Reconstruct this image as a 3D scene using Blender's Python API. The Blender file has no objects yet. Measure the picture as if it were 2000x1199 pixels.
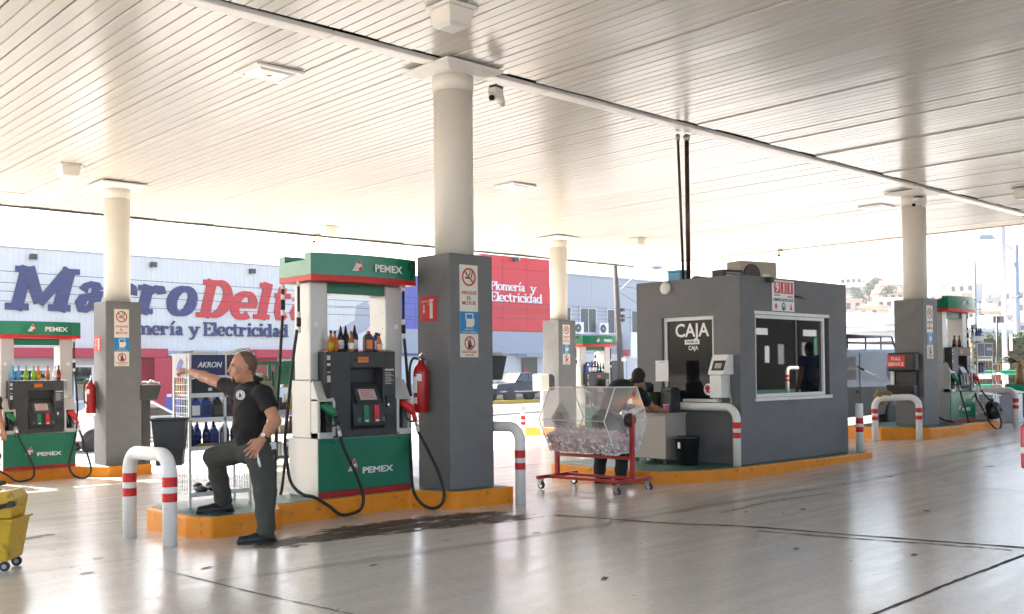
import bpy, math, random
import numpy as np
from mathutils import Matrix, Vector
R_ = math.radians
SC = bpy.context.scene
COL = SC.collection
rnd = random.Random(7)

# ------------------------------------------------------------------ camera, world, sun, exposure
CAM_H = 1.5
th, pit, rol = R_(47.2), R_(1.0), R_(0.59)
fw = Vector((math.cos(th)*math.cos(pit), math.sin(th)*math.cos(pit), math.sin(pit)))
r0 = Vector((math.sin(th), -math.cos(th), 0))
u0 = r0.cross(fw)
rt = r0*math.cos(rol) - u0*math.sin(rol)
up = u0*math.cos(rol) + r0*math.sin(rol)
cd = bpy.data.cameras.new('camera')
cam = bpy.data.objects.new('camera', cd); COL.objects.link(cam)
cd.sensor_fit = 'HORIZONTAL'; cd.sensor_width = 36.0; cd.lens = 36.0*1935/2000
cd.shift_y = 90.5/2000; cd.clip_start = 0.05; cd.clip_end = 4000
cam.matrix_world = Matrix(((rt.x, up.x, -fw.x, 0), (rt.y, up.y, -fw.y, 0), (rt.z, up.z, -fw.z, CAM_H), (0, 0, 0, 1)))
SC.camera = cam

SUN_EL, SUN_AZ = R_(40), (-0.07, 1.0)          # the sun stands behind the shops across the street
wd = bpy.data.worlds.new('World'); SC.world = wd; wd.use_nodes = True
nt = wd.node_tree
sky = nt.nodes.new('ShaderNodeTexSky'); sky.sky_type = 'NISHITA'; sky.sun_disc = False
sky.sun_elevation = SUN_EL
sky.sun_rotation = math.atan2(SUN_AZ[0], SUN_AZ[1])
sky.air_density = 1.0; sky.dust_density = 4.0; sky.ozone_density = 1.0
bg = nt.nodes['Background']; bg.inputs['Strength'].default_value = 0.13
nt.links.new(sky.outputs[0], bg.inputs[0])
sl = bpy.data.lights.new('sun', 'SUN'); sl.energy = 4.5; sl.angle = R_(0.53); sl.color = (1.0, 0.93, 0.83)
sun = bpy.data.objects.new('sun', sl); COL.objects.link(sun)
sd = Vector((SUN_AZ[0], SUN_AZ[1], 0)).normalized()*math.cos(SUN_EL) + Vector((0, 0, math.sin(SUN_EL)))
sun.rotation_euler = sd.to_track_quat('Z', 'Y').to_euler(); sun.location = (0, 60, 60)
vs = SC.view_settings
vs.view_transform = 'Standard'; vs.look = 'None'; vs.gamma = 1.0; vs.use_curve_mapping = False
vs.exposure = 2.5
SC.cycles.max_bounces = 10; SC.cycles.diffuse_bounces = 6; SC.cycles.glossy_bounces = 5
SC.cycles.transmission_bounces = 6; SC.cycles.transparent_max_bounces = 12
SC.cycles.sample_clamp_indirect = 8.0
SC.cycles.use_denoising = True

# ------------------------------------------------------------------ the lie of the land
def g(X, Y):
    X = min(X, 70.0)
    a = 0.0 if X < 12 else (.18*(X-12)/8 if X < 20 else .18+.0165*(X-20))
    b = (-.018*(max(Y, -10)-9)) if Y < 9 else (-.033*(min(Y, 30)-9))
    return a+b

# ------------------------------------------------------------------ materials
def mat(name, col, rough=.5, metal=0., var=.08, scale=6., bump=0., bscale=40., spec=.5, stretch=None, dirt=None, coat=0., emit=None, rvar=0.):
    m = bpy.data.materials.new(name); m.use_nodes = True
    n, l = m.node_tree.nodes, m.node_tree.links
    p = n['Principled BSDF']
    p.inputs['Roughness'].default_value = rough; p.inputs['Metallic'].default_value = metal
    p.inputs['Specular IOR Level'].default_value = spec
    p.inputs['Coat Weight'].default_value = coat
    p.inputs['Base Color'].default_value = (*col, 1)
    tc = n.new('ShaderNodeTexCoord'); src = tc.outputs['Object']
    if stretch:
        mp = n.new('ShaderNodeMapping'); mp.inputs['Scale'].default_value = stretch
        l.new(src, mp.inputs[0]); src = mp.outputs[0]
    if var or dirt or rvar:
        nz = n.new('ShaderNodeTexNoise'); nz.inputs['Scale'].default_value = scale; nz.inputs['Detail'].default_value = 6
        nz.inputs['Roughness'].default_value = .62
        l.new(src, nz.inputs['Vector'])
        mx = n.new('ShaderNodeMix'); mx.data_type = 'RGBA'
        rp = n.new('ShaderNodeMapRange'); rp.inputs['From Min'].default_value = .3; rp.inputs['From Max'].default_value = .7
        l.new(nz.outputs['Fac'], rp.inputs['Value']); l.new(rp.outputs[0], mx.inputs['Factor'])
        mx.inputs['A'].default_value = (*[max(0, c*(1-var)) for c in col], 1)
        mx.inputs['B'].default_value = (*[min(1, c*(1+var)) for c in col], 1)
        out = mx.outputs['Result']
        if dirt:
            n2 = n.new('ShaderNodeTexNoise'); n2.inputs['Scale'].default_value = dirt[2]; n2.inputs['Detail'].default_value = 8
            l.new(src, n2.inputs['Vector'])
            r2 = n.new('ShaderNodeMapRange'); r2.inputs['From Min'].default_value = dirt[1]; r2.inputs['From Max'].default_value = dirt[1]+.14
            r2.inputs['To Max'].default_value = dirt[3] if len(dirt) > 3 else .8
            l.new(n2.outputs['Fac'], r2.inputs['Value'])
            m2 = n.new('ShaderNodeMix'); m2.data_type = 'RGBA'
            l.new(r2.outputs[0], m2.inputs['Factor']); l.new(out, m2.inputs['A']); m2.inputs['B'].default_value = (*dirt[0], 1)
            out = m2.outputs['Result']
        l.new(out, p.inputs['Base Color'])
        if rvar:
            rr = n.new('ShaderNodeMapRange'); rr.inputs['From Min'].default_value = .3; rr.inputs['From Max'].default_value = .7
            rr.inputs['To Min'].default_value = max(.02, rough-rvar); rr.inputs['To Max'].default_value = rough+rvar
            l.new(nz.outputs['Fac'], rr.inputs['Value']); l.new(rr.outputs[0], p.inputs['Roughness'])
    if bump:
        nb = n.new('ShaderNodeTexNoise'); nb.inputs['Scale'].default_value = bscale; nb.inputs['Detail'].default_value = 5
        l.new(src, nb.inputs['Vector'])
        b = n.new('ShaderNodeBump'); b.inputs['Strength'].default_value = bump; b.inputs['Distance'].default_value = .01
        l.new(nb.outputs['Fac'], b.inputs['Height']); l.new(b.outputs[0], p.inputs['Normal'])
    if emit:
        p.inputs['Emission Color'].default_value = (*emit[0], 1); p.inputs['Emission Strength'].default_value = emit[1]
    return m

M = {}
def defm(k, *a, **kw): M[k] = mat(k, *a, **kw)
defm('soffit', (.545, .515, .465), .21, var=.06, scale=1.3, bump=.015, bscale=1.2, spec=.42, stretch=(4, .35, 1), dirt=((.42, .38, .32), .60, .8, .45))
defm('trim', (.78, .75, .71), .35, var=.05)
defm('deck', (.05, .05, .05), .8)
defm('shaft', (.74, .695, .62), .55, var=.04, scale=2., bump=.02, bscale=60)
defm('plinth', (.165, .165, .172), .62, var=.10, scale=3., bump=.10, bscale=55, dirt=((.125, .125, .13), .56, 3.2, .5))
defm('kioskwall', (.150, .150, .160), .6, var=.12, scale=2.5, bump=.14, bscale=40, dirt=((.115, .115, .123), .56, 2.6, .5))
defm('kerb', (.76, .255, .004), .5, var=.10, scale=5., bump=.10, bscale=30, dirt=((.17, .085, .04), .61, 13., .75))
defm('islegreen', (.035, .12, .085), .45, var=.25, scale=3., bump=.08, bscale=30, dirt=((.30, .36, .33), .57, 2.5, .65))
defm('white', (.78, .77, .75), .42, var=.04, dirt=((.36, .33, .29), .63, 9., .6))
defm('whiteclean', (.82, .81, .80), .4, var=.02)
defm('red', (.60, .012, .012), .42, var=.06)
defm('redframe', (.36, .012, .012), .38, var=.12, scale=14)
defm('pumpgreen', (.005, .165, .085), .30, var=.05, scale=2.)
defm('signgreen', (.003, .185, .090), .16, var=.10, scale=2., stretch=(1, 1, .1), coat=.1)
defm('silver', (.56, .55, .53), .36, metal=.25, var=.05, scale=3., dirt=((.35, .34, .32), .66, 3., .4))
defm('black', (.022, .022, .024), .45, var=.2, bump=.05, bscale=120)
defm('gloss', (.012, .012, .013), .16, var=.1)
defm('charcoal', (.045, .045, .048), .5, var=.12)
defm('rubber', (.014, .014, .014), .55, var=.2)
defm('chrome', (.62, .62, .62), .25, metal=1., var=.05)
defm('steel', (.38, .38, .37), .38, metal=.8, var=.1)
defm('bluesign', (.01, .22, .52), .45, var=.03)
defm('cream', (.76, .72, .64), .5, var=.03)
defm('ink', (.02, .02, .02), .5, var=0)
defm('matteblack', (.012, .012, .012), .9, var=0, spec=.04)
defm('inkred', (.50, .05, .03), .5, var=0)
defm('lcd', (.52, .47, .47), .2, var=.05, scale=30)
defm('greenplas', (.01, .20, .07), .38, var=.1)
defm('redplas', (.62, .015, .015), .38, var=.1)
defm('paper', (.80, .80, .80), .7, var=.03)
defm('extred', (.42, .008, .010), .25, var=.05)
defm('yellow', (.54, .34, .012), .48, var=.14, scale=9., dirt=((.13, .08, .025), .57, 9., .8))
defm('wire', (.70, .69, .67), .4, metal=.3, var=.04)
defm('cagegreen', (.015, .105, .060), .5, var=.2, scale=9.)
defm('oilblue', (.012, .045, .26), .35, var=.12)
defm('navy', (.012, .018, .10), .35, var=.3, scale=9.)
defm('amber', (.42, .15, .010), .18, var=.2, scale=12)
defm('orange', (.62, .16, .008), .2, var=.1)
defm('limegreen', (.20, .42, .03), .2, var=.1)
defm('skyblue', (.06, .30, .52), .2, var=.1)
defm('darkbrown', (.05, .016, .010), .3, var=.1)
defm('skin', (.46, .215, .125), .5, var=.07, scale=20., bump=.04, bscale=150)
defm('skin2', (.34, .145, .08), .5, var=.07, scale=20.)
defm('hair', (.018, .013, .010), .75, var=.3, scale=80, bump=.3, bscale=300)
defm('stubble', (.125, .072, .050), .75, var=.35, scale=60, bump=.2, bscale=300)
defm('polo', (.009, .007, .008), .85, var=.2, scale=40., bump=.15, bscale=200)
defm('trousers', (.052, .053, .046), .85, var=.15, scale=18., bump=.15, bscale=120)
defm('darkcloth', (.014, .014, .016), .85, var=.2)
defm('blueshirt', (.03, .05, .12), .8, var=.2)
defm('shoe', (.010, .010, .011), .4, var=.2)
defm('beige', (.46, .40, .31), .5, var=.06)
defm('facade', (.62, .61, .575), .5, var=.03, scale=2.)
defm('facadelow', (.58, .575, .56), .6, var=.04)
defm('greyblue', (.38, .395, .42), .55, var=.05)
defm('greyband', (.33, .35, .40), .6, var=.04)
defm('letterblue', (.004, .015, .11), .35, var=.12, scale=1.)
defm('letterred', (.52, .010, .018), .35, var=.10, scale=1.)
defm('wallred', (.58, .010, .020), .45, var=.05, scale=.8)
defm('awnred', (.46, .016, .04), .5, var=.06)
defm('wallblue', (.09, .10, .38), .5, var=.06)
defm('dark', (.03, .032, .036), .4, var=.2)
defm('wood', (.085, .065, .05), .85, var=.3, scale=8, stretch=(8, 8, .6), bump=.3, bscale=20)
defm('galv', (.34, .36, .40), .45, metal=.5, var=.06)
defm('asphalt', (.062, .063, .066), .85, var=.2, scale=9., bump=.3, bscale=60)
defm('pavement', (.36, .34, .31), .8, var=.12, scale=2., bump=.1)
defm('dirt', (.30, .27, .22), .95, var=.15, scale=.4)
defm('vanblue', (.15, .22, .33), .35, var=.04, coat=.3)
defm('pickup', (.010, .024, .034), .45, var=.1, coat=.1)
defm('carsilver', (.48, .49, .52), .26, metal=.6, var=.03, coat=.5)
defm('carwhite', (.70, .71, .73), .25, var=.03, coat=.6)
defm('lampred', (.55, .01, .03), .15, var=.05, coat=.5)
defm('stone', (.42, .38, .33), .8, var=.15)
defm('housewhite', (.78, .76, .72), .8, var=.05)
defm('housetan', (.48, .37, .27), .85, var=.1)
defm('housepink', (.52, .36, .29), .85, var=.1)
defm('housegrey', (.40, .39, .38), .85, var=.1)
defm('roofred', (.28, .11, .07), .85, var=.2)
defm('hill', (.19, .165, .115), .95, var=.35, scale=.06, dirt=((.06, .075, .035), .52, .05, .9))
defm('leaf', (.045, .075, .022), .7, var=.45, scale=1.5)
defm('leafpale', (.10, .16, .05), .6, var=.3, scale=3.)
defm('leafdry', (.22, .13, .05), .7, var=.3, scale=3.)
defm('bark', (.10, .07, .05), .9, var=.3, bump=.3)
defm('cushionpink', (.52, .10, .32), .4, var=.05)
defm('olive', (.075, .078, .045), .35, var=.1)
defm('counter', (.40, .36, .32), .6, var=.06, scale=3.)
defm('gloveyellow', (.22, .16, .05), .7, var=.3)
defm('lens', (.72, .72, .70), .15, var=.02)
defm('ticketpink', (.80, .50, .53), .8, var=.1)
defm('ticketwhite', (.90, .88, .88), .8, var=.03)
defm('ticketrose', (.88, .60, .64), .8, var=.06)

def glass(name, col=(.01, .012, .014), rough=.02, alpha=None, spec=.8, ior=1.5):
    m = bpy.data.materials.new(name); m.use_nodes = True
    n, l = m.node_tree.nodes, m.node_tree.links
    p = n['Principled BSDF']; p.inputs['Base Color'].default_value = (*col, 1); p.inputs['Roughness'].default_value = rough
    p.inputs['Specular IOR Level'].default_value = spec; p.inputs['IOR'].default_value = ior
    if alpha is not None: p.inputs['Alpha'].default_value = alpha
    M[name] = m
glass('windowglass', (.005, .006, .008), .015, spec=1.0, ior=1.6)
glass('tintedglass', (.008, .009, .011), .03, spec=.25)
glass('carglass', (.012, .015, .018), .04)
glass('acrylicdark', (.34, .34, .35), .2, .5)
glass('lampglass', (.80, .79, .76), .25)
glass('reflglass', (.05, .06, .07), .03)

def acrylic():
    m = bpy.data.materials.new('acrylic'); m.use_nodes = True; n, l = m.node_tree.nodes, m.node_tree.links; n.remove(n['Principled BSDF'])
    tr = n.new('ShaderNodeBsdfTransparent'); tr.inputs[0].default_value = (.97, .97, .97, 1); tl = n.new('ShaderNodeBsdfTranslucent'); tl.inputs[0].default_value = (.9, .9, .9, 1)
    df = n.new('ShaderNodeBsdfDiffuse'); df.inputs[0].default_value = (.85, .85, .85, 1); gl = n.new('ShaderNodeBsdfGlossy'); gl.inputs['Roughness'].default_value = .08
    nz = n.new('ShaderNodeTexNoise'); nz.inputs['Scale'].default_value = 5; tc = n.new('ShaderNodeTexCoord'); l.new(tc.outputs['Object'], nz.inputs['Vector'])
    mr = n.new('ShaderNodeMapRange'); mr.inputs['From Min'].default_value = .3; mr.inputs['From Max'].default_value = .7; mr.inputs['To Min'].default_value = .08; mr.inputs['To Max'].default_value = .17; l.new(nz.outputs['Fac'], mr.inputs['Value'])
    m1 = n.new('ShaderNodeMixShader'); l.new(tl.outputs[0], m1.inputs[1]); l.new(df.outputs[0], m1.inputs[2])
    m2 = n.new('ShaderNodeMixShader'); l.new(mr.outputs[0], m2.inputs[0]); l.new(tr.outputs[0], m2.inputs[1]); l.new(m1.outputs[0], m2.inputs[2])
    fr = n.new('ShaderNodeLayerWeight'); fr.inputs['Blend'].default_value = .15
    m3 = n.new('ShaderNodeMixShader'); l.new(fr.outputs['Fresnel'], m3.inputs[0]); l.new(m2.outputs[0], m3.inputs[1]); l.new(gl.outputs[0], m3.inputs[2]); l.new(m3.outputs[0], n['Material Output'].inputs['Surface'])
    M['acrylic'] = m
acrylic()
# polished concrete floor: streaks along the lanes, tyre scuffs, fine pits
def floor_mat():
    m = bpy.data.materials.new('polished_concrete'); m.use_nodes = True
    n, l = m.node_tree.nodes, m.node_tree.links; p = n['Principled BSDF']
    tc = n.new('ShaderNodeTexCoord')
    def mapn(s, rz=0.):
        mp = n.new('ShaderNodeMapping'); mp.inputs['Scale'].default_value = s; mp.inputs['Rotation'].default_value = (0, 0, rz)
        l.new(tc.outputs['Object'], mp.inputs[0]); return mp.outputs[0]
    def noise(vec, sc, det=6, ro=.6):
        z = n.new('ShaderNodeTexNoise'); z.inputs['Scale'].default_value = sc; z.inputs['Detail'].default_value = det; z.inputs['Roughness'].default_value = ro
        l.new(vec, z.inputs['Vector']); return z.outputs['Fac']
    def rng(v, a, b, c, d):
        r = n.new('ShaderNodeMapRange')
        for k, x in zip(('From Min', 'From Max', 'To Min', 'To Max'), (a, b, c, d)): r.inputs[k].default_value = x
        l.new(v, r.inputs['Value']); return r.outputs[0]
    def mix(f, a, b, t='MIX'):
        x = n.new('ShaderNodeMix'); x.data_type = 'RGBA'; x.blend_type = t
        if isinstance(f, float): x.inputs['Factor'].default_value = f
        else: l.new(f, x.inputs['Factor'])
        for s, v in (('A', a), ('B', b)):
            if isinstance(v, tuple): x.inputs[s].default_value = (*v, 1)
            else: l.new(v, x.inputs[s])
        return x.outputs['Result']
    streak = noise(mapn((.35, 3.2, 1), R_(6)), 1.5, 8, .68)
    big = noise(mapn((1, 1, 1)), .35, 4)
    fine = noise(mapn((1, 1, 1)), 22., 6, .7)
    scuff = noise(mapn((.5, 4.5, 1), R_(-5)), 1.1, 9, .75)
    pits = noise(mapn((1, 1, 1)), 9., 3, .5)
    c = mix(rng(streak, .30, .70, 0, 1), (.55, .52, .475), (.62, .59, .545))
    c = mix(rng(big, .35, .65, 0, .6), c, (.575, .56, .54))
    c = mix(rng(fine, .4, .75, 0, .25), c, (.20, .18, .16))
    c = mix(rng(scuff, .60, .76, 0, .38), c, (.20, .18, .16))
    c = mix(rng(pits, .735, .76, 0, .8), c, (.05, .045, .04))
    l.new(c, p.inputs['Base Color'])
    l.new(rng(streak, .3, .7, .17, .27), p.inputs['Roughness'])
    p.inputs['Specular IOR Level'].default_value = .62
    b = n.new('ShaderNodeBump'); b.inputs['Strength'].default_value = .07; b.inputs['Distance'].default_value = .01
    l.new(noise(mapn((.7, 2.4, 1), R_(6)), 2.2, 3, .5), b.inputs['Height']); l.new(b.outputs[0], p.inputs['Normal'])
    M['floor'] = m
floor_mat()

# ------------------------------------------------------------------ mesh helpers
def catmull(pts, sub=6, closed=False):
    P = [Vector(p) for p in pts]; out = []
    n = len(P)
    for i in range(n if closed else n-1):
        p0 = P[(i-1) % n] if (closed or i > 0) else P[0]*2-P[1]
        p1, p2 = P[i], P[(i+1) % n]
        p3 = P[(i+2) % n] if (closed or i+2 < n) else P[-1]*2-P[-2]
        for k in range(sub):
            t = k/sub
            out.append(.5*((2*p1)+(p2-p0)*t+(2*p0-5*p1+4*p2-p3)*t*t+(3*p1-p0-3*p2+p3)*t**3))
    if not closed: out.append(P[-1])
    return out

class MB:
    def __init__(s, T=None): s.v = []; s.f = []; s.m = []; s.s = []; s.T = T or Matrix()
    def add(s, vs_, fs, mi=0, smooth=False):
        o = len(s.v); T = s.T
        s.v += [tuple(T @ Vector(p)) for p in vs_]
        for q in fs: s.f.append([o+i for i in q]); s.m.append(mi); s.s.append(smooth)
        return s
    def box(s, x0, x1, y0, y1, z0, z1, mi=0):
        return s.add([(x0, y0, z0), (x1, y0, z0), (x1, y1, z0), (x0, y1, z0), (x0, y0, z1), (x1, y0, z1), (x1, y1, z1), (x0, y1, z1)],
                     [(0, 3, 2, 1), (4, 5, 6, 7), (0, 1, 5, 4), (1, 2, 6, 5), (2, 3, 7, 6), (3, 0, 4, 7)], mi)
    def frustum(s, a, b, mi=0):   # a, b: (x0,x1,y0,y1,z)
        q = lambda r: [(r[0], r[2], r[4]), (r[1], r[2], r[4]), (r[1], r[3], r[4]), (r[0], r[3], r[4])]
        return s.add(q(a)+q(b), [(0, 3, 2, 1), (4, 5, 6, 7), (0, 1, 5, 4), (1, 2, 6, 5), (2, 3, 7, 6), (3, 0, 4, 7)], mi)
    def prism(s, poly, a, b, plane='xy', mi=0):
        f = {'xy': lambda p, h: (p[0], p[1], h), 'xz': lambda p, h: (p[0], h, p[1]), 'yz': lambda p, h: (h, p[0], p[1])}[plane]
        n = len(poly)
        return s.add([f(p, a) for p in poly]+[f(p, b) for p in poly],
                     [tuple(range(n-1, -1, -1)), tuple(range(n, 2*n))]+[(i, (i+1) % n, n+(i+1) % n, n+i) for i in range(n)], mi)
    def ring(s, pts, r, n=8, mi=0, closed=False, cap=True, smooth=True):
        P = [Vector(p) for p in pts]; N = len(P); rr = r if isinstance(r, (list, tuple)) else [r]*N
        vs_ = []; nrm = None
        for i in range(N):
            if closed: t = P[(i+1) % N]-P[i-1]
            else: t = P[min(i+1, N-1)]-P[max(i-1, 0)]
            t.normalize()
            if nrm is None: nrm = t.orthogonal().normalized()
            else:
                nrm = nrm-t*nrm.dot(t)
                nrm = nrm.normalized() if nrm.length > 1e-6 else t.orthogonal().normalized()
            bn = t.cross(nrm)
            for k in range(n):
                a = 2*math.pi*k/n; vs_.append(tuple(P[i]+(nrm*math.cos(a)+bn*math.sin(a))*rr[i]))
        fs = []
        for i in range(N if closed else N-1):
            j = (i+1) % N
            for k in range(n): fs.append((i*n+k, i*n+(k+1) % n, j*n+(k+1) % n, j*n+k))
        s.add(vs_, fs, mi, smooth)
        if cap and not closed:
            o = len(s.v)-len(vs_)
            s.f.append([o+k for k in range(n-1, -1, -1)]); s.m.append(mi); s.s.append(False)
            s.f.append([o+(N-1)*n+k for k in range(n)]); s.m.append(mi); s.s.append(False)
        return s
    def cyl(s, p0, p1, r0, r1=None, n=14, mi=0): return s.ring([p0, p1], [r0, r0 if r1 is None else r1], n, mi)
    def lathe(s, prof, n=16, c=(0, 0, 0), mi=0, ax='z'):
        vs_ = []
        for r, z in prof:
            for k in range(n):
                a = 2*math.pi*k/n; x, y = r*math.cos(a), r*math.sin(a)
                vs_.append({'z': (c[0]+x, c[1]+y, c[2]+z), 'y': (c[0]+x, c[1]+z, c[2]+y), 'x': (c[0]+z, c[1]+x, c[2]+y)}[ax])
        fs = []
        for i in range(len(prof)-1):
            for k in range(n):
                q = (i*n+k, i*n+(k+1) % n, (i+1)*n+(k+1) % n, (i+1)*n+k)
                fs.append(q if ax != 'y' else q[::-1])
        s.add(vs_, fs, mi, True)
        o = len(s.v)-len(vs_)
        for b, rev in ((0, True), (len(prof)-1, False)):
            if prof[b][0] > 1e-4:
                q = [o+b*n+k for k in range(n)]
                s.f.append(q[::-1] if rev != (ax == 'y') else q); s.m.append(mi); s.s.append(False)
        return s
    def ell(s, c, r, n=14, mi=0):
        k = n//2; prof = []
        vs_ = []; fs = []
        for i in range(k+1):
            ph = math.pi*i/k
            for j in range(n):
                a = 2*math.pi*j/n
                vs_.append((c[0]+r[0]*math.sin(ph)*math.cos(a), c[1]+r[1]*math.sin(ph)*math.sin(a), c[2]-r[2]*math.cos(ph)))
        for i in range(k):
            for j in range(n): fs.append((i*n+j, i*n+(j+1) % n, (i+1)*n+(j+1) % n, (i+1)*n+j))
        return s.add(vs_, fs, mi, True)
    def face(s, pts, mi=0): return s.add(pts, [tuple(range(len(pts)))], mi)

def mesh(name, mb, mats):
    me = bpy.data.meshes.new(name); me.from_pydata(mb.v, [], mb.f)
    for k in mats: me.materials.append(M[k])
    me.polygons.foreach_set('material_index', mb.m); me.polygons.foreach_set('use_smooth', mb.s)
    me.update(); return me
def obj(name, mb, mats, parent=None, bevel=0., kind=None, seg=2):
    if isinstance(mats, str): mats = [mats]
    me = mesh(name, mb, mats) if isinstance(mb, MB) else mb
    o = bpy.data.objects.new(name, me); COL.objects.link(o)
    if parent is not None: o.parent = parent
    if bevel:
        md = o.modifiers.new('bevel', 'BEVEL'); md.width = bevel; md.segments = seg; md.limit_method = 'ANGLE'; md.angle_limit = R_(40)
        md.harden_normals = False
    if kind: o['kind'] = kind
    return o
def tag(o, label, cat, group=None):
    o['label'] = label; o['category'] = cat
    if group: o['group'] = group
    return o
def thing(name, label, cat, loc=(0, 0, 0), rz=0., group=None):
    o = bpy.data.objects.new(name, None); COL.objects.link(o); o.empty_display_size = .1
    o.location = loc; o.rotation_euler = (0, 0, rz)
    return tag(o, label, cat, group)
def inv(o): return (Matrix.Translation(o.location) @ o.rotation_euler.to_matrix().to_4x4()).inverted()
def dup(root, loc, rz=None, label=None, group=None, scale=None):
    r = root.copy(); COL.objects.link(r); r.location = loc
    if rz is not None: r.rotation_euler = (0, 0, rz)
    if scale: r.scale = scale
    if label: r['label'] = label
    if group: r['group'] = group
    for c in root.children:
        d = c.copy(); COL.objects.link(d); d.parent = r
        for e in c.children:
            h = e.copy(); COL.objects.link(h); h.parent = d
    return r

_tc = {}
def text(parent, name, body, size, loc, right, upv, m, bold=0., ext=.0015, width=None, align='CENTER', shear=0., spacing=1.):
    """flat print: lettering facing right x up"""
    key = (body, bold, ext, align, shear, spacing)
    if key not in _tc:
        cu = bpy.data.curves.new('lettering', 'FONT'); cu.body = body; cu.size = 1; cu.offset = bold; cu.extrude = ext/size
        cu.align_x = align; cu.resolution_u = 3; cu.shear = shear; cu.space_character = spacing
        o = bpy.data.objects.new('lettering', cu); COL.objects.link(o)
        dg = bpy.context.evaluated_depsgraph_get()
        me = bpy.data.meshes.new_from_object(o.evaluated_get(dg)); bpy.data.objects.remove(o); bpy.data.curves.remove(cu)
        _tc[key] = me
    me = _tc[key].copy(); me.materials.clear(); me.materials.append(M[m])
    xs = [v.co.x for v in me.vertices] or [0, 1]
    sx = size if not width else width/(max(xs)-min(xs))
    r, u = Vector(right).normalized(), Vector(upv).normalized(); nn = r.cross(u)
    me.transform(Matrix(((r.x*sx, u.x*size, nn.x*size, loc[0]), (r.y*sx, u.y*size, nn.y*size, loc[1]), (r.z*sx, u.z*size, nn.z*size, loc[2]), (0, 0, 0, 1))))
    return obj(name, me, None, parent)
def frame(o, right, upv):
    """matrix for drawing flat print in a plane: x right, y up, z out"""
    r, u = Vector(right).normalized(), Vector(upv).normalized(); nn = r.cross(u)
    return Matrix(((r.x, u.x, nn.x, o[0]), (r.y, u.y, nn.y, o[1]), (r.z, u.z, nn.z, o[2]), (0, 0, 0, 1)))
def disc(mb, c, r, z, mi, n=20, r1=None):
    pts = [(c[0]+r*math.cos(2*math.pi*k/n), c[1]+r*math.sin(2*math.pi*k/n), z) for k in range(n)]
    if r1 is None: mb.face(pts, mi)
    else:
        q = [(c[0]+r1*math.cos(2*math.pi*k/n), c[1]+r1*math.sin(2*math.pi*k/n), z) for k in range(n)]
        mb.add(pts+q, [(k, (k+1) % n, n+(k+1) % n, n+k) for k in range(n)], mi)
def rect(mb, x0, x1, y0, y1, z, mi): mb.face([(x0, y0, z), (x1, y0, z), (x1, y1, z), (x0, y1, z)], mi)
X_, Y_, Z_ = (1, 0, 0), (0, 1, 0), (0, 0, 1)
# ------------------------------------------------------------------ ground, street
def sheet(name, xs, ys, dz, m, kind='structure', parent=None, sub=None):
    mb = MB(); nx, ny = len(xs), len(ys)
    mb.add([(x, y, g(x, y)+dz) for y in ys for x in xs],
           [(j*nx+i, j*nx+i+1, (j+1)*nx+i+1, (j+1)*nx+i) for j in range(ny-1) for i in range(nx-1)], 0, False)
    o = obj(name, mb, m, parent)
    if kind: o['kind'] = kind
    return o
sheet('ground', [-300, -60, 12, 20, 70, 300, 1100], [-300, -10, 9, 30, 200, 1100], -.05, 'dirt')
FLOOR = sheet('station_floor', [-16, 12, 20, 46], [-16, -10, 9, 27.5], 0, 'floor')
sheet('pavement', [-70, 12, 20, 70, 130], [27.5, 30, 31.2], .01, 'pavement')
sheet('road', [-90, 12, 20, 70, 160], [31.2, 45.2], -.02, 'asphalt')
sheet('far_pavement', [-70, 12, 20, 70, 130], [45.2, 49.5], .02, 'pavement')
sheet('side_road', [46, 70, 120], [-60, -10, 9, 27.5], -.02, 'asphalt')
for x0, x1, y0, y1 in ((-70, 130, 31.0, 31.2), (-70, 130, 45.2, 45.4)):
    mb = MB(); n = 24
    for i in range(n):
        a, b = x0+(x1-x0)*i/n, x0+(x1-x0)*(i+1)/n-.03
        za, zb = g(a, 31), g(b, 31)
        mb.add([(a, y0, za-.05), (b, y0, zb-.05), (b, y1, zb-.05), (a, y1, za-.05), (a, y0, za+.1), (b, y0, zb+.1), (b, y1, zb+.1), (a, y1, za+.1)],
               [(4, 5, 6, 7), (0, 1, 5, 4), (2, 3, 7, 6), (1, 2, 6, 5), (3, 0, 4, 7)])
    o = obj('road_kerb', mb, 'yellow' if y0 > 40 else 'pavement'); o['kind'] = 'structure'
mb = MB()
for i in range(26):
    a = -50+i*6.
    mb.add([(a, 38.1, g(a, 38)-.012), (a+3, 38.1, g(a+3, 38)-.012), (a+3, 38.25, g(a+3, 38)-.012), (a, 38.25, g(a, 38)-.012)], [(0, 1, 2, 3)])
o = obj('lane_marking', mb, 'white'); o['kind'] = 'structure'

def strip(name, pts, w, dz, m, parent, jitter=0.):
    mb = MB(); v = []
    P = catmull([(x, y, 0) for x, y in pts], 14)
    for i, p in enumerate(P):
        t = (P[min(i+1, len(P)-1)]-P[max(i-1, 0)]).normalized(); q = Vector((-t.y, t.x, 0))
        ww = w*(1+jitter*rnd.uniform(-1, 1)); off = q*rnd.uniform(-1, 1)*w*jitter*.5
        for s in (-.5, .5):
            a = p+q*ww*s+off; v.append((a.x, a.y, g(a.x, a.y)+dz))
    mb.add(v, [(2*i, 2*i+1, 2*i+3, 2*i+2)[::-1] for i in range(len(P)-1)])
    return obj(name, mb, m, parent)
strip('expansion_joint', [(7.16, 7.11), (7.40, 5.84), (7.66, 5.19), (7.80, 4.2), (8.02, 2.93), (8.3, 1.2), (8.5, -2)], .042, .004, 'deck', FLOOR, .35)
strip('expansion_joint', [(7.50, 4.95), (7.62, 4.2), (7.80, 3.3), (7.86, 2.95)], .026, .004, 'deck', FLOOR, .6)
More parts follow.
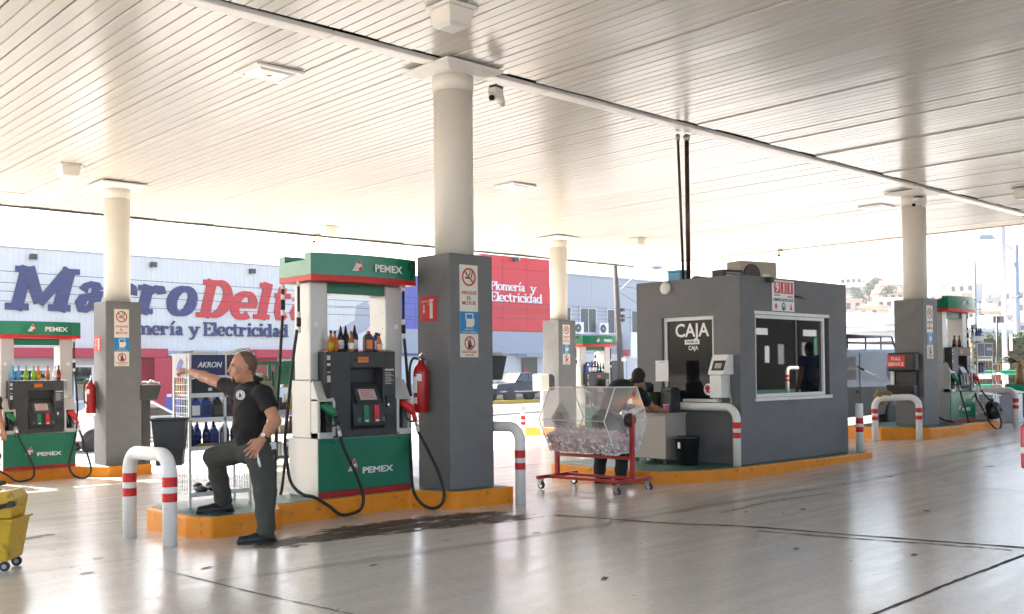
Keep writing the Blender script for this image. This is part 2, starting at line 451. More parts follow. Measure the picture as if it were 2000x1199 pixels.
strip('expansion_joint', [(12., 2.95), (9.2, 2.87), (7.70, 2.81), (6.4, 2.78), (5.27, 2.73), (3.2, 2.68), (1., 2.6)], .024, .004, 'deck', FLOOR, .35)
strip('expansion_joint', [(3.14, 7.4), (3.2, 5.96), (3.26, 5.3), (3.29, 4.96), (3.4, 4.0)], .012, .004, 'deck', FLOOR, .6)
strip('expansion_joint', [(7.3, 13.6), (8.8, 12.4), (9.6, 11.6)], .04, .004, 'deck', FLOOR, .5)
strip('expansion_joint', [(8.3, 5.9), (9.4, 6.0), (10.6, 5.9)], .02, .004, 'deck', FLOOR, .6)

def stain_mat(name, col, thr, sc, amax=.85, stretch=(1, 2.2, 1)):
    m = bpy.data.materials.new(name); m.use_nodes = True
    n, l = m.node_tree.nodes, m.node_tree.links; p = n['Principled BSDF']
    p.inputs['Base Color'].default_value = (*col, 1); p.inputs['Roughness'].default_value = .6
    tc = n.new('ShaderNodeTexCoord'); mp = n.new('ShaderNodeMapping'); mp.inputs['Scale'].default_value = stretch
    l.new(tc.outputs['Object'], mp.inputs[0])
    z = n.new('ShaderNodeTexNoise'); z.inputs['Scale'].default_value = sc; z.inputs['Detail'].default_value = 9; z.inputs['Roughness'].default_value = .72
    l.new(mp.outputs[0], z.inputs['Vector'])
    at = n.new('ShaderNodeAttribute'); at.attribute_name = 'fade'
    mm = n.new('ShaderNodeMath'); mm.operation = 'MULTIPLY_ADD'; l.new(at.outputs['Fac'], mm.inputs[0]); mm.inputs[1].default_value = .34
    l.new(z.outputs['Fac'], mm.inputs[2])
    r = n.new('ShaderNodeMapRange'); r.inputs['From Min'].default_value = thr; r.inputs['From Max'].default_value = thr+.13; r.inputs['To Max'].default_value = amax
    l.new(mm.outputs[0], r.inputs['Value']); l.new(r.outputs[0], p.inputs['Alpha'])
    M[name] = m
stain_mat('grime', (.050, .034, .022), .655, 5.2, .92)
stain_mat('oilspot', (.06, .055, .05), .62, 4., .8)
def stain(name, pts, w, m, dz=.003, n=10):
    P = catmull([(x, y, 0) for x, y in pts], n); v = []; fade = []; K = 8
    for i, p in enumerate(P):
        t = (P[min(i+1, len(P)-1)]-P[max(i-1, 0)]).normalized(); q = Vector((-t.y, t.x, 0))
        e = min(1, 4*min(i, len(P)-1-i)/len(P)*2)
        for k in range(K+1):
            s = k/K-.5; a = p+q*w*s; v.append((a.x, a.y, g(a.x, a.y)+dz)); fade.append(max(0, 1-abs(2*s)**1.5)*e)
    mb = MB(); mb.add(v, [(i*(K+1)+k, (i+1)*(K+1)+k, (i+1)*(K+1)+k+1, i*(K+1)+k+1)[::-1] for i in range(len(P)-1) for k in range(K)])
    o = obj(name, mb, m, FLOOR)
    at = o.data.attributes.new('fade', 'FLOAT', 'POINT'); at.data.foreach_set('value', fade)
    return o
stain('stain', [(3.9, 7.75), (4.5, 7.72), (5.2, 7.66), (5.9, 7.55), (6.5, 7.4), (7.2, 7.25)], .80, 'grime')
stain('stain', [(4.8, 7.95), (5.6, 7.95), (6.4, 7.85), (7.2, 7.6)], .6, 'grime', .0045)
stain('stain', [(2.85, 9.95), (3.1, 10.05), (3.3, 10.1)], .22, 'oilspot')
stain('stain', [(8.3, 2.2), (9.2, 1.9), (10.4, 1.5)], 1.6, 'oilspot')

stain_mat('spot', (.035, .03, .028), .38, 14., .9, (1, 1, 1))
for x, y, w_ in ((5.05, 4.55, .05), (6.9, 4.2, .04), (7.2, 3.4, .05), (3.4, 7.1, .05), (3.0, 8.2, .04), (2.7, 7.6, .05), (2.9, 9.0, .03), (9.0, 5.4, .06), (10.4, 6.3, .05), (9.6, 4.4, .06), (12.5, 6.2, .06), (14.2, 5.6, .07), (6.2, 6.4, .04), (5.4, 6.7, .035), (4.3, 6.2, .04), (8.3, 7.4, .05), (7.9, 6.6, .035), (8.0, 2.6, .05), (9.1, 2.3, .07), (8.7, 1.9, .06)):
    a = rnd.uniform(-.6, .6); stain('stain', [(x-w_*math.cos(a), y-w_*math.sin(a)), (x, y), (x+w_*math.cos(a), y+w_*math.sin(a))], w_*.8, 'spot', .0055, 4)
stain_mat('tyre', (.20, .19, .175), .66, 5., .22, (.6, 3, 1))
for pts, w_ in (([(2.5, 6.6), (6, 6.3), (10, 6.3), (15, 6.2)], .30), ([(9, 2.2), (12, 2.3), (16, 2.4)], .35), ([(6, 12.2), (9, 12.3), (13, 12.2)], .3), ([(14, 6.8), (18, 6.7), (24, 6.9)], .35)): stain('tyre_mark', pts, w_, 'tyre', .0025, 14)
# ------------------------------------------------------------------ islands
def offset_poly(P, d):
    out = []; n = len(P)
    for i in range(n):
        a, b, c = Vector(P[i-1]), Vector(P[i]), Vector(P[(i+1) % n])
        n1 = Vector((-(b-a).y, (b-a).x)).normalized(); n2 = Vector((-(c-b).y, (c-b).x)).normalized()
        m_ = (n1+n2); m_ = m_/max(.35, m_.length_squared/2)
        out.append(tuple(b+m_*d*.5*2*.5*2 if False else b+m_*d*.5*1.0*1.0 if False else b+(n1+n2)/max(.6, (1+n1.dot(n2)))*d))
    return out
def island(name, label, poly, top, base, group='kerbed concrete islands'):
    c = (sum(p[0] for p in poly)/len(poly), sum(p[1] for p in poly)/len(poly))
    t = thing(name, label, 'kerb island', (c[0], c[1], base), 0, group)
    mb = MB(inv(t)); mb.prism(poly, base-.12, top, 'xy'); obj('kerb', mb, 'kerb', t, .022, seg=3)
    mb = MB(inv(t)); mb.prism(offset_poly(poly, .05), top-.03, top+.004, 'xy'); obj('painted_top', mb, 'islegreen', t)
    return t
ISL_A = [(3.98, 8.72), (4.10, 8.45), (4.76, 8.45), (4.88, 8.58), (4.98, 8.80), (6.58, 8.80), (6.72, 8.52), (6.86, 8.28), (7.62, 8.22), (7.66, 9.72),
         (6.95, 9.74), (6.72, 9.62), (6.58, 9.52), (4.98, 9.52), (4.80, 9.78), (4.14, 9.80), (3.98, 9.6)]
island('pump_island', 'yellow kerbed island carrying pump 9 and the man\'s raised foot', ISL_A, .2, 0)
island('pump_island', 'yellow kerbed island carrying pump 15 at the far left', [(x-.25, y+9.3) for x, y in ISL_A], g(6.5, 18.1)+.2, g(6.5, 18.1))
mir = [(2*7.2-x, y) for x, y in ISL_A][::-1]
island('pump_island', 'yellow kerbed island under the far pump 13 behind the raffle drum', [(x+11.17, y+9.3) for x, y in mir], g(18.5, 18)+.2, g(18.5, 18))
ISL_D = [(17.80, 9.0), (18.15, 8.22), (19.55, 8.12), (19.8, 8.32), (21.5, 8.25), (21.62, 9.7), (19.3, 9.9), (17.95, 9.8)]
island('pump_island', 'yellow kerbed island with pump 7 and black bags on the right', ISL_D, g(19, 8.5)+.2, g(19, 8.5))
ISL_K = [(10.03, 8.49), (10.07, 8.25), (10.25, 8.04), (10.6, 7.84), (11.2, 7.70), (12.4, 7.66), (14.7, 7.58), (14.9, 7.75), (14.9, 10.15), (10.15, 10.15), (10.03, 9.9)]
island('kiosk_island', 'low yellow kerbed island under the grey cashier kiosk', ISL_K, .175, .03)

# ------------------------------------------------------------------ canopy
CZ = 4.95; CX0, CX1, CY0, CY1 = -5.2, 25.6, -5.5, 21.65
can = thing('canopy', 'big flat white ribbed canopy roof covering the whole filling station', 'canopy', (9, 8, CZ))
T = inv(can)
PW = .4555
def panel_mesh(y0, y1):
    mb = MB()
    pr = [(.010, .05), (.010, .007), (.015, 0), (.142, 0), (.147, .016), (.157, .016), (.162, 0), (.293, 0), (.298, .016), (.308, .016), (.313, 0), (PW-.015, 0), (PW-.010, .007), (PW-.010, .05)]
    n = len(pr)
    mb.add([(x, y0, z) for x, z in pr]+[(x, y1, z) for x, z in pr], [(i, i+1, n+i+1, n+i) for i in range(n-1)])
    return mesh('soffit_panel', mb, ['soffit'])
me_a, me_b = panel_mesh(0, 8.45-CY0), panel_mesh(0, CY1-.1-8.79)
k0 = math.ceil((CX0-3.239)/PW)
for k in range(k0, int((CX1-3.239)/PW)):
    for me_, y in ((me_a, CY0), (me_b, 8.79)):
        o = obj('soffit_panel', me_, None, can)
        o.location = (3.239+k*PW-9, y-8, rnd.uniform(-.002, .003))
        o.rotation_euler = (rnd.uniform(-.0008, .0008), rnd.uniform(-.012, .012), 0)
mb = MB(T); mb.box(CX0, CX1, CY0, CY1, CZ+.09, CZ+.13); obj('deck', mb, 'deck', can)
mb = MB(T); mb.box(CX0-.1, CX1+.1, CY0-.1, CY1+.1, CZ+.86, CZ+.96); obj('roof', mb, 'galv', can)
for x0, x1, y0, y1 in ((CX0-.08, CX1+.08, CY1, CY1+.06), (CX0-.08, CX1+.08, CY0-.06, CY0), (CX0-.06, CX0, CY0, CY1), (CX1, CX1+.06, CY0, CY1)):
    mb = MB(T); mb.box(x0, x1, y0, y1, CZ-.02, CZ+.85); obj('fascia', mb, 'trim', can)
mb = MB(T); mb.box(CX0, CX1-.01, CY1-.09, CY1-.001, CZ-.035, CZ+.06); obj('edge_channel', mb, 'deck', can)
mb = MB(T); mb.box(CX1-.05, CX1-.001, CY0, CY1-.1, CZ-.03, CZ+.06); obj('edge_channel', mb, 'housetan', can)
for i in range(-4, 6):
    a, b = 5.5+3.1*i, 5.5+3.1*(i+1)-.015
    a, b = max(a, CX0), min(b, CX1)
    mb = MB(T); mb.prism([(8.545, CZ-.025), (8.57, CZ-.03), (8.72, CZ-.024), (8.78, CZ-.006), (8.78, CZ+.03), (8.72, CZ+.03), (8.545, CZ+.02)], a, b, 'yz'); obj('trim', mb, 'trim', can)

# ------------------------------------------------------------------ columns
def column(label, x, y, top_z=2.8):
    z = g(x, y)
    t = thing('canopy_column', label, 'column', (x, y, z), 0, 'columns holding up the canopy')
    mb = MB(inv(t))
    mb.box(x-.318, x+.318, y-.29, y+.29, z+.19, top_z); obj('plinth', mb, 'plinth', t, .012)
    mb = MB(inv(t)); mb.lathe([(.224, top_z-.02), (.224, CZ-.28)], 28, (x, y, 0)); obj('shaft', mb, 'shaft', t)
    mb = MB(inv(t)); mb.lathe([(.236, CZ-.28), (.236, CZ-.10)], 28, (x, y, 0)); obj('collar', mb, 'shaft', t)
    mb = MB(inv(t)); h = .405
    mb.frustum((x-.25, x+.25, y-.25, y+.25, CZ-.10), (x-h, x+h, y-h, y+h, CZ-.052)); mb.box(x-h-.006, x+h+.006, y-h-.006, y+h+.006, CZ-.052, CZ-.022)
    obj('capital', mb, 'trim', t)
    return t
column('nearest canopy column, grey square base beside pump 9', 7.203, 8.73)
column('canopy column right behind pump 15 with red extinguisher on its left side', 6.953, 18.03)
column('far canopy column behind the clear raffle drum', 18.373, 18.03)
column('canopy column on the right island with black wash box on its base', 19.153, 8.93)

# ------------------------------------------------------------------ lamps and cameras under the canopy
def lamp_box(label, x, y):
    t = thing('canopy_light', label, 'ceiling light', (x, y, CZ), 0, 'lights under the canopy')
    mb = MB(); mb.box(-.18, .18, -.18, .18, -.035, -.005); obj('mounting_plate', mb, 'trim', t)
    mb = MB(); mb.frustum((-.13, .13, -.13, .13, -.19), (-.155, .155, -.155, .155, -.036)); obj('housing', mb, 'cream', t, .012)
    mb = MB(); mb.frustum((-.09, .09, -.09, .09, -.212), (-.12, .12, -.12, .12, -.191)); obj('lens', mb, 'lampglass', t)
    mb = MB(); mb.cyl((-.08, .02, -.2), (.02, -.04, -.2), .012, n=8); obj('bulb', mb, 'chrome', t)
def lamp_flat(label, x, y):
    t = thing('canopy_light', label, 'ceiling light', (x, y, CZ), 0, 'lights under the canopy')
    mb = MB(); a, b = .30, .27
    for q in ((-a, a, -b, -b+.06), (-a, a, b-.06, b), (-a, -a+.07, -b+.06, b-.06), (a-.07, a, -b+.06, b-.06)): mb.box(*q, -.03, -.005)
    obj('frame', mb, 'whiteclean', t)
    mb = MB(); mb.frustum((-.19, .19, -.17, .17, -.045), (-.228, .228, -.208, .208, -.012)); obj('diffuser', mb, 'lampglass', t, .01)
    mb = MB(); mb.lathe([(.0, -.052), (.03, -.052), (.035, -.046)], 12); obj('hub', mb, 'silver', t)
lamp_flat('flat square canopy light left of the nearest column', 5.66, 10.17)
lamp_flat('flat square canopy light right of the nearest column', 12.6, 13.48)
lamp_flat('flat square canopy light at the left edge of the frame', 5.72, 20.33)
lamp_flat('flat square canopy light left of the right-hand column', 20.27, 10.27)
lamp_box('box lamp directly above the nearest column at the top edge', 5.95, 7.22)
lamp_box('box lamp hanging left of the column behind pump 15', 5.70, 16.85)
lamp_box('box lamp above pump 9 near the far canopy edge', 12.75, 20.15)
lamp_box('box lamp between the far column and the kiosk conduits', 20.2, 16.9)
lamp_box('box lamp at the right edge of the frame', 20.5, 7.35)
def cctv(label, x, y, z, rz):
    t = thing('security_camera', label, 'security camera', (x, y, z), rz, 'twin security cameras under the canopy')
    mb = MB(); mb.box(-.07, .07, -.05, .05, -.03, 0); obj('bracket', mb, 'dark', t)
    mb = MB(); mb.box(-.09, .07, -.055, .055, -.16, -.03); obj('junction_box', mb, 'cream', t, .012)
    for s, a in ((1, .5), (-1, -.6)):
        mb = MB(); d = Vector((math.cos(a), math.sin(a), -.35)).normalized()*s if s > 0 else Vector((-math.cos(a), math.sin(a), -.55)).normalized()
        p = Vector((.08*s, 0, -.12)); mb.cyl(p-d*.03, p+d*.13, .042, n=12); h = obj('camera_head', mb, 'cream', t)
        mb = MB(); mb.cyl(p+d*.131, p+d*.135, .034, n=12); obj('lens', mb, 'gloss', h)
cctv('twin camera on the nearest column\'s capital', 7.62, 8.45, CZ-.17, .2)
cctv('twin camera on the right-hand column\'s capital', 18.78, 8.66, CZ-.17, -.4)
cctv('twin camera at the far canopy edge above pump 9', 13.3, 21.45, CZ-.02, 0)
cctv('twin camera at the canopy edge above the kiosk roof', 25.4, 15.85, CZ-.02, 0)
t = thing('conduit_pole', 'thicker dark conduit from kiosk roof up to canopy', 'conduit', (11.74, 8.86, 2.72), 0, 'conduits rising from the kiosk')
mb = MB(inv(t)); mb.lathe([(.034, 2.70), (.034, CZ-.02)], 10, (11.74, 8.86, 0)); obj('pipe', mb, 'darkbrown', t)
mb = MB(inv(t)); mb.lathe([(.048, CZ-.12), (.048, CZ-.03)], 10, (11.74, 8.86, 0)); obj('coupling', mb, 'steel', t)
t = thing('conduit_pole', 'thinner leaning conduit beside the thicker one on kiosk roof', 'conduit', (11.70, 8.92, 2.72), 0, 'conduits rising from the kiosk')
mb = MB(inv(t)); mb.ring([(11.70, 8.92, 2.70), (11.64, 8.92, 4.2), (11.62, 8.93, CZ-.02)], .020, 8); obj('pipe', mb, 'darkbrown', t)
mb = MB(inv(t)); mb.lathe([(.032, CZ-.12), (.032, CZ-.03)], 10, (11.62, 8.93, 0)); obj('coupling', mb, 'steel', t)
# ------------------------------------------------------------------ slab-serif lettering built as solid strokes
def glyph(ch, w):
    s, q = .48*w, .42*w; S = []; c = q+w/2
    def ser(x, y, l=1, r=1): S.append([(x-w/2-q*l, y, s), (x+w/2+q*r, y, s)])
    def arc(cx, cy, rx, ry, a0, a1, wv, wh, n=18):
        out = []
        for i in range(n+1):
            a = R_(a0+(a1-a0)*i/n); k = abs(math.cos(a)); out.append((cx+rx*math.cos(a), cy+ry*math.sin(a), wv*k+wh*(1-k)))
        S.append(out)
    h = w*.62
    if ch in 'lií':
        top = 1.42 if ch == 'l' else 1.0
        S.append([(c, 0, w), (c, top, w)]); ser(c, s/2); ser(c, top-s/2, 1, -.9); adv = 2*c
        if ch == 'i': S.append([(c, 1.16, w*1.05), (c, 1.16+w*.9, w*1.05)])
        if ch == 'í': S.append([(c-.08, 1.14, w*.6), (c+.26, 1.52, w*.7)])
    elif ch == 'r':
        S.append([(c, 0, w), (c, 1, w)]); ser(c, s/2); ser(c, 1-s/2, 1, -.9)
        S.append([(c, .55, h), (c+.10, .76, h), (c+.28, .88, h*1.1), (c+.50, .84, w*.95), (c+.56, .70, w*.9)]); adv = 2*c+.48
    elif ch == 'm':
        for i in range(3):
            x = c+i*(w+.36); S.append([(x, 0, w), (x, (1 if i == 0 else .72), w)]); ser(x, s/2, .7, .7)
            if i < 2: S.append([(x, .55, h), (x+.12, .8, h), (x+(w+.36)*.55, .92, h), (x+(w+.36)*.9, .84, w*.8), (x+w+.36, .68, w)])
        ser(c, 1-s/2, 1, -.9); adv = 2*c+2*(w+.36)
    elif ch == 'a':
        x = .52+w*.55
        S.append([(x, .74, w), (x, .16, w), (x+.04, .10, w)]); S.append([(x+.02, s/2, s), (x+w*.5+q, s/2, s)])
        S.append([(.10+w*.35, .70, w*.85), (.18+w*.3, .86, h), (.45, .93, h*.9), (x-.08, .88, w*.8), (x, .72, w)])
        S.append([(x, .52, h*.8), (.50, .53, h*.8), (.22+w*.2, .44, w*.85), (.06+w*.5, .27, w), (.20+w*.3, .09, h*1.1), (.5, .07, h*.8), (x, .22, h*.7)]); adv = x+w/2+q+.02
    elif ch in 'co':
        cx, rx = .40+w*.32, .40
        if ch == 'o': arc(cx, .5, rx, .44, 0, 360, w, h*.8, 28)
        else:
            arc(cx, .5, rx, .44, 42, 318, w, h*.85, 24); S.append([(cx+rx*.78, .88, w*.6), (cx+rx*.86, .62, w*.75)])
        adv = cx*2-(.1 if ch == 'c' else 0)
    elif ch == 'e':
        cx, rx = .40+w*.32, .40
        arc(cx, .5, rx, .44, 0, 312, w, h*.85, 26); S.append([(cx-rx, .5, h*.7), (cx+rx+w*.4, .5, h*.7)]); adv = cx*2-.04
    elif ch == 't':
        c = .12+w/2; S.append([(c, 1.28, w*.8), (c, .95, w), (c, .30, w), (c+.08, .12, w*.9), (c+.26, .07, h), (c+.42, .18, h*.7)]); S.append([(0, .93, s*1.1), (c+.44, .93, s*1.1)]); adv = c+.46
    elif ch == 'd':
        cx = .36+w*.32; x = cx+.40
        arc(cx, .5, .36, .44, 30, 330, w, h*.8, 22); S.append([(x, 0, w), (x, 1.42, w)]); ser(x, 1.42-s/2, 1, -.9); S.append([(x, s/2, s), (x+w/2+q, s/2, s)]); adv = x+w/2+q
    elif ch == 'D':
        S.append([(c, 0, w), (c, 1.42, w)]); S.append([(0, s/2, s), (c+.35, s/2, s)]); S.append([(0, 1.42-s/2, s), (c+.35, 1.42-s/2, s)])
        arc(c+.30, .71, .52, .71-s/2, -90, 90, w*1.05, s*1.1, 20); adv = c+.82+w*.55
    elif ch == 'P':
        S.append([(c, 0, w), (c, 1.42, w)]); ser(c, s/2); S.append([(0, 1.42-s/2, s), (c+.3, 1.42-s/2, s)]); S.append([(c, .60, s), (c+.3, .60, s)])
        arc(c+.28, 1.01, .38, .41-s/2, -90, 90, w, s, 16); adv = c+.66+w*.5
    elif ch == 'E':
        S.append([(c, 0, w), (c, 1.42, w)])
        for y, l in ((s/2, .80), (.72, .55), (1.42-s/2, .76)): S.append([(0 if y != .72 else c, y, s), (c+l, y, s)])
        S.append([(c+.78, .02, s*.9), (c+.78, .36, s*.9)]); S.append([(c+.74, 1.40, s*.9), (c+.74, 1.08, s*.9)]); S.append([(c+.5, .56, s*.8), (c+.5, .90, s*.8)]); adv = c+.84
    elif ch == 'M':
        x2 = c+1.22+w*.4; S.append([(c, 0, w*.95), (c, 1.42, w*.95)]); S.append([(x2, 0, w*1.1), (x2, 1.42, w*1.1)])
        ser(c, s/2); ser(x2, s/2); S.append([(0, 1.42-s/2, s), (c+.1, 1.42-s/2, s)]); S.append([(x2-.1, 1.42-s/2, s), (x2+w/2+q, 1.42-s/2, s)])
        S.append([(c+.02, 1.40, w*1.05), ((c+x2)/2, .22, w*.9)]); S.append([((c+x2)/2, .20, w*.75), (x2-.02, 1.40, w*.8)]); adv = x2+w/2+q
    elif ch == 'y':
        S.append([(.20, .96, w), (.55, .1, w*.8)]); S.append([(.92, .96, h), (.46, -.22, h), (.30, -.38, h), (.10, -.36, h*1.1)])
        S.append([(0, 1-s/2, s), (.44, 1-s/2, s)]); S.append([(.70, 1-s/2, s), (1.12, 1-s/2, s)]); adv = 1.10
    else: adv = .45
    return S, adv
def letter_mb(ch, w, size, shear, depth, origin, wx=1.):
    """stands on a wall facing -Y; origin = lower left on the wall"""
    S, adv = glyph(ch, w); mb = MB(); ox, oy, oz = origin
    for k, st in enumerate(S):
        P = [Vector((x+shear*y, y)) for x, y, _ in st]; v = []; n = len(st); d = depth+.003*k
        for i in range(n):
            t = (P[min(i+1, n-1)]-P[max(i-1, 0)]).normalized(); nr = Vector((-t.y, t.x))
            for sg in (.5, -.5):
                p = P[i]+nr*st[i][2]*sg; v.append((ox+p.x*size*wx, oy-d, oz+p.y*size))
        m_ = len(v); v += [(x, oy-.001*k, z) for x, y, z in v]
        fs = []
        for i in range(n-1):
            a, b, c, d_ = 2*i, 2*i+1, 2*i+3, 2*i+2
            fs += [(a, b, c, d_), (b, m_+b, m_+c, c), (m_+a, a, d_, m_+d_)]
        fs += [(1, 0, m_, m_+1), (2*n-2, 2*n-1, m_+2*n-1, m_+2*n-2)]
        mb.add(v, fs)
    return mb, adv*size*wx
def sign_letters(parent, s, x0, x1, z0, size, w, shear, y, depth, mats, sp=.08, name='letter'):
    """spreads the word between x0 and x1"""
    L = [glyph(c, w)[1] for c in s]; tot = sum(L)+sp*(len(s)-1); k = (x1-x0)/(tot*size); x = x0
    ipos = inv(parent)
    for i, c in enumerate(s):
        if c != ' ':
            mb, adv = letter_mb(c, w, size, shear, depth, (x, y, z0), k)
            mb.v = [tuple(ipos @ Vector(p)) for p in mb.v]
            obj(name, mb, mats(i) if callable(mats) else mats, parent)
        x += (L[i]+sp)*size*k

# ------------------------------------------------------------------ shops across the street
FY = 49.0
def zb(x): return g(x, FY)-.1
st = thing('store_building', 'long pale corrugated hardware store with blue and red raised letters', 'store', (20, FY, zb(20)))
T = inv(st)
mb = MB(T); per = .27; n = int(43.3/per); pr = []
for i in range(n):
    x = -8+i*per; pr += [(x, FY), (x+per*.72, FY), (x+per*.80, FY+.012), (x+per*.94, FY+.012)]
m_ = len(pr); mb.add([(x, y, 2.7) for x, y in pr]+[(x, y, 7.36) for x, y in pr], [(i, i+1, m_+i+1, m_+i) for i in range(m_-1)]); obj('corrugated_wall', mb, 'facade', st)
mb = MB(T); mb.box(-8, 35.3, FY-.04, FY+.12, 7.36, 7.44); obj('coping', mb, 'greyblue', st)
mb = MB(T); mb.box(-8, 66, FY+.12, FY+22, zb(-8)-.6, 7.3); obj('rear_block', mb, 'facadelow', st)
sign_letters(st, 'Macro', 13.73, 22.75, 4.56, 1.40, .40, .26, FY, .09, 'letterblue', .04)
sign_letters(st, 'Delta', 22.92, 29.75, 4.48, 1.36, .40, .26, FY, .09, 'letterred', .04)
sign_letters(st, 'Plomería', 18.5, 22.25, 3.52, .47, .30, .0, FY, .10, 'letterblue', .05)
sign_letters(st, 'y', 22.55, 23.15, 3.52, .47, .30, .0, FY, .10, 'letterblue')
sign_letters(st, 'Electricidad', 23.35, 28.35, 3.52, .50, .30, .0, FY, .10, 'letterblue', .05)
# faded swoosh painted on the wall
mb = MB(T)
mb.prism([(30.2, 6.3), (31.2, 6.9), (33., 6.0), (31.6, 5.9)], FY-.008, FY-.002, 'xz', 0); mb.prism([(30., 3.1), (31.8, 3.3), (33.6, 4.0), (34.4, 4.9), (33.6, 5.7), (32.9, 5.4), (32.8, 4.6), (31.4, 3.9)], FY-.012, FY-.004, 'xz', 1)
mb.prism([(30., 2.72), (31.6, 2.8), (30.2, 3.3)], FY-.016, FY-.008, 'xz', 0)
obj('painted_swoosh', mb, ['wallblue', 'greyblue'], st)
# blue and red tower panels
k = 0
for i, x in enumerate((35.3, 37.1, 38.9, 40.7)):
    for z0, z1 in ((2.5, 4.7), (4.7, 7.4)):
        mb = MB(T); mb.box(x+.01, x+1.79, FY-.22, FY+.1, z0+.01, z1-.01); obj('blue_panel', mb, 'wallblue', st)
for x in (42.5, 44.35, 46.55):
    wd_ = {42.5: 1.85, 44.35: 2.2, 46.55: 2.25}[x]
    for z0, z1 in ((4.18, 5.55), (5.55, 8.3), (8.3, 9.16)):
        mb = MB(T); mb.box(x+.012, x+wd_-.012, FY-.25, FY+.1, z0+.012, z1-.012); obj('red_panel', mb, 'wallred', st)
mb = MB(T); mb.box(42.5, 48.8, FY-.19, FY+4, 4.18, 9.12); obj('tower_core', mb, 'wallred', st)
sign_letters(st, 'Plomería', 43.27, 46.35, 6.82, .40, .22, 0, FY-.25, .06, 'whiteclean', .04)
sign_letters(st, 'y', 46.85, 47.45, 6.78, .40, .22, 0, FY-.25, .06, 'whiteclean')
sign_letters(st, 'Electricidad', 43.27, 47.98, 6.07, .44, .22, 0, FY-.25, .06, 'whiteclean', .04)
mb = MB(T); mb.box(36, 50.6, FY-.35, FY+.1, 2.66, 4.15); obj('grey_band', mb, 'greyband', st)
# ground floor
mb = MB(T); mb.box(25.3, 50.6, FY-.05, FY+.1, zb(25)-.5, 2.66); mb.box(-8, 21.2, FY-.05, FY+.1, zb(-8)-.5, 2.7); mb.box(21.2, 25.3, FY+.05, FY+.11, zb(20)-.5, 2.7)
obj('ground_floor_wall', mb, 'facadelow', st)
mb = MB(T); mb.box(36, 45.9, FY-.09, FY-.052, zb(36)-.3, .75); obj('skirting', mb, 'greyband', st)
for a, b in ((-8, 21.08), (25.95, 35.2)):
    mb = MB(T); mb.box(a, b, FY-.9, FY-.06, 2.36, 2.80); obj('red_awning', mb, 'awnred', st, .02)
for a, b, z1 in ((17.9, 21.0, 2.34), (25.95, 27.6, 2.34), (9.5, 12.6, 1.2), (6.0, 9.5, 2.3)):
    mb = MB(T); mb.box(a, b, FY-.16, FY-.055, zb(a), z1); obj('red_wall_panel', mb, 'awnred', st, .01)
mb = MB(T); mb.box(21.1, 25.2, FY-1.1, FY-.9, 2.45, 2.52); obj('porch_edge', mb, 'whiteclean', st); mb = MB(T); mb.box(21.1, 25.9, FY-.8, FY-.1, 2.50, 2.62); obj('porch_roof', mb, 'greyband', st)
def far_window(x0, x1, z0, z1, pane='windowglass', fr='whiteclean', mull=True, y=FY-.06, d=.07):
    m1 = MB(T); b = .10
    m1.box(x0, x1, y-d, y, z1-b, z1); m1.box(x0, x1, y-d, y, z0, z0+b); m1.box(x0, x0+b, y-d, y, z0+b, z1-b); m1.box(x1-b, x1, y-d, y, z0+b, z1-b)
    if mull: m1.box((x0+x1)/2-.03, (x0+x1)/2+.03, y-d, y, z0+b, z1-b)
    f = obj('window', m1, fr, st); m2 = MB(T); m2.box(x0+b, x1-b, y-d*.5, y-d*.3, z0+b, z1-b); obj('pane', m2, pane, f)
far_window(13.0, 15.7, .35, 1.85); far_window(15.9, 17.7, .2, 2.0); far_window(27.9, 29.8, 1.2, 2.3); far_window(30.3, 34.5, .4, 2.25, mull=True); far_window(2, 5.5, .2, 2.1)
for a, b in ((46.2, 47.6),):
    mb = MB(T); mb.box(a, b, FY-.15, FY-.055, zb(a), 2.4); d = obj('door', mb, 'dark', st); mb = MB(T); mb.box(a+.15, a+.6, FY-.17, FY-.152, .6, 1.6); obj('pane', mb, 'awnred', d)
mb = MB(T); mb.box(45.6, 48.2, FY-1.2, FY-.36, 2.45, 2.62); obj('door_canopy', mb, 'greyband', st)
# billboard with battery picture beside the porch
bb = thing('poster_board', 'red and grey poster board with colour wheel and battery picture', 'poster', (21.9, FY-1.3, zb(22)), 0)
mb = MB(inv(bb)); mb.box(20.2, 23.6, FY-1.33, FY-1.28, zb(22), 2.35); obj('board', mb, 'awnred', bb)
mb = MB(inv(bb)); F0 = frame((20.2, FY-1.33, zb(22)), X_, Z_); mb.T = inv(bb) @ F0
mb.face([(1.35, .0, .004), (3.4, 0, .004), (3.4, 2.9, .004), (2.1, 2.9, .004)], 0); rect(mb, .55, 3.4, .1, .95, .008, 1)
disc(mb, (1.85, 2.15), .42, .012, 2, 24); disc(mb, (1.85, 2.15), .30, .016, 3, 24)
for a0, mi in ((0, 4), (2, 5), (4, 6)):
    mb.face([(1.85, 2.15, .02)]+[(1.85+.27*math.cos(a0+i*.35), 2.15+.27*math.sin(a0+i*.35), .02) for i in range(7)], mi)
disc(mb, (1.15, 1.28), .16, .012, 5, 16); disc(mb, (1.5, 1.28), .16, .012, 5, 16); rect(mb, 1.0, 1.6, 1.5, 1.72, .012, 5)
for i in range(6): rect(mb, .6+i*.38, .85+i*.38, .98, 1.12, .012, 6 if i % 2 else 2)
mb.face([(1.3, .15, .014), (3.1, .15, .014), (3.2, .75, .014), (2.9, .95, .014), (1.6, .9, .014), (1.25, .6, .014)], 7); rect(mb, 1.7, 1.9, .2, .6, .018, 3)
obj('print', mb, ['greyblue', 'wallblue', 'whiteclean', 'greyblue', 'letterred', 'yellow', 'letterblue', 'dark'], bb)
